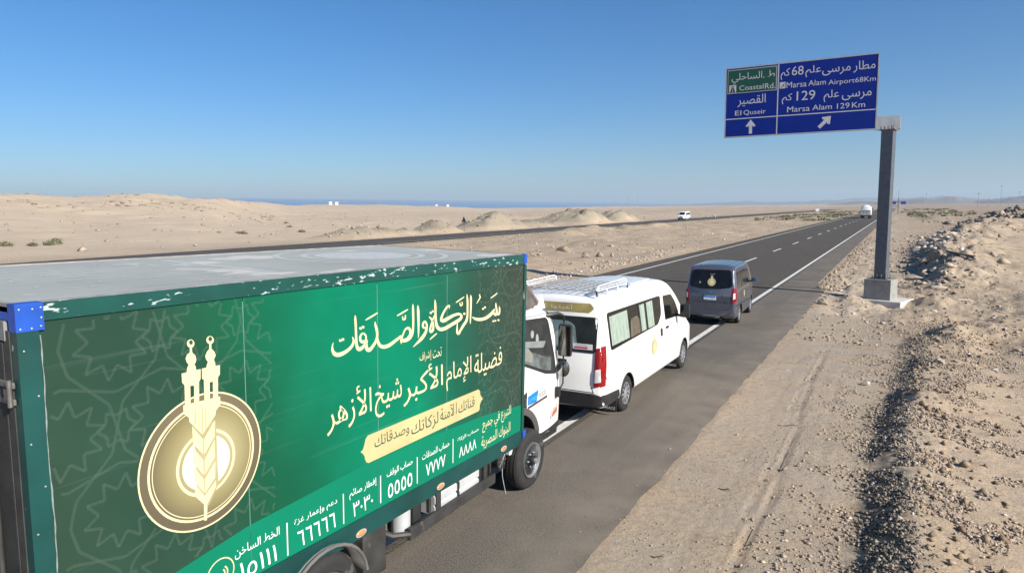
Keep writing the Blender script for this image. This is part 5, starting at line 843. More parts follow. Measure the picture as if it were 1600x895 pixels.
# ---------------- white high-roof van
def van_tum(z): return 1.0-.02*max(0, .55-z)-max(0, z-1.12)**1.35*.115
def van_keys(): return [(0, .915, .42, 2.27), (.02, .95, .38, 2.32), (.06, .978, .36, 2.355), (.13, .993, .34, 2.38), (.30, 1., .32, 2.40), (1.2, 1., .32, 2.43), (3.2, 1., .32, 2.42), (3.9, 1., .32, 2.385), (4.35, 1., .32, 2.27), (4.75, 1., .32, 2.02), (5.15, .995, .32, 1.69), (5.5, .985, .32, 1.38), (5.8, .965, .33, 1.22), (6.1, .92, .36, 1.10), (6.24, .85, .42, .96), (6.29, .74, .48, .80)]
def make_van(name, loc, rz, label, near=True):
    root = empty(name, loc, rz)
    b = Body('body', van_keys(), 1.02, van_tum, .17, .045, lambda z: .11*max(0, z-1.05)/1.3, white, root, wells=[(1.28, .36), (5.33, .36)], wr=.41)
    # tail
    b.decal('rear_window', round_poly([(-.87, 1.37), (.87, 1.37), (.89, 2.02), (-.89, 2.02)], .08), 'B', glassb if near else glass, root, .006)
    bp_ = b.decal('rear_bumper', round_poly([(-.99, .30), (.99, .30), (.99, .60), (.86, .635), (-.86, .635), (-.99, .60)], .03), 'B', blackp, root, .05)
    for sd in 'RL':
        b.decal('bumper_corner', round_poly([(.03, .30), (.86, .30), (.80, .56), (.03, .615)], .03), sd, blackp, bp_, .012)
    curtain = mat('curtain_cloth', (.27, .33, .28), .9, var=.12, scale=9)
    seatm = mat('seat_cloth', (.25, .33, .33), .9, var=.25, scale=5)
    for sg_ in (1, -1):
        o = b.decal('tail_lamp', [(sg_*x, z) for x, z in ((.865, 1.46), (1.0, 1.50), (1.02, .79), (.845, .76))], 'B', redl, root, .016, .05)
        b.decal('reverse_lens', [(sg_*x, z) for x, z in ((.875, 1.08), (.965, 1.10), (.975, .86), (.862, .84))], 'B', clearl, o, .024, .05)
        sd = 'R' if sg_ > 0 else 'L'
        b.decal('tail_lamp', [(.012, .765), (.12, .78), (.19, 1.44), (.20, 1.50), (.012, 1.50)], sd, redl, root, .014, .05)
    if near:
        b.decal('seat_back', round_poly([(-.52, 1.44), (.50, 1.44), (.44, 1.86), (.30, 1.93), (-.35, 1.93), (-.47, 1.84)], .1), 'B', mat('seat_cover', (.16, .22, .225), .6, var=.2, scale=6), root, .0085)
        b.decal('seat_headrest', round_poly([(-.05, 1.47), (.46, 1.47), (.42, 1.68), (.26, 1.76), (.05, 1.74)], .1), 'B', mat('seat_fabric_pale', (.33, .39, .38), .6, var=.2, scale=9), root, .0105)
        b.decal('sticker', [(.42, 1.43), (.80, 1.43), (.80, 1.53), (.42, 1.53)], 'B', mat('sticker_white', (.75, .75, .75), .5), root, .013)
        b.decal('sticker_band', [(.44, 1.445), (.71, 1.445), (.71, 1.475), (.44, 1.475)], 'B', mat('sticker_red', (.6, .03, .05), .5), root, .0145)
        b.ink('sticker_text', fit_text('TOYOTA', .47, .70, 1.485, 1.52, .02), 'B', greyp, root, .0145)
        b.decal('sign_band', [(-.72, 2.10), (.72, 2.10), (.76, 2.13), (.80, 2.18), (.76, 2.23), (.72, 2.26), (-.72, 2.26), (-.8, 2.18)], 'B', mat('gold_band', (.36, .29, .10), .38, var=.35, scale=2.6), root, .006)
        b.ink('band_text', fit_text('أغيثوا', -.05, .38, 2.13, 2.23, .01), 'B', platew, root, .008); b.ink('band_text', fit_text('غزة', -.42, -.12, 2.13, 2.23, .01), 'B', platew, root, .008)
        b.line('door_gap', [(-.84, .64), (-.84, 1.1), (-.86, 1.5), (-.88, 2.05), (-.82, 2.24)], 'B', .012, seamm, root); b.line('door_gap', [(.84, .64), (.80, .75)], 'B', .012, seamm, root)
        b.line('door_gap', [(-.84, .655), (.84, .655)], 'B', .014, seamm, root)
        b.decal('plate_recess', rrect(-.32, .30, .80, 1.12, .05), 'B', mat('white_recess', (.70, .70, .71), .35), root, -.004, skirt=False)
        b.decal('handle', rrect(.0, .30, 1.14, 1.22, .02), 'B', blackp, root, .018)
        b.decal('number_plate', rrect(-.24, .12, .86, 1.02, .01), 'B', platew, root, .012)
        m_ = MB().tube([(-.12, .02, 2.055), (-.1, -.04, 2.05), (.1, -.045, 2.035), (.26, -.03, 2.03)], [.03, .025, .014, .012], 8); m_.build('wiper', blackp, root, True)
    # right and left glass
    side_w = round_poly([(.42, 1.36), (3.25, 1.42), (3.52, 1.60), (3.58, 1.98), (3.50, 2.02), (.40, 2.06)], .09)
    for sd in ('R', 'L'):
        b.decal('side_window', side_w, sd, glass, root, .004)
        b.decal('door_window', round_poly([(3.78, 1.44), (4.72, 1.40), (4.86, 1.46), (4.62, 1.78), (4.38, 1.96), (3.76, 1.99)], .06), sd, glass, root, .004)
        b.line('door_gap', [(1.95, .40), (1.95, 1.32)], sd, .010, seamm, root)
        b.line('door_gap', [(3.68, .40), (3.66, 1.3), (3.66, 1.9), (3.72, 2.06), (4.4, 2.03), (4.68, 1.82)], sd, .010, seamm, root)
        b.line('door_gap', [(4.92, .75), (4.93, 1.30), (4.98, 1.42)], sd, .010, seamm, root)
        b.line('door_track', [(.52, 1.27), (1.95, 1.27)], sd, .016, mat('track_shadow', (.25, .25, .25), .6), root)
        for yy_, zz in ((3.44, 1.22), (3.86, 1.26)):
            b.decal('door_handle', rrect(yy_-.05, yy_+.05, zz-.085, zz+.085, .03) if yy_ < 3.5 else rrect(yy_-.08, yy_+.10, zz-.02, zz+.03, .02), sd, blackp, root, .02)
        if near:
            cl = [(.50, .72), (.72, .96), (.96, 1.16), (1.16, 1.40)]
            for (a, c, lt) in ((.50, 1.44, 1), (2.12, 2.46, 1), (2.60, 3.0, 1)):
                if lt:
                    k = max(3, int((c-a)/.09)); w_ = (c-a)/k
                    for j in range(k):
                        q0 = a+j*w_; b.decal('curtain', [(q0+.001, 1.44), (q0+w_*.97, 1.44), (q0+w_*.99, 1.98), (q0+.001, 1.98)], sd, curtain, root, .007+.002*(j % 2), .3)
                        bpy.data.objects  # each pleat is a strip of its own
            b.decal('seat_row', round_poly([(1.50, 1.42), (2.12, 1.44), (2.10, 1.72), (1.95, 1.80), (1.60, 1.78)], .06), sd, mat('brown_seat', (.10, .08, .055), .8, var=.4, scale=6), root, .0065, .3)
            b.decal('window_pillar', [(2.10, 1.40), (2.17, 1.40), (2.15, 2.02), (2.08, 2.02)], sd, blackp, root, .011)
            b.line('crease_shade', [(.45, 1.08), (1.9, 1.085)], sd, .006, mat('crease_shadow', (.45, .45, .45), .6), root)  # shade along the body crease, painted as a thin grey line
        m_ = MB(); sg_ = 1 if sd == 'R' else -1
        m_.box(sg_*1.02-.05, sg_*1.02+.20*1, 0, 0, 0, 0) if False else None
        p, d = b.cast(sd, 4.66, 1.45)
        m_ = MB().box(-.12, .12, -.06, .06, -.17, .15, .05); mo = m_.build('wing_mirror', blackp, root, True); mo.location = (p.x+sg_*.22, 4.62, 1.56)
        MB().box(-.095, .095, -.068, -.060, -.14, .12, 0).build('mirror_glass', glass, mo)
        MB().tube([(-sg_*.26, .06, -.12), (-sg_*.05, .02, -.14)], [.035, .03], 8).build('mirror_arm', blackp, mo, True)
        for y_, wi in ((1.28, -1), (5.33, 1)):
            b.line('arch_lip', [(y_+.425*math.cos(a), .36+.425*math.sin(a)) for a in np.linspace(-.05 if wi < 0 else .1, 3.15, 22)], sd, .022, mat('arch_shade', (.55, .54, .52), .4), root, .006)
            MB().box(sg_*.70, sg_*.97, y_-.47, y_-.45, .10, .36, .005).build('mud_flap', blackp, root)
    if near:
        b.ink('flap_text', fit_text('HIACE', .0, .01, 0, .01), 'R', platew, root) if False else None
        for yv in (1.28, 5.33):
            pl = fit_text('HIACE', .74, .95, .14, .19, .04)
            print_on('flap_text', pl, lambda u, v, h, yv=yv: (u, yv-.475-h, v), platew, root)
        place = lambda u, v, h: (lambda r_: (r_[0]-r_[1]*(.005+h)) if r_[0] is not None else Vector((0, 0, 0)))(b.cast('R', u, v))
        logo(root, place, 2.93, .99, .165, 'van')
        b.ink('side_text', fit_text('بيت الزكاة والصدقات', 2.62, 3.22, .56, .72, .012), 'R', greyp, root, .005)
        b.ink('side_text', fit_text('تحت إشراف فضيلة الإمام الأكبر', 2.64, 3.20, .50, .545, .01), 'R', greyp, root, .005)
        rk = empty('roof_rack', (0, 0, 0), 0, root); rw = mat('rack_white', (.72, .72, .72), .4)
        z0 = 2.475
        for sg_ in (1, -1):
            x = .78*sg_; m_ = MB()
            m_.tube([(x, .25, z0), (x, .30, z0+.055), (x, .38, z0+.080), (x, 1.7, z0+.095), (x, 1.80, z0+.06), (x, 1.82, z0-.05)], .014, 8)
            m_.tube([(x, .25, z0), (x, 1.82, z0-.01)], .013, 8); m_.tube([(x, .3, z0+.035), (x, 1.80, z0+.04)], .009, 6)
            m_.build('rack_rail', rw, rk, True)
            for yy_ in (.25, .75, 1.3, 1.84): MB().tube([(x, yy_, z0), (x*1.02, yy_, z0-.10)], .018, 8).build('rack_foot', blackp if yy_ in (1.84, .25) else rw, rk, True)
        for i in range(8): MB().tube([(-.78, .25+i*.23, z0-.005), (.78, .25+i*.23, z0-.005)], .009, 6).build('rack_bar', mat('rack_grey', (.42, .42, .42), .45, .4), rk, True)
        for i in range(9): MB().tube([(-.70+i*.175, .25, z0+.010), (-.70+i*.175, 1.86, z0+.010)], .008, 6).build('rack_bar', MATS['rack_grey'], rk, True)
        for i in range(5): b.line('roof_rib', [(-.56+i*.28, 2.0), (-.56+i*.28, 3.9)], 'T', .03, mat('roof_rib', (.62, .62, .62), .4), root, .006)
        m_ = MB().tube([(.72, 2.2, 2.405), (.72, 3.4, 2.395)], .010, 6); m_.build('roof_strip', white, root, True)
    # nose
    b.decal('windscreen', round_poly([(-.80, 1.42), (.80, 1.42), (.72, 2.14), (-.72, 2.14)], .1), 'F', glass, root, .006)
    for sg_ in (1, -1): b.decal('headlight', round_poly([(sg_*.50, .95), (sg_*.86, .98), (sg_*.80, .78), (sg_*.5, .80)][::sg_], .03), 'F', clearl, root, .01)
    b.decal('grille', round_poly([(-.46, .98), (.46, .98), (.46, .62), (-.46, .62)], .04), 'F', blackp, root, .012)
    b.decal('front_bumper', round_poly([(-.66, .52), (.66, .52), (.66, .40), (-.66, .40)], .03), 'F', blackp, root, .015)
    for y_ in (1.28, 5.33):
        wheel(root, 1.0, y_, .36, .22, 'van', 1); wheel(root, -1.0, y_, .36, .22, 'van', -1)
    MB().box(-.8, .8, .3, 5.9, .24, .42).build('underbody', darkin, root)
    return tag(root, label, 'van')
make_van('passenger_van', (-5.525, 11.2, 0), 0, 'white high-roof minibus with roof rack and gold emblem, stopped ahead of the truck')
make_van('passenger_van', (-53.4, 196, .03), math.pi, 'white van driving towards the camera on the far road', near=False)

# ---------------- grey microvan
greyc = mat('grey_blue_paint', (.098, .102, .126), .25, .35, var=.10, scale=1.5, coat=.7, wear=((.14, .13, .12), .33, 2.5, (1, 1, 1)))
def make_microvan(loc, rz):
    root = empty('microvan', loc, rz)
    keys = [(0, .90, .36, 1.87), (.03, .945, .30, 1.93), (.09, .975, .27, 1.97), (.22, 1., .25, 2.0), (.6, 1., .25, 2.02), (2.4, 1., .25, 2.02), (2.9, 1., .25, 1.96), (3.25, .99, .25, 1.72), (3.55, .98, .25, 1.40), (3.8, .95, .26, 1.16), (4.05, .90, .28, 1.02), (4.2, .80, .34, .88), (4.25, .66, .42, .74)]
    tum_ = lambda z: 1.0-.03*max(0, .5-z)-max(0, z-1.0)**1.3*.155
    b = Body('body', keys, .845, tum_, .13, .035, lambda z: .26*max(0, z-1.05), greyc, root, wells=[(.93, .33), (3.42, .33)], wr=.365, wd=.26)
    b.decal('rear_window', round_poly([(-.66, 1.30), (-.3, 1.24), (.3, 1.24), (.66, 1.30), (.70, 1.38), (.64, 1.81), (.56, 1.86), (-.56, 1.86), (-.64, 1.81), (-.70, 1.38)], .06), 'B', glass, root, .008)
    b.line('window_frame', [(-.70, 1.30), (-.735, 1.42), (-.67, 1.84), (-.57, 1.895), (.57, 1.895), (.67, 1.84), (.735, 1.42), (.70, 1.30)], 'B', .02, mat('grey_highlight', (.16, .17, .21), .2, .5, coat=.7), root, .006)
    place = lambda u, v, h: (lambda r_: (r_[0]-r_[1]*(.010+h)) if r_[0] is not None else Vector((0, 0, 0)))(b.cast('B', u, v))
    logo(root, place, .02, 1.46, .125, 'micro')
    b.ink('window_text', fit_text('البيت', -.04, .10, 1.70, 1.74, .02), 'B', platew, root, .011)
    b.decal('window_sticker', ellipse(-.36, 1.44, .02, .03, 12), 'B', greyp, root, .011)
    for sg_ in (1, -1):
        o = b.decal('tail_lamp', [(sg_*x, z) for x, z in ((.715, 1.27), (.82, 1.30), (.84, .82), (.70, .79))], 'B', redl, root, .014, .05)
        b.decal('reverse_lens', [(sg_*x, z) for x, z in ((.75, 1.10), (.80, 1.12), (.81, .93), (.745, .91))], 'B', clearl, o, .020, .05)
        b.decal('tail_lamp', [(.03, .84), (.12, .86), (.15, 1.2), (.20, 1.26), (.10, 1.26)], 'R' if sg_ > 0 else 'L', redl, root, .012, .05)
    b.decal('number_plate', rrect(-.21, .19, .87, 1.01, .01), 'B', platew, root, .012, .1); b.decal('plate_band', [(-.205, .95), (.185, .95), (.185, 1.005), (-.205, 1.005)], 'B', platem, root, .014)
    b.ink('plate_text', fit_text('٩٤٣١ ص د', -.18, .16, .88, .942, .02), 'B', platem, root, .0145)
    b.decal('plate_garnish', rrect(-.22, .20, 1.02, 1.055, .01), 'B', chrome, root, .016); b.decal('lock', ellipse(.40, 1.03, .012, .022, 10), 'B', chrome, root, .014)
    b.ink('badge', fit_text('CHEVROLET', .42, .64, .775, .80, .01), 'B', chrome, root, .006); b.ink('badge', fit_text('MOVE', -.62, -.50, 1.045, 1.075, .02), 'B', chrome, root, .006)
    b.ink('badge_emblem', [([(-.10, 1.13), (-.03, 1.14), (-.03, 1.155), (.03, 1.155), (.03, 1.14), (.10, 1.13), (.03, 1.12), (.03, 1.11), (-.03, 1.11), (-.03, 1.12)], [])], 'B', chrome, root, .012)
    b.line('door_gap', [(-.70, .80), (-.66, .56), (.66, .56), (.70, .80)], 'B', .014, seamm, root); b.line('crease', [(-.55, .80), (.55, .80)], 'B', .012, mat('grey_dark', (.035, .037, .045), .4), root, .003)
    bp_ = b.decal('rear_bumper', round_poly([(-.81, .26), (.81, .26), (.82, .52), (.73, .55), (-.73, .55), (-.82, .52)], .03), 'B', greyc, root, .045)
    b.decal('bumper_slot', rrect(-.22, .22, .33, .37, .01), 'B', mat('slot_grey', (.2, .2, .2), .5), bp_, .052)
    for sd in ('R', 'L'):
        sg_ = 1 if sd == 'R' else -1
        b.decal('side_window', round_poly([(.36, 1.22), (1.02, 1.22), (1.0, 1.77), (.44, 1.79)], .05), sd, glass, root, .006)
        b.decal('side_window', round_poly([(1.16, 1.22), (2.02, 1.22), (1.98, 1.78), (1.14, 1.78)], .05), sd, glass, root, .006)
        b.decal('door_window', round_poly([(2.14, 1.22), (3.02, 1.18), (3.05, 1.26), (2.78, 1.72), (2.12, 1.77)], .05), sd, glass, root, .006)
        b.line('door_gap', [(1.09, .36), (1.09, 1.85), (2.9, 1.86)], sd, .012, seamm, root); b.line('door_gap', [(2.08, .36), (2.08, 1.85)], sd, .012, seamm, root); b.line('door_gap', [(3.1, .5), (3.1, 1.2)], sd, .012, seamm, root)
        b.line('side_crease', [(.1, 1.08), (3.6, 1.04)], sd, .012, MATS['grey_highlight'], root, .004); b.line('side_moulding', [(.1, .70), (3.0, .62)], sd, .03, MATS['grey_dark'], root, .01)
        for yy_ in (1.2, 2.2): b.decal('door_handle', rrect(yy_, yy_+.13, 1.02, 1.05, .01), sd, chrome, root, .02)
        b.decal('side_emblem', ellipse(1.62, .95, .09, .12, 20), sd, gdisc, root, .006)
        p, d = b.cast(sd, 2.98, 1.25)
        mo = MB().box(-.10, .10, -.05, .05, -.07, .08, .035).build('wing_mirror', mat('mirror_blue', (.05, .11, .17), .15, .5, coat=.8), root, True); mo.location = (p.x+sg_*.15, 2.98, 1.30)
        MB().tube([(-sg_*.18, .03, -.06), (0, 0, -.05)], .025, 6).build('mirror_arm', blackp, mo)
        for y_ in (.93, 3.42):
            wheel(root, sg_*.82, y_, .315, .17, 'car', sg_); MB().box(sg_*.60-.1, sg_*.60+.12, y_-.40, y_-.385, .10, .3).build('mud_flap', blackp, root)
    for i in range(7): b.line('roof_rib', [(-.45+i*.15, .35), (-.45+i*.15, 2.7)], 'T', .028, mat('grey_rib', (.12, .135, .17), .25, .4, coat=.7), root, .012)
    b.decal('windscreen', round_poly([(-.62, 1.24), (.62, 1.24), (.54, 1.84), (-.54, 1.84)], .08), 'F', glass, root, .006)
    b.decal('grille', rrect(-.4, .4, .72, .86, .03), 'F', blackp, root, .01)
    for sg_ in (1, -1): b.decal('headlight', rrect(*sorted((sg_*.44, sg_*.62)), .80, .96, .03), 'F', clearl, root, .01)
    MB().box(-.62, .62, .25, 3.9, .19, .34).build('underbody', darkin, root)
    MB().tube([(.35, -.02, .22), (.35, .5, .25)], .03, 8).build('exhaust', blacksteel, root, True)
    return tag(root, 'grey-blue microvan with black rear window and gold emblem, first in the line of vehicles', 'microvan')
make_microvan((-5.42, 22.95, 0), R(2.2))
# ------------------------------------------------------------------ the box truck
dgreen = mat('dark_green_paint', (.004, .062, .052), .38, var=.25, scale=2, coat=.2, wear=((.42, .50, .50), .38, 30, (.7, .3, 1.0)))
dgreen2 = mat('dark_green_rail', (.004, .048, .045), .4, var=.25, scale=2, coat=.2, wear=((.25, .33, .33), .27, 9, (1, .4, 1)))
dgreen3 = mat('dark_green_post', (.004, .055, .050), .42, var=.25, scale=2, coat=.2, wear=((.30, .38, .38), .335, 11, (1, 1, .5)))
bluem = mat('blue_bracket', (.012, .075, .40), .42, var=.15, scale=6, wear=((.4, .42, .45), .30, 12, (1, 1, 1)))
boxdark = mat('box_dark', (.035, .034, .032), .6, var=.4, scale=4, bump=.2, wear=((.12, .10, .085), .38, 3, (1, 1, 1)))
boxgrey = mat('box_back_grey', (.06, .058, .054), .55, .2, var=.3, scale=6)
rivetm = mat('rivet', (.5, .52, .55), .35, .8)

def panel_material():
    """printed vinyl: the print's own colour runs across the panels"""
    m = bpy.data.materials.new('printed_green_vinyl'); m.use_nodes = True; n = m.node_tree.nodes; l = m.node_tree.links
    b = n['Principled BSDF']; tc = n.new('ShaderNodeTexCoord'); sp = n.new('ShaderNodeSeparateXYZ'); l.new(tc.outputs['Object'], sp.inputs[0])
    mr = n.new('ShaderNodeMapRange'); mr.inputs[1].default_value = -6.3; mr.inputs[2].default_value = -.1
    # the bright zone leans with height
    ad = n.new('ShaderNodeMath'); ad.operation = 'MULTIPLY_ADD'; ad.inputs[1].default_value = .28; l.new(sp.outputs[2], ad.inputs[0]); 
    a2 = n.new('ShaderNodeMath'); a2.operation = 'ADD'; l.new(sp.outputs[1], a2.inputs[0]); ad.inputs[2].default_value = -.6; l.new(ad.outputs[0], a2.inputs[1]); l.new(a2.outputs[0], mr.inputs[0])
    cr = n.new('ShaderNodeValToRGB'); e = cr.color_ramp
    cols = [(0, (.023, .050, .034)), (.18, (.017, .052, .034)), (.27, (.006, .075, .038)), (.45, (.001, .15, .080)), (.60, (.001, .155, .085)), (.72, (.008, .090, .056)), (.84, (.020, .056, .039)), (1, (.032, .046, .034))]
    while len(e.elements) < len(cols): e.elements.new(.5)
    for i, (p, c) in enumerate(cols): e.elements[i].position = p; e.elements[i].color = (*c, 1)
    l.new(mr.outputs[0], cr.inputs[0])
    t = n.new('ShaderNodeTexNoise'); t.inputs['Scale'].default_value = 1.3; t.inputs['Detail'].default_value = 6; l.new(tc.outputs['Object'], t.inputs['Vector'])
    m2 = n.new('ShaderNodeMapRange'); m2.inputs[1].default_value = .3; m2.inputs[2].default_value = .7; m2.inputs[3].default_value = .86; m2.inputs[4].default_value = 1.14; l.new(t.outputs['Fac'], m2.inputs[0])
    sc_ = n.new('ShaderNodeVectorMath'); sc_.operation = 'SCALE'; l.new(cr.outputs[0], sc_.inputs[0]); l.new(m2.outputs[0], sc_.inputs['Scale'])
    # long thin scuffs along the side
    mp = n.new('ShaderNodeMapping'); mp.inputs['Scale'].default_value = (1, .12, 9); mp.inputs['Rotation'].default_value = (.06, 0, 0); l.new(tc.outputs['Object'], mp.inputs[0])
    s1 = n.new('ShaderNodeTexNoise'); s1.inputs['Scale'].default_value = 3.2; s1.inputs['Detail'].default_value = 3; l.new(mp.outputs[0], s1.inputs['Vector'])
    s2 = n.new('ShaderNodeMapRange'); s2.inputs[1].default_value = .62; s2.inputs[2].default_value = .80; s2.inputs[4].default_value = .10; l.new(s1.outputs['Fac'], s2.inputs[0])
    mx = n.new('ShaderNodeMix'); mx.data_type = 'RGBA'; mx.inputs[7].default_value = (.32, .40, .36, 1); l.new(s2.outputs[0], mx.inputs[0]); l.new(sc_.outputs[0], mx.inputs[6])
    l.new(mx.outputs[2], b.inputs['Base Color']); b.inputs['Roughness'].default_value = .5; b.inputs['Specular IOR Level'].default_value = .13
    bp = n.new('ShaderNodeBump'); bp.inputs['Strength'].default_value = .35; bp.inputs['Distance'].default_value = .02; l.new(t.outputs['Fac'], bp.inputs['Height']); l.new(bp.outputs[0], b.inputs['Normal'])
    return m
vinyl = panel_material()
band_m = mat('print_band_green', (.003, .165, .092), .5, spec=.13, var=.10, scale=.8)
pattern_m = mat('print_star_pattern', (.42, .52, .44), .5, var=.1, scale=2, alpha=.042)
roofm = mat('faded_roof', (.33, .345, .325), .85, spec=.15, var=.10, scale=.9, bump=.15, bscale=6, wear=((.50, .485, .45), .42, 1.4, (1, .6, 1)))
ghost = mat('ghost_print', (.46, .47, .455), .6, var=.10, scale=20, wear=((.42, .43, .425), .5, 14, (1, 1, 1)))

T = tag(empty('box_truck', (-4.45, 8.27, 0)), 'large green box truck with white cab and printed gold mosque emblem', 'truck')
T.rotation_euler = (0, R(1.7), 0)
XP = -.04; U0, U1 = -6.32, -.15; WB = 2.55
def topz(u): return 3.475+(u-U0)*(3.372-3.475)/(U1-U0)
def botz(u): return .862+(u-U0)*(.712-.862)/(U1-U0)
def trap(m_, x0, x1, u0, u1, f0, f1):
    """prism in the side plane whose lower and upper edges follow functions of u"""
    return m_.prism([(u0, f0(u0)), (u1, f0(u1)), (u1, f1(u1)), (u0, f1(u0))], 'x', x0, x1)
core = MB(); trap(core, XP-WB+.02, XP-.03, U0+.03, U1-.02, lambda u: botz(u)+.02, lambda u: topz(u)-.03)
box = core.build('cargo_box', boxdark, T)
# roof sheets, slightly sunk inside the rim
sh = [U0+.02, -4.2, -2.1, U1-.01]
for a, b_ in zip(sh, sh[1:]):
    trap(MB(), XP-WB+.05, XP-.05, a+.004, b_-.004, lambda u: topz(u)-.03, lambda u: topz(u)-.006).build('roof_sheet', roofm, box)
rim_m = mat('roof_rim', (.30, .27, .25), .6, var=.3, scale=8)
for x0, x1 in ((XP-WB+.0, XP-WB+.05), (XP-.055, XP-.008)):
    trap(MB(), x0, x1, U0, U1, lambda u: topz(u)-.05, lambda u: topz(u)+.002).build('roof_rim', rim_m, box)
for u in (U0, U1-.03): MB().box(XP-WB, XP-.008, u, u+.03, topz(u)-.05, topz(u)+.0015).build('roof_rim', rim_m, box)
# ghost of old print on the roof: lines of lost writing, a faded disc, a pale strip
def rf(x, u, h=0): return (x, u, topz(u)-.0055+.001+h)
def roofshape(name, poly): return mesh_obj(name, [rf(x, u) for x, u in poly], [tuple(range(len(poly)))], ghost, box)
roofshape('faded_strip', [(-.55, -4.05), (-.47, -3.97), (-2.2, -3.92), (-2.2, -4.02)])
V = []; F = []
for r0, r1 in ((.80, .86), (.55, .62), (.0001, .48)):
    for k in range(40):
        a, c = 2*math.pi*k/40, 2*math.pi*(k+1)/40; b0 = len(V)
        for q, rr_ in ((a, r0), (c, r0), (c, r1), (a, r1)): V.append(rf(-1.35+rr_*math.cos(q)*1.15, -1.9+rr_*math.sin(q)*1.3))
        F.append((b0, b0+1, b0+2, b0+3))
mesh_obj('faded_disc', V, F, ghost, box)
rr = random.Random(5); V = []; F = []
for row in range(9):
    x = -.35-row*.22; u = -5.9+rr.random()*.2
    while u < -4.4:
        ln = rr.uniform(.06, .32); w_ = rr.uniform(.012, .035)
        if rr.random() < .75:
            b0 = len(V); V += [rf(x, u), rf(x-w_, u+.01), rf(x-w_*.8, u+ln), rf(x+w_*.2, u+ln)]; F.append((b0, b0+1, b0+2, b0+3))
            if rr.random() < .5: b0 = len(V); V += [rf(x, u+ln*.5), rf(x, u+ln*.5+.02), rf(x-.09, u+ln*.5+.03), rf(x-.09, u+ln*.5+.015)]; F.append((b0, b0+1, b0+2, b0+3))
        u += ln+rr.uniform(.03, .14)
tag(mesh_obj('faded_writing', V, F, ghost, box), kind='stuff')
# side panels: printed sheets with butt joints, frame members proud of them
FR = .165                                            # frame member width
cuts = [U0+.12, -4.755, -3.19, -2.005, U1-.06]
for a, b_ in zip(cuts, cuts[1:]):
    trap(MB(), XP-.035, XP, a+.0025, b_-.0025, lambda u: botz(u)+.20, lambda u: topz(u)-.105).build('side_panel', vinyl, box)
sm = mat('panel_joint', (.10, .22, .17), .5)
for u in cuts[1:-1]: trap(MB(), XP-.02, XP+.001, u-.0035, u+.0035, lambda q: botz(q)+.20, lambda q: topz(q)-.15).build('panel_joint', sm, box)
trap(MB(), XP-.04, XP+.014, U0+.145, U1-.075, lambda u: topz(u)-.108-.003*(u-U0), lambda u: topz(u)-.0).build('top_rail', dgreen, box)
trap(MB(), XP-.04, XP+.010, U0+.12, U1-.06, lambda u: botz(u), lambda u: botz(u)+.205).build('bottom_rail', dgreen2, box)
trap(MB(), XP-.06, XP+.016, U0, U0+.118, lambda u: botz(u), lambda u: topz(u)-.16).build('corner_post', dgreen3, box)
trap(MB(), XP-.06, XP+.016, U1-.065, U1, lambda u: botz(u)+.18, lambda u: topz(u)-.12).build('corner_post', dgreen3, box)
for nm, x0, x1, a, b_, f0, f1 in (('corner_bracket', XP-.06, XP+.020, U0-.003, U0+.148, lambda u: topz(u)-.162, lambda u: topz(u)+.003), ('corner_bracket', XP-.06, XP+.020, U1-.078, U1+.003, lambda u: topz(u)-.125, lambda u: topz(u)+.003), ('corner_bracket', XP-.06, XP+.020, U1-.03, U1+.055, lambda u: botz(u)+.0, lambda u: botz(u)+.19)):
    br = trap(MB(), x0, x1, a, b_, f0, f1).build(nm, bluem, box)
for (u, v) in [(U0+.02, topz(U0)-.03), (U0+.09, topz(U0)-.035), (U0+.135, topz(U0)-.03), (U0+.135, topz(U0)-.09), (U0+.02, topz(U0)-.145), (U0+.08, topz(U0)-.148), (U0+.13, topz(U0)-.14)]+[(U0+.03+.06*(i % 2), 3.2-i*.28) for i in range(9)]:
    MB().lathe([(0, .0075), (.004, .006), (.006, 0)], c=(XP+.018, u, v), n=8).build('rivet', rivetm, box)

# weather edge: sealing bead between print and frame
bead = mat('sealant_bead', (.22, .26, .25), .6, var=.3, scale=20)
m_ = MB(); pts = [(XP+.004, U0+.128+.002*math.sin(i*1.7)+.004*math.sin(i*.4), 3.28-i*.06) for i in range(41)]; m_.tube(pts, [.002+.004*rr.random() for _ in pts], 6); m_.build('sealant_bead', bead, box)
# printed artwork
def pl(u, v, h): return (XP+h, u, v)
bandp = [(U0+.13, botz(U0)+.205), (U1-.068, botz(U1)+.205), (U1-.068, 1.283), (-1.2, 1.405), (-2.4, 1.475), (-3.4, 1.515), (-4.78, 1.478), (U0+.13, 1.30)]
print_on('print_band', [(bandp, [])], pl, band_m, box, .001)
# star lattice
EC0 = (-5.143, 2.148)
seg = []
def star(cx, cy, r0):
    P = []
    for k in range(20):
        a = math.pi*k/10+.157; r_ = r0 if k % 2 == 0 else r0*.62; P.append((cx+r_*math.cos(a), cy+r_*math.sin(a)))
    return P
for j in range(5):
    for i in range(11):
        cx, cy = -6.1+i*.66+(j % 2)*.33, 1.45+j*.57
        P = star(cx, cy, .25); seg += [(P[k], P[(k+1) % 20]) for k in range(20)]
        Q = [(cx+.33*math.cos(math.pi*k/6), cy+.33*math.sin(math.pi*k/6)) for k in range(12)]; seg += [(Q[k], Q[(k+1) % 12]) for k in range(12)]
        P = [(cx+.33+(.085 if k % 2 else .13)*math.cos(math.pi*k/6), cy+(.085 if k % 2 else .13)*math.sin(math.pi*k/6)) for k in range(12)]; seg += [(P[k], P[(k+1) % 12]) for k in range(12)]
seg = [((a[0]+(c[0]-a[0])*k/4, a[1]+(c[1]-a[1])*k/4), (a[0]+(c[0]-a[0])*(k+1)/4, a[1]+(c[1]-a[1])*(k+1)/4)) for a, c in seg for k in range(4)]
V = []; F = []
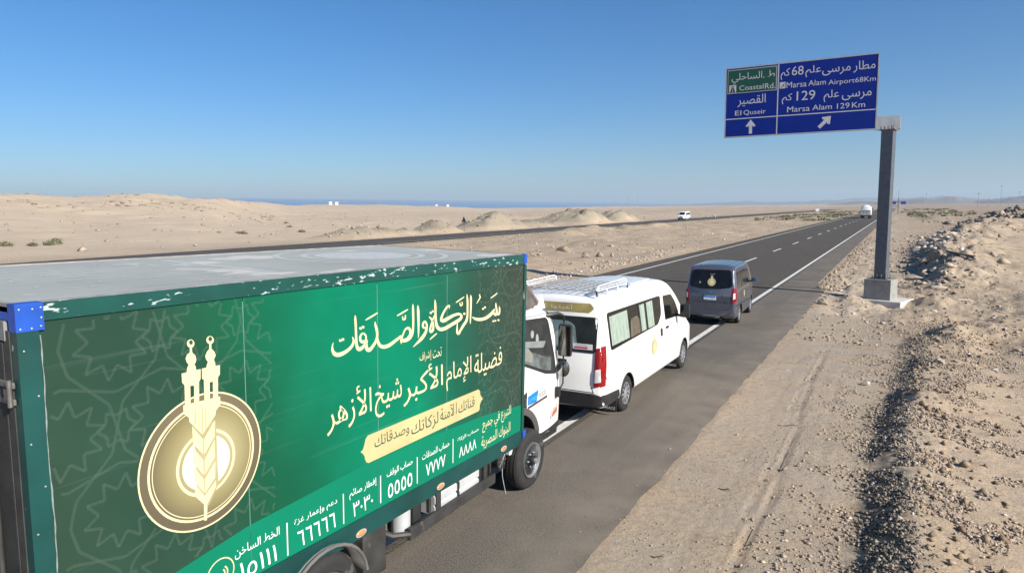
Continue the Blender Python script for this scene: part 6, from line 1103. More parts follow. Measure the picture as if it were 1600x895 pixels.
for a, c in seg:
    ok = all(U0+.14 < p[0] < U1-.08 and p[1] < topz(p[0])-.12 and p[1] > botz(p[0])+.21 and not (math.hypot(p[0]-EC0[0], p[1]-EC0[1]) < .5) and p[1] > np.interp(p[0], [-6.2, -4.78, -3.4, -1.2, -.2], [1.31, 1.49, 1.525, 1.415, 1.30]) for p in (a, c)) and not (-4.5 < (a[0]+c[0])/2 < -1.35)
    if not ok: continue
    d = Vector((c[0]-a[0], c[1]-a[1])); 
    if d.length < 1e-4: continue
    d.normalize(); w_ = .010; n0 = (-d.y*w_, d.x*w_); b0 = len(V)
    V += [pl(a[0]+n0[0], a[1]+n0[1], .0008), pl(c[0]+n0[0], c[1]+n0[1], .0008), pl(c[0]-n0[0], c[1]-n0[1], .0008), pl(a[0]-n0[0], a[1]-n0[1], .0008)]; F.append((b0, b0+1, b0+2, b0+3))
tag(mesh_obj('star_pattern', V, F, pattern_m, box), kind='stuff')
# emblem
def radial_gold(name, stops, c, r_):
    m = mat(name, (.4, .35, .2), .36, var=.0); n = m.node_tree.nodes; l = m.node_tree.links; tc = n.new('ShaderNodeTexCoord'); vm = n.new('ShaderNodeVectorMath'); vm.operation = 'DISTANCE'
    vm.inputs[1].default_value = (XP, c[0], c[1]); l.new(tc.outputs['Object'], vm.inputs[0]); mr = n.new('ShaderNodeMapRange'); mr.inputs[2].default_value = r_; l.new(vm.outputs['Value'], mr.inputs[0])
    cr = n.new('ShaderNodeValToRGB'); e = cr.color_ramp
    while len(e.elements) < len(stops): e.elements.new(.5)
    for i, (p, q) in enumerate(stops): e.elements[i].position = p; e.elements[i].color = (*q, 1)
    l.new(mr.outputs[0], cr.inputs[0]); l.new(cr.outputs[0], n['Principled BSDF'].inputs['Base Color']); return m
EC, ER = (-5.143, 2.148), .517
print_on('emblem_disc', [(ellipse(*EC, ER, ER, 72), [])], pl, radial_gold('gold_annulus', [(0, (.16, .135, .08)), (1, (.085, .070, .045))], (EC[0], EC[1]+.3), 1.0), box, .0018)
print_on('emblem_face', [(ellipse(*EC, ER*.84, ER*.84, 72), [])], pl, radial_gold('gold_face', [(0, (.46, .42, .26)), (.45, (.33, .29, .15)), (.75, (.22, .19, .09)), (1, (.12, .10, .06))], (EC[0]+.05, EC[1]+.02), .48), box, .0024)
print_on('emblem_ring', [ring(*EC, ER*.975, ER), ring(*EC, ER*.83, ER*.865), ring(*EC, ER*.79, ER*.803)], pl, goldl, box, .0030)
ic = (-5.125, 2.13)
print_on('emblem_inner_ring', [ring(*ic, ER*.44, ER*.485)], pl, goldl, box, .0030)
print_on('emblem_halves', [([(ic[0]+s_*(.085+0), ic[1]-.19)]+[(ic[0]+s_*max(.085, ER*.39*math.cos(a)), ic[1]+ER*.39*math.sin(a)) for a in np.linspace(-1.1, 1.1, 22)]+[(ic[0]+s_*.085, ic[1]+.19)], []) for s_ in (1, -1)], pl, mat('gold_bright', (.70, .66, .48), .4), box, .0030)
print_on('emblem_stem_field', [([(ic[0]-.092, ic[1]-.20), (ic[0], ic[1]-.34), (ic[0]+.092, ic[1]-.20), (ic[0]+.092, ic[1]+.30), (ic[0]-.092, ic[1]+.30)], [])], pl, mat('gold_shade', (.36, .31, .17), .4), box, .0034)
mat('gold_bright', (0, 0, 0)); print_on('emblem_minarets', [(q, []) for q in MIN], pl, mat('gold_cream', (.66, .57, .34), .4, var=.05), box, .0040)
print_on('emblem_slits', [(q, []) for q in MINDARK[:5]], pl, mat('gold_brown', (.38, .31, .16), .45), box, .0048)
print_on('emblem_crescent_gap', [(q, []) for q in MINDARK[5:]], pl, mat('crescent_green', (.012, .075, .045), .45), box, .0048)
# title and lines of writing
inks = {'g': goldl, 'w': mat('print_white', (.80, .82, .80), .45, var=.04), 'd': mat('print_dark_green', (.02, .07, .045), .5)}
ribbon_mesh('title_lettering', TITLE, pl, goldl, box, .0015)
print_on('banner', [(BANNER, [])], pl, mat('banner_gold', (.50, .42, .21), .4, var=.12, scale=2.5), box, .0015)
NM = {'g': 'gold_lettering', 'w': 'white_lettering', 'd': 'banner_lettering'}
for t, c, u0, u1, v0, v1, bo in WORDS:
    bo = bo+(.03 if c == 'd' else .012)
    print_on(NM[c], fit_text(t, u0, u1, v0, v1, bo), pl, inks[c], box, .0024)
for a, b_ in SEPS: u = (a[0]+b_[0])/2; print_on('divider', [([(u-.006, b_[1]), (u+.006, b_[1]), (u+.006, a[1]), (u-.006, a[1])], [])], pl, inks['w'], box, .0024)
print_on('phone_icon', [ring(-5.045, 1.205, .115, .125, 40)]+[([(-5.045+r_*math.cos(a), 1.20+r_*math.sin(a)) for a in np.linspace(-.5, .9, 9)]+[(-5.045+(r_+.012)*math.cos(a), 1.20+(r_+.012)*math.sin(a)) for a in np.linspace(.9, -.5, 9)], []) for r_ in (.03, .055)]+[(ellipse(-5.06, 1.185, .02, .03, 12), [])], pl, goldl, box, .0024)
print_on('white_lettering', [([(-5.385, 1.14), (-5.37, 1.14), (-5.372, 1.29), (-5.383, 1.29)], [])], pl, inks['w'], box, .0024)
# rear of the box: doors, bars, hinges
yb = U0
MB().box(XP-WB, XP-.02, yb+.0, yb+.03, topz(yb)-.10, topz(yb)-.02).build('rear_header', bluem, box)
MB().box(XP-WB+.1, XP-.10, yb-.012, yb+.03, topz(yb)-.22, topz(yb)-.105).build('rear_header_seal', mat('seal_grey', (.20, .20, .19), .7, var=.4, scale=9), box)
for x0, x1 in ((XP-1.26, XP-.14), (XP-WB+.12, XP-1.28)): MB().box(x0, x1, yb-.010, yb+.03, botz(yb)+.1, topz(yb)-.23, .008).build('rear_door', boxdark, box)
MB().box(XP-.13, XP-.062, yb-.006, yb+.03, botz(yb)+.05, topz(yb)-.16).build('rear_frame', boxgrey, box)
for v in (2.98, 1.72):
    h = MB(); h.box(XP-.26, XP-.03, yb-.022, yb-.006, v-.0, v+.035, .003); h.box(XP-.26, XP-.03, yb-.022, yb-.006, v-.10, v-.065, .003); h.lathe([(-.11, .014), (.05, .014)], axis='z', c=(XP-.055, yb-.028, v), n=10); h.box(XP-.10, XP-.045, yb-.04, yb-.02, v-.07, v-.005, .003)
    h.build('hinge', mat('hinge_steel', (.20, .19, .175), .5, .5, var=.3, scale=12), box)
for x in (XP-.32, XP-.95): MB().tube([(x, yb-.03, .95), (x, yb-.03, 3.2)], .016, 8).build('lock_bar', boxgrey, box, True)
# marker lamps
for u, v in ((-3.47, .847), (-2.135, .828), (-.692, .812), (-4.9, .87)):
    lp = MB(); bm = bmesh.new(); bmesh.ops.create_uvsphere(bm, u_segments=16, v_segments=8, radius=1)
    for q in bm.verts: q.co = Vector((XP+.012+max(0, q.co.x)*.016, u+q.co.y*.062, v+q.co.z*.028))
    l_ = lp.bm(bm).build('marker_lamp', amber, T, True); MB().prism(ellipse(u, v, .074, .036, 24), 'x', XP+.009, XP+.0145).build('lamp_base', mat('lamp_base', (.45, .38, .33), .5), l_)
# chassis and what hangs below
for x in (XP-.75, XP-1.80): MB().box(x-.04, x+.04, -5.9, 1.2, .60, .80, .006).build('chassis_rail', blacksteel, T)
m_ = MB()
for u in np.linspace(U0+.3, U1-.3, 12): m_.box(XP-WB+.1, XP-.08, u-.03, u+.03, botz(u)-.06, botz(u)+.02)
m_.build('cross_member', blacksteel, T)
cx_ = XP-.30
def corrug(name, u0, u1, z0, z1, k, x=XP-.10):
    m_ = MB(); n_ = 6; P = []
    for i in range(k):
        a = z0+(z1-z0)*i/k; d = (z1-z0)/k; P += [(x, a), (x+.018, a+d*.15), (x+.018, a+d*.8), (x, a+d*.92)]
    P += [(x, z1), (x-.42, z1), (x-.42, z0)]
    V = [(p[0], u, p[1]) for u in (u0, u1) for p in P]; nn = len(P)
    m_.add(V, [tuple(range(nn))[::-1], tuple(range(nn, 2*nn))]+[(i, (i+1) % nn, (i+1) % nn+nn, i+nn) for i in range(nn)])
    return m_.build(name, mat('aluminium_sheet', (.60, .61, .62), .42, .35, var=.12, scale=5, wear=((.38, .35, .31), .36, 4, (1, 1, 1))), T)
corrug('tool_box', -2.12, -1.66, .44, .80, 3); corrug('tool_box', -1.60, -1.16, .44, .80, 3)
MB().box(XP-.50, XP-.085, -1.655, -1.605, .42, .80, .004).build('tank_strap', blackp, T)
MB().box(XP-.5, XP-.10, -1.15, -1.06, .40, .80, .02).build('tool_box_end', blackp, T)
MB().lathe([(0, .0), (0, .11), (.40, .11), (.40, 0)], axis='z', c=(XP-.24, -2.55, .42), n=24).build('air_tank', MATS['aluminium_sheet'], T, True)
MB().box(XP-.45, XP-.16, -2.42, -2.28, .40, .78, .01).build('bracket', blackp, T)
MB().box(XP-.75, XP-.14, -3.28, -2.92, .16, .80, .01).build('battery_box', boxdark, T)
MB().box(XP-.8, XP-.3, -2.95, -2.7, .35, .74, .02).build('air_filter', mat('olive_grey', (.10, .10, .085), .6), T)
m_ = MB(); xg = XP-.045
m_.box(xg-.05, xg, -2.62, -.80, .36, .50, .012); m_.build('side_guard', blacksteel, T)
MB().tube([(xg-.025, -2.60, .43), (xg-.12, -2.78, .46), (xg-.34, -2.86, .52)], .035, 8).build('side_guard_end', blacksteel, T, True)
MB().tube([(xg-.025, -.81, .43), (xg-.28, -.78, .46)], .045, 8).build('side_guard_end', blacksteel, T, True)
for u in (-2.06, -1.02): MB().box(xg-.075, xg-.02, u-.045, u+.045, .46, .82, .006).build('guard_post', blacksteel, T)
for u in (-.86, -2.2): MB().box(xg-.10, xg-.06, u, u+.04, .5, .8).build('guard_bracket', blacksteel, T)
# horn / fan shaped disc with a hanging wire by the wheel
dm = MB().lathe([(-.10, .05), (-.09, .115), (0, .12), (.008, .10), (.012, .03), (.018, 0)], c=(XP-.06, -.62, .61), n=28, sx=.95, sy=1.1).build('cable_drum', blackp, T, True)
m_ = MB()
for k in range(8): a = k*math.pi/4; m_.tube([(XP-.046, -.62, .61), (XP-.050, -.62+.10*math.cos(a), .61+.11*math.sin(a))], .005, 5)
m_.build('drum_spoke', mat('grey_metal', (.15, .15, .15), .4, .4), dm)
MB().tube([(XP-.05, -.62, .5), (XP-.045, -.62, .38), (XP-.03, -.60, .26), (XP-.02, -.56, .12)], .0045, 5).build('loose_wire', mat('wire_pale', (.5, .5, .48), .5), T)
MB().lathe([(0, .10), (.34, .10), (.34, 0)], axis='y', c=(XP-.42, -.95, .63), n=20).build('air_tank', blacksteel, T, True)
MB().box(XP-.5, XP-.06, -.40, -.28, .60, .78, .01).build('white_bracket', white, T)
# wheels; rear pair, front pair (left ones allow for the body's lean)
RW = .425
for y_ in (.03, -3.98):
    wheel(T, .03, y_, RW, .24, 'truck', 1); zl = RW-.062; wheel(T, -2.34, y_, RW, .24, 'truck', -1, zl)
    if y_ < -1: wheel(T, -.23, y_, RW, .24, 'truck', 1); wheel(T, -2.08, y_, RW, .24, 'truck', -1, zl)
m_ = MB(); 
for k in range(13):
    a = R(20+k*11.5); 
m_v = []; nseg = 14
for k in range(nseg+1):
    a = R(8+164*k/nseg); m_v.append((-3.98+.54*math.cos(a), .40+.52*math.sin(a)))
V = [(x, u, v) for x in (-.42, .02) for u, v in m_v]; F = [(i, i+1, i+nseg+2, i+nseg+1) for i in range(nseg)]
fo = mesh_obj('rear_mudguard', V, F, mat('mudguard_grey', (.13, .125, .12), .55, var=.2), T, True); sm_ = fo.modifiers.new('s', 'SOLIDIFY'); sm_.thickness = .02
MB().tube([(.02, u, v) for u, v in m_v], .018, 8).build('mudguard_lip', MATS['mudguard_grey'], T, True)
MB().lathe([(-1.1, .06), (1.1, .06)], c=(-1.16, .03, .43), n=12).build('axle', blacksteel, T); MB().lathe([(-1.1, .09), (1.1, .09)], c=(-1.16, -3.98, .43), n=12).build('axle', blacksteel, T)
MB().box(XP-WB+.15, XP-.15, U0-.02, U0+.06, .42, .56, .01).build('rear_bumper_bar', blacksteel, T)

# cab
CC = -1.31; CW = 1.06
cab = empty('cab', (CC, 0, 0), 0, T)
ctum = lambda z: 1-.035*max(0, .8-z)-max(0, z-1.35)*.055
ck = [(-.11, .97, .62, 2.42), (-.09, .99, .55, 2.46), (.0, 1., .52, 2.49), (.6, 1., .5, 2.50), (.95, 1., .44, 2.475), (1.15, 1., .40, 2.40), (1.28, .995, .38, 2.24), (1.40, .985, .38, 1.86), (1.49, .975, .38, 1.45), (1.56, .955, .38, 1.15), (1.60, .93, .40, 1.02), (1.63, .88, .45, .9)]
cb = Body('cab_shell', ck, CW, ctum, .13, .03, lambda z: 0, white, cab, wells=[(.03, .42)], wr=.60, wd=.45)
cbk = mat('cab_interior', (.05, .05, .05), .8, var=.4, scale=5)
win = round_poly([(.17, 1.735), (.95, 1.44), (1.34, 1.36), (1.30, 1.62), (1.10, 2.24), (1.02, 2.31), (.17, 2.38)], .05)
for sd in ('R', 'L'):
    fr_ = cb.decal('window_frame', win, sd, blackp, cab, .006)
    gl = cb.decal('window_pane', round_poly([(.21, 1.765), (.93, 1.495), (1.21, 1.43), (1.19, 1.62), (1.01, 2.20), (.95, 2.25), (.21, 2.32)], .05), sd, glassb, fr_, .009)
    for nm, pp, mm in (('reflection_patch', [(.22, 1.76), (.93, 1.50), (1.13, 1.46), (1.15, 1.66), (.92, 1.72), (.22, 1.96)], mat('pane_reflection', (.10, .12, .12), .15, var=.5, scale=6)), ('seat_cover', [(.24, 1.79), (.52, 1.70), (.56, 1.80), (.42, 1.93), (.24, 1.98)], mat('seat_beige', (.22, .21, .185), .8, var=.2, scale=8)), ('cab_mirror', ellipse(.70, 2.02, .045, .085, 14), mat('pale_glass', (.30, .31, .30), .3)), ('cab_mirror', ellipse(.55, 2.12, .05, .06, 14), MATS['pale_glass']), ('far_door', [(.24, 1.97), (.9, 1.86), (.98, 1.95), (.24, 2.06)], mat('far_door_white', (.20, .21, .21), .5))):
        if nm != 'reflection_patch': cb.decal(nm, round_poly(pp, .03), sd, mm, fr_, .0115, .3)
        else: cb.decal(nm, pp, sd, mm, fr_, .0105, .3)  # this patch is a reflection painted onto the lower part of the glass
    cb.line('door_gap', [(.08, .95), (.08, 2.40), (1.06, 2.36), (1.20, 2.18), (1.42, 1.40), (1.42, .60)], sd, .012, mat('gap_grey', (.35, .35, .35), .6), cab)
    cb.line('roof_gutter', [(-.05, 2.41), (1.10, 2.37), (1.24, 2.20)], sd, .025, blackp if sd == 'L' else MATS['gap_grey'], cab, .012)
    cb.decal('door_handle', round_poly([(.245, 1.01), (.34, 1.05), (.34, 1.30), (.245, 1.26)], .02), sd, blackp, cab, .012)
    cb.decal('handle_grip', rrect(.275, .31, 1.09, 1.22, .01), sd, mat('grip_grey', (.10, .10, .10), .3), cab, .024)
    cb.decal('badge_blue', [(.385, 1.08), (.66, 1.075), (.72, 1.245), (.385, 1.21)], sd, mat('badge_blue', (.01, .17, .50), .4), cab, .006)
    cb.ink('badge_text', fit_text('JUMBO', .40, .65, 1.10, 1.175, .05), sd, mat('badge_sky', (.10, .45, .75), .4), cab, .008) if sd == 'R' else None
    if sd == 'R':
        cb.ink('badge_text', fit_text('8000', .74, .99, 1.11, 1.20, .0), sd, greyp, cab, .008); cb.line('badge_line', [(.40, 1.215), (1.04, 1.275)], sd, .012, MATS['badge_sky'], cab, .006)
        cb.decal('badge_strip', [(.385, 1.02), (.385, 1.06), (1.02, 1.09), (1.02, 1.05)], sd, MATS['print_dark_green'] if False else mat('badge_dark', (.08, .06, .06), .5), cab, .006)
        cb.ink('cab_text', fit_text('NPR', 1.22, 1.40, .93, .97, .03), sd, greyp, cab, .006); cb.line('cab_text', [(1.22, .91), (1.40, .90)], sd, .008, greyp, cab)
    # black wheel-arch flare
    arc = [(.03+.60*math.cos(a), .42+.60*math.sin(a)) for a in np.linspace(-.12, 3.05, 26)]; ar2 = [(.03+.735*math.cos(a)-.01, .42+.70*math.sin(a)) for a in np.linspace(3.05, -.12, 26)]
    cb.decal('arch_flare', [p for p in arc+ar2 if p[0] > -.10], sd, mat('flare_grey', (.075, .072, .072), .45, var=.2, scale=6), cab, .035, .12)
    o = cb.decal('corner_lamp', round_poly([(1.14, .66), (1.40, .72), (1.40, .88), (1.16, .80)], .03), sd, mat('corner_lamp', (.55, .47, .43), .2, var=.4, scale=30, coat=.5), cab, .02)
    cb.decal('corner_lamp_lens', round_poly([(1.20, .69), (1.36, .74), (1.36, .82), (1.20, .76)], .02), sd, mat('lamp_brown', (.42, .13, .06), .25), o, .026)
    cb.decal('step_edge', [(.68, .40), (1.5, .44), (1.5, .545), (.68, .50)], sd, blackp, cab, .02)
MB().box(.78, 1.02, .70, 1.50, .34, .47, .02).build('step', blackp, cab); MB().box(-1.02, -.78, .70, 1.50, .34, .47, .02).build('step', blackp, cab)
cb.decal('windscreen', round_poly([(-.92, 1.42), (.92, 1.42), (.88, 2.30), (-.88, 2.30)], .1), 'F', glass, cab, .006)
cb.decal('front_bumper', rrect(-.9, .9, .45, .75, .05), 'F', white, cab, .03); cb.decal('grille', rrect(-.6, .6, .82, 1.02, .03), 'F', blackp, cab, .012)
for sg_ in (1, -1): cb.decal('headlight', rrect(*sorted((sg_*.55, sg_*.82)), .58, .76, .04), 'F', clearl, cab, .04)
MB().box(-.98, .98, -.05, .9, .38, .55).build('cab_floor', darkin, cab)
# mirrors of the truck
for sg_ in (1, -1):
    x = CC+sg_*1.10
    m_ = MB().tube([(x-sg_*.12, 1.05, 2.33), (x+sg_*.02, 1.22, 2.35), (x+sg_*.06, 1.32, 2.31), (x+sg_*.05, 1.38, 2.2)], [.035, .03, .018, .014], 8)
    m_.tube([(x+sg_*.05, 1.38, 2.22), (x+sg_*.05, 1.40, 1.2), (x+sg_*.01, 1.40, 1.12), (x-sg_*.10, 1.36, 1.09)], .013, 8); m_.box(x-.09 if sg_ > 0 else x-.02, x+.02 if sg_ > 0 else x+.09, 1.30, 1.40, .98, 1.14, .02)
    arm = m_.build('mirror_arm', blackp, T, True)
    mo = MB().box(-.115, .115, -.045, .05, -.26, .26, .045).build('mirror', blackp, T, True); mo.location = (x+sg_*.07, 1.40, 1.90); mo.rotation_euler = (0, 0, sg_*.16)
    MB().box(-.095, .095, -.053, -.044, -.235, .235, 0).build('mirror_glass', mat('mirror_face', (.30, .30, .29), .05, 1., var=.5, scale=5), mo)
    mb = MB(); bm = bmesh.new(); bmesh.ops.create_uvsphere(bm, u_segments=20, v_segments=12, radius=1)
    for q in bm.verts: q.co = Vector((q.co.x*.105, q.co.y*.055, q.co.z*.135))
    ml = mb.bm(bm).build('mirror', blackp, T, True); ml.location = (x+sg_*.05, 1.40, 1.44); ml.rotation_euler = (0, 0, sg_*.16)
    MB().lathe([(-.053, .088), (-.058, .08), (-.060, 0)], axis='y', n=20, sy=1.3).build('mirror_glass', MATS['mirror_face'], ml, True)
# wind deflector on the cab roof, seen edge-on behind the box corner
df = mat('deflector_metal', (.16, .14, .125), .45, .3, var=.35, scale=5)
V = [(CC+.88, -.05, 3.02), (CC+.88, .52, 2.50), (CC+.80, .56, 2.50), (CC+.80, -.02, 3.06), (CC-.88, -.05, 3.02), (CC-.88, .52, 2.50), (CC-.80, .56, 2.50), (CC-.80, -.02, 3.06)]
m_ = MB(); m_.prism([(.10, 3.10), (.16, 3.12), (.93, 2.53), (.86, 2.50)], 'x', CC-.95, CC+.95); d_ = m_.build('wind_deflector', df, T)
MB().prism([(.12, 3.08), (.86, 2.53), (.50, 2.49), (.12, 2.50)], 'x', CC+.91, CC+.95).build('deflector_side', df, d_)
MB().prism([(.78, 2.44), (1.08, 2.44), (.96, 2.66)], 'x', CC+.90, CC+.965).build('deflector_bracket', white, d_)

# ------------------------------------------------------------------ overhead sign
S = tag(empty('overhead_road_sign', (-.62, 33.6, 0)), 'tall cantilever sign with large blue board, grey post on a concrete block', 'road sign')
def at(x, z): return (x+.62, z)
X0, X1, Z0, Z1 = -7.465+.62, -1.095+.62, 7.15, 10.35
silver = mat('sign_silver', (.38, .39, .41), .45, .3, var=.1); signblue = mat('sign_blue', (.0006, .016, .20), .6, spec=.2, var=.10, scale=2); signgreen = mat('sign_green', (.003, .060, .038), .45, var=.1, scale=2)
reflw = mat('sign_white', (.46, .47, .49), .5, var=.05)
conc = mat('concrete', (.27, .262, .24), .9, var=.12, scale=4, bump=.4, bscale=30, wear=((.20, .19, .17), .36, 3, (1, 1, 1)))
galv = mat('galvanised_post', (.13, .14, .155), .42, .4, var=.15, scale=5, wear=((.24, .17, .12), .27, 7, (1, 1, .3)))
bd = MB().box(X0, X1, 0, .06, Z0, Z1).build('sign_board', mat('sign_back', (.35, .36, .37), .5, .4), S)
for x0, x1, z0, z1 in ((X0, X1, Z1-.055, Z1), (X0, X1, Z0, Z0+.055), (X0, X0+.055, Z0+.055, Z1-.055), (X1-.055, X1, Z0+.055, Z1-.055)): MB().box(x0, x1, -.018, .01, z0, z1).build('board_frame', silver, bd)
nb = 7; zs = np.linspace(Z0+.055, Z1-.055, nb+1)
for a, c in zip(zs, zs[1:]): MB().box(X0+.055, X1-.055, -.006, 0, a+.004, c-.004).build('board_plank', signblue, bd)
def sp_(u, v, h): return (u+.62, -.007-h, v)
print_on('sign_face', [([(X0-.62+.056, Z0+.056), (X1-.62-.056, Z0+.056), (X1-.62-.056, Z1-.056), (X0-.62+.056, Z1-.056)], [])], sp_, signblue, bd, .0015)
def bar(x0, x1, z0, z1): return ([(x0, z0), (x1, z0), (x1, z1), (x0, z1)], [])
print_on('sign_rule', [bar(-7.41, -1.15, 7.985, 8.025)], sp_, reflw, bd, .004)
print_on('sign_rule', [bar(-5.145, -5.10, 7.205, 10.295)], sp_, reflw, bd, .006)
gp = MB().box(-7.36+.62, -5.185+.62, -.022, -.010, 9.16, 10.24).build('green_panel', silver, bd)
MB().box(-7.325+.62, -5.22+.62, -.026, -.020, 9.195, 10.205).build('green_face', signgreen, gp)
for t, a, c, d, e, bo in SWORDS:
    hh = .022 if c < -5.15 and d > 9.1 else .006
    print_on('sign_lettering', fit_text(t, a, c, d, e, bo), sp_, reflw, bd, hh)
print_on('up_arrow', [([(-6.27, 7.93), (-6.045, 7.64), (-6.13, 7.60), (-6.20, 7.66), (-6.20, 7.29), (-6.34, 7.29), (-6.34, 7.66), (-6.40, 7.60), (-6.495, 7.64)], [])], sp_, reflw, bd, .006)
def rot45(P, cx, cy): return [(cx+(x+y)*.7071, cy+(-x+y)*.7071) for x, y in P]
print_on('slip_arrow', [(rot45([(0, .33), (.235, .05), (.13, .0), (.075, .06), (.075, -.34), (-.075, -.34), (-.075, .06), (-.13, 0), (-.235, .05)], -3.12, 7.62), [])], sp_, reflw, bd, .006)
mi = print_on('motorway_symbol', [bar(-7.275, -6.96, 9.20, 9.545)], sp_, reflw, bd, .023); blk = mat('sign_black', (.02, .02, .02), .5)
print_on('motorway_symbol', [([(-7.24, 9.21), (-7.14, 9.21), (-7.125, 9.44), (-7.165, 9.44)], []), ([(-7.10, 9.21), (-7.0, 9.21), (-7.075, 9.44), (-7.11, 9.44)], []), bar(-7.2, -7.04, 9.46, 9.49)], sp_, blk, bd, .026)
print_on('airport_symbol', [bar(-5.06, -4.81, 9.21, 9.49)], sp_, reflw, bd, .007)
print_on('airport_symbol', [([(-5.03, 9.24), (-4.96, 9.30), (-4.85, 9.45), (-4.835, 9.46), (-4.85, 9.42), (-4.89, 9.33), (-4.84, 9.27), (-4.93, 9.31), (-4.98, 9.24)], [])], sp_, blk, bd, .010)
for x in (-6.35, -5.93, -2.1): MB().tube([(x+.62, .03, Z1), (x+.62+.03, .03, Z1+.10 if x != -5.93 else Z1+.06)], .02 if x == -5.93 else .008, 6).build('clamp', galv, bd)
MB().box(X0+.3, .42, .07, .30, 7.28, 7.64, .01).build('arm', galv, S); MB().box(X0+.5, X1-.2, .07, .2, 9.4, 9.6, .01).build('rear_beam', galv, S)
for x in (-6.3, -4.6, -2.9, -1.2): MB().box(x+.3, x+.42, .062, .14, Z0+.1, Z1-.1).build('board_post', galv, S)
ft = empty('post_assembly', (0, 0, 0), R(-17), S) if False else None
def rz(o, a=R(-17)): o.rotation_euler = (0, 0, a); return o
rz(MB().box(-.235, .235, -.2, .2, .80, 7.10, .012).build('post', galv, S))
MB().box(-.50, .42, .03, .36, 7.14, 7.70, .01).build('arm_head', mat('head_plate', (.46, .47, .48), .5, .3, var=.15), S)
rz(MB().box(-.30, .32, -.26, .28, 7.085, 7.125, .004).build('flange', mat('rusty_steel', (.22, .14, .09), .8, var=.4, scale=10), S)); m_ = MB()
for x in (-.24, -.1, .04, .18, .26): m_.lathe([(-.06, .022), (.13, .022), (.13, 0)], axis='z', c=(x, -.22, 7.13), n=8)
rz(m_.build('bolt', MATS['hinge_steel'], S)); m_ = MB()
for x in (-.27, -.09, .09, .27):
    for yy_ in (-.27, .27): m_.lathe([(0, .022), (.19, .022), (.19, 0)], axis='z', c=(x, yy_, .78), n=8); m_.lathe([(0, .04), (.05, .04), (.05, 0)], axis='z', c=(x, yy_, .80), n=6)
rz(m_.build('bolt', MATS['hinge_steel'], S)); rz(MB().box(-.34, .34, -.33, .33, .765, .795, .003).build('base_plate', galv, S))
o = rz(MB().box(-.54, .54, -.44, .44, -.12, .765, .018).build('concrete_block', conc, S)); o.location = (0, 0, 0)
o = rz(MB().box(-.98, .98, -.86, .86, -.40, -.105, .03).build('footing_slab', mat('pale_concrete', (.52, .50, .46), .9, var=.12, scale=3, bump=.4, bscale=25), S)); o.location = (.10, .12, 0)

# ------------------------------------------------------------------ far sign, warning triangle
g = tag(empty('gantry_sign', (-1.1, 300, 0)), 'distant T-shaped post carrying two small blue boards, seen right of the big sign post', 'road sign')
MB().box(-.16, .16, -.16, .16, -.5, 6.2, 0).build('post', mat('far_post', (.20, .21, .22), .6), g); MB().tube([(0, 0, 6.2), (0, 0, 9.2)], .06, 6).build('mast', MATS['far_post'], g); MB().box(-1.9, 2.2, -.05, .05, 4.5, 4.7).build('arm', MATS['far_post'], g)
for a, c in ((-2.2, -.75), (.85, 2.5)): MB().box(a, c, -.16, -.06, 3.75, 4.85).build('sign_board', mat('far_blue', (.02, .07, .30), .5), g)
w_ = tag(empty('warning_sign', (-62.3, 94, min(.25, float(height(-62.3, 94))))), 'triangular warning sign seen from its dark back beside the far road', 'road sign')
MB().tube([(0, 0, -.2), (0, 0, 2.5)], .035, 8).build('post', galv, w_, True)
MB().prism([(-.50, 1.62), (.50, 1.62), (.03, 2.66), (-.03, 2.66)], 'y', -.075, -.045).build('sign_plate', mat('sign_rim_pale', (.5, .5, .5), .5), w_)
MB().prism([(-.46, 1.645), (.46, 1.645), (0, 2.60)], 'y', -.082, -.0751).build('sign_back', mat('sign_back_dark', (.035, .035, .035), .6), w_)

# ------------------------------------------------------------------ tanker on the road
tk = tag(empty('tanker_lorry', (-8.6, 214, 0)), 'white round-tank lorry driving away far ahead on the road', 'truck')
MB().lathe([(0, .3), (.12, .85), (.5, 1.12), (4.6, 1.18), (8, 1.0), (8.4, .3)], axis='y', c=(0, .3, 2.55), n=28, sx=1.12).build('tank', mat('tank_white', (.78, .77, .75), .35, var=.04), tk, True)
MB().box(-1.2, 1.2, 0, .35, .9, 2.35, .06).build('rear_cabinet', mat('tanker_grey', (.42, .44, .47), .5, var=.15), tk); MB().box(-1.0, 1.0, -.02, .0, 1.9, 2.2).build('rear_vent', mat('vent_dark', (.2, .2, .22), .6), tk)
for x in (-.45, .35): MB().box(x-.08, x+.08, -.03, .0, 1.3, 1.8).build('hose_port', MATS['vent_dark'], tk)
MB().box(-1.2, 1.2, .1, 8.6, .7, .95).build('chassis', blacksteel, tk); MB().box(-1.2, 1.2, 9.0, 11, .8, 3.1, .15).build('cab', MATS['tank_white'], tk)
MB().box(-1.22, 1.22, 9.3, 10.4, 2.1, 2.8).build('cab_window', glass, tk); MB().box(-1.1, 1.1, -.05, .02, .6, .85).build('bumper', blackp, tk)
for sg_ in (1, -1):
    MB().box(sg_*1.45-.1, sg_*1.45+.1, 9.9, 10.1, 2.2, 3.0, .03).build('mirror', blackp, tk)
    for y_ in (1.0, 2.3, 9.8): MB().lathe([(0, .35), (0, .52), (sg_*-.5, .52), (sg_*-.5, .35)], c=(sg_*1.18, y_, .52), n=20).build('wheel', rubber, tk, True)
    MB().box(*sorted((sg_*.75, sg_*1.1)), -.06, -.04, .9, 1.05).build('tail_lamp', redl, tk)

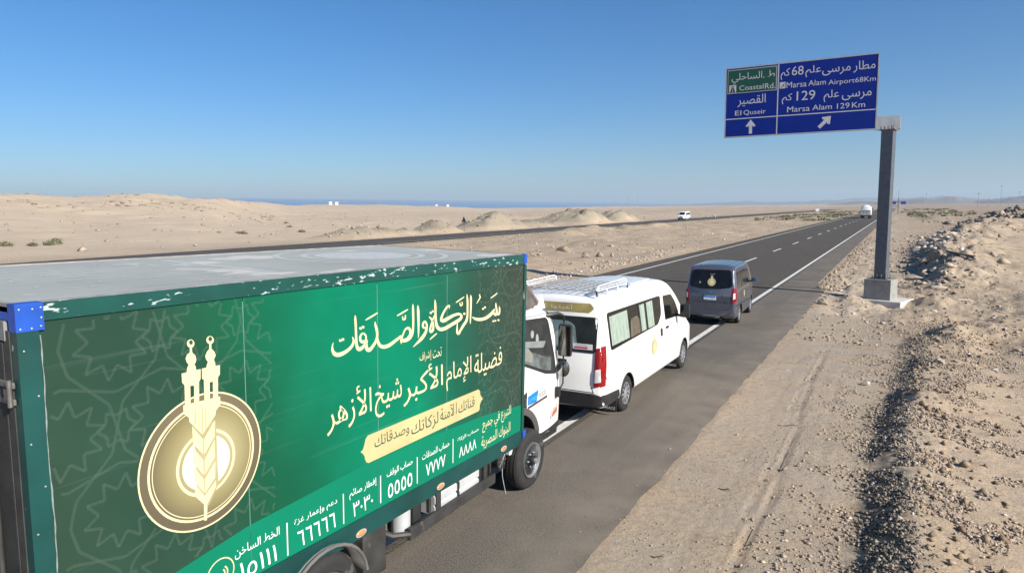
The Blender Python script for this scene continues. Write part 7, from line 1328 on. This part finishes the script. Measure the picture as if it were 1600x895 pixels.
# ------------------------------------------------------------------ motorcycle and rider
mc = tag(empty('motorcycle', (-46.2, 199, .035), R(180-8)), 'small motorcycle on the far road right of the oncoming van', 'motorcycle')
for y_ in (-.65, .65):
    wv = MB(); n_ = 20
    for k in range(n_):
        a0, a1 = 2*math.pi*k/n_, 2*math.pi*(k+1)/n_; wv.tube([(0, y_+.27*math.cos(a0), .31+.27*math.sin(a0)), (0, y_+.27*math.cos(a1), .31+.27*math.sin(a1))], .045, 6, False)
    wv.lathe([(-.04, .06), (.04, .06)], c=(0, y_, .31), n=10); wv.build('wheel', rubber, mc, True)
MB().tube([(0, .65, .31), (0, .50, .75), (0, .42, 1.02)], [.03, .03, .035], 8).build('fork', chrome, mc, True)
MB().tube([(-.34, .36, 1.04), (-.1, .43, 1.03), (.1, .43, 1.03), (.34, .36, 1.04)], .018, 6).build('handlebar', blackp, mc)
MB().box(-.11, .11, -.05, .38, .72, .92, .05).build('fuel_tank', mat('bike_red', (.25, .02, .02), .3), mc, True); MB().box(-.13, .13, -.75, -.02, .70, .80, .03).build('seat', blackp, mc, True); MB().box(-.1, .1, -.25, .25, .30, .62, .04).build('engine', blacksteel, mc)
MB().lathe([(0, .09), (.05, .08), (.05, 0)], axis='y', c=(0, .5, .88), n=12).build('headlight', clearl, mc, True)
def person(name, joints, edges, rad, m, loc, rzz, label):
    me = bpy.data.meshes.new(name); me.from_pydata(joints, edges, []); o = bpy.data.objects.new(name, me); me.materials.append(m); link(o)
    sk = o.modifiers.new('skin', 'SKIN'); lay = me.skin_vertices[0].data if me.skin_vertices else None
    if lay is None:
        bpy.context.view_layer.objects.active = o; bpy.context.view_layer.update(); lay = o.data.skin_vertices[0].data if o.data.skin_vertices else None
    if lay:
        for i, r_ in enumerate(rad): lay[i].radius = (r_, r_); lay[i].use_root = (i == 0)
    sb = o.modifiers.new('sub', 'SUBSURF'); sb.levels = 1; sb.render_levels = 1
    o.location = loc; o.rotation_euler = (0, 0, rzz); tag(o, label, 'person'); return o
J = [(0, -.25, .92), (0, -.22, 1.15), (0, -.16, 1.38), (0, -.14, 1.50), (0, -.12, 1.60), (0, -.10, 1.72), (.19, -.15, 1.42), (.30, .08, 1.22), (.32, .33, 1.10), (-.19, -.15, 1.42), (-.30, .08, 1.22), (-.32, .33, 1.10), (.13, -.2, .88), (.20, .22, .80), (.17, .05, .40), (.17, .18, .33), (-.13, -.2, .88), (-.20, .22, .80), (-.17, .05, .40), (-.17, .18, .33)]
E_ = [(0, 1), (1, 2), (2, 3), (3, 4), (4, 5), (2, 6), (6, 7), (7, 8), (2, 9), (9, 10), (10, 11), (0, 12), (12, 13), (13, 14), (14, 15), (0, 16), (16, 17), (17, 18), (18, 19)]
RD = [.15, .15, .17, .07, .10, .09, .08, .055, .04, .08, .055, .04, .10, .08, .055, .045, .10, .08, .055, .045]
pr = person('person', J, E_, RD, mat('pale_robe', (.62, .60, .58), .8), mc.location, mc.rotation_euler[2], 'rider in pale clothes sitting upright on the small motorcycle')
bm = bmesh.new(); bmesh.ops.create_uvsphere(bm, u_segments=14, v_segments=10, radius=.125); o = MB().bm(bm).build('headscarf', mat('headscarf_brown', (.30, .20, .14), .8), pr, True); o.location = (0, -.10, 1.70)
c2 = tag(empty('parked_car', (-39.5, 405, 0), R(4)), 'tiny dark and white car far off on the second road', 'car')
MB().prism([(0, .35), (4.3, .35), (4.3, .85), (3.4, 1.0), (2.8, 1.5), (.8, 1.55), (.1, 1.05)], 'x', -.85, .85).build('body', MATS['tank_white'], c2); MB().prism([(.05, 1.0), (.75, 1.5), (2.75, 1.46), (3.3, 1.0)], 'x', -.87, .87).build('window', glass, c2)
for sg_ in (1, -1):
    for y_ in (.8, 3.5): MB().lathe([(0, .2), (0, .33), (sg_*-.2, .33)], c=(sg_*.88, y_, .33), n=14).build('wheel', rubber, c2)

# ------------------------------------------------------------------ far buildings, masts and line poles
def azpt(px, D):
    a = math.atan((px-800)/1067)-yaw; r_ = D/math.cos(math.atan((px-800)/1067)); return r_*math.sin(a), r_*math.cos(a)
bw = mat('white_render', (.75, .75, .74), .8)
for px, D, w2, hh, lb in ((520, 800, 3.2, 3.4, 'left tower-like white block of the pair on the hill crest'), (529.5, 800, 3.0, 3.4, 'right tower-like white block of the pair on the hill crest'), (684, 960, 3.0, 3.4, 'left small white block on the low crest behind the warning sign'), (701.5, 960, 3.2, 3.6, 'right small white block on the low crest behind the warning sign')):
    x, y = azpt(px, D); z = float(height(x, y)); e = tag(empty('white_building', (x, y, z-.3), R(40)), lb, 'building', 'white blocks on the left crest')
    MB().box(-w2/2, w2/2, -w2/2, w2/2, 0, hh, 0).build('wall', bw, e); MB().box(-w2/2-.2, w2/2+.2, -w2/2-.2, w2/2+.2, hh, hh+.25).build('roof', bw, e)
    MB().box(-.55, .45, -w2/2-.05, -w2/2, 1.3, 2.2).build('window', glass, e); MB().box(w2/2, w2/2+.05, -.6, .6, 1.2, 2.2).build('window', glass, e)
    MB().box(-w2/2-1.0, -w2/2-.01, -1.2, 1.3, 0, hh*.9, .0).build('shaded_side', mat('shade_wall', (.22, .22, .24), .8), e)  # shaded side of the white block, its shade put into a dark wall colour
for px, D, zt_, zb_, lb in ((982, 1500, 303, 323, 'left thin mast of the two on the hazy horizon'), (996, 1500, 304, 323, 'right thin mast of the two on the hazy horizon')):
    x, y = azpt(px, D); z = float(height(x, y)); e = tag(empty('lattice_mast', (x, y, z-1)), lb, 'mast', 'masts on the left horizon'); h2 = 26
    MB().tube([(-.35, 0, 0), (-.25, 0, h2)], .11, 5).build('leg', mat('mast_steel', (.28, .28, .30), .6), e); MB().tube([(.35, 0, 0), (.25, 0, h2)], .11, 5).build('leg', MATS['mast_steel'], e)
    for k in range(9): MB().box(-.5, .5, -.06, .06, 2+k*2.7, 2.25+k*2.7).build('cross_bar', MATS['mast_steel'], e)
for px, D, h2, lb in ((1444, 900, 17, 'slim line pole, first right of the distant blue boards'), (1474, 1000, 12, 'short line pole between the first pole and the steel pair'), (1525, 520, 12, 'dark line pole standing near the middle of the right horizon'), (1541, 560, 8, 'low pale pole just right of the dark line pole'), (1560, 620, 20, 'tallest slim pole on the right horizon'), (1573, 700, 10, 'small pale pole right of the tallest pole'), (1588, 650, 15, 'pole with crossarm nearest the right edge of the horizon')):
    x, y = azpt(px, D); z = float(height(x, y)); e = tag(empty('line_pole', (x, y, z-1), R(-30)), lb, 'pole', 'line poles on the right horizon')
    MB().tube([(0, 0, 0), (0, 0, h2+1)], [.24, .13], 6).build('post', MATS['mast_steel'], e); MB().box(-1.2, 1.2, -.08, .08, h2-.1, h2+.1).build('crossarm', MATS['mast_steel'], e)
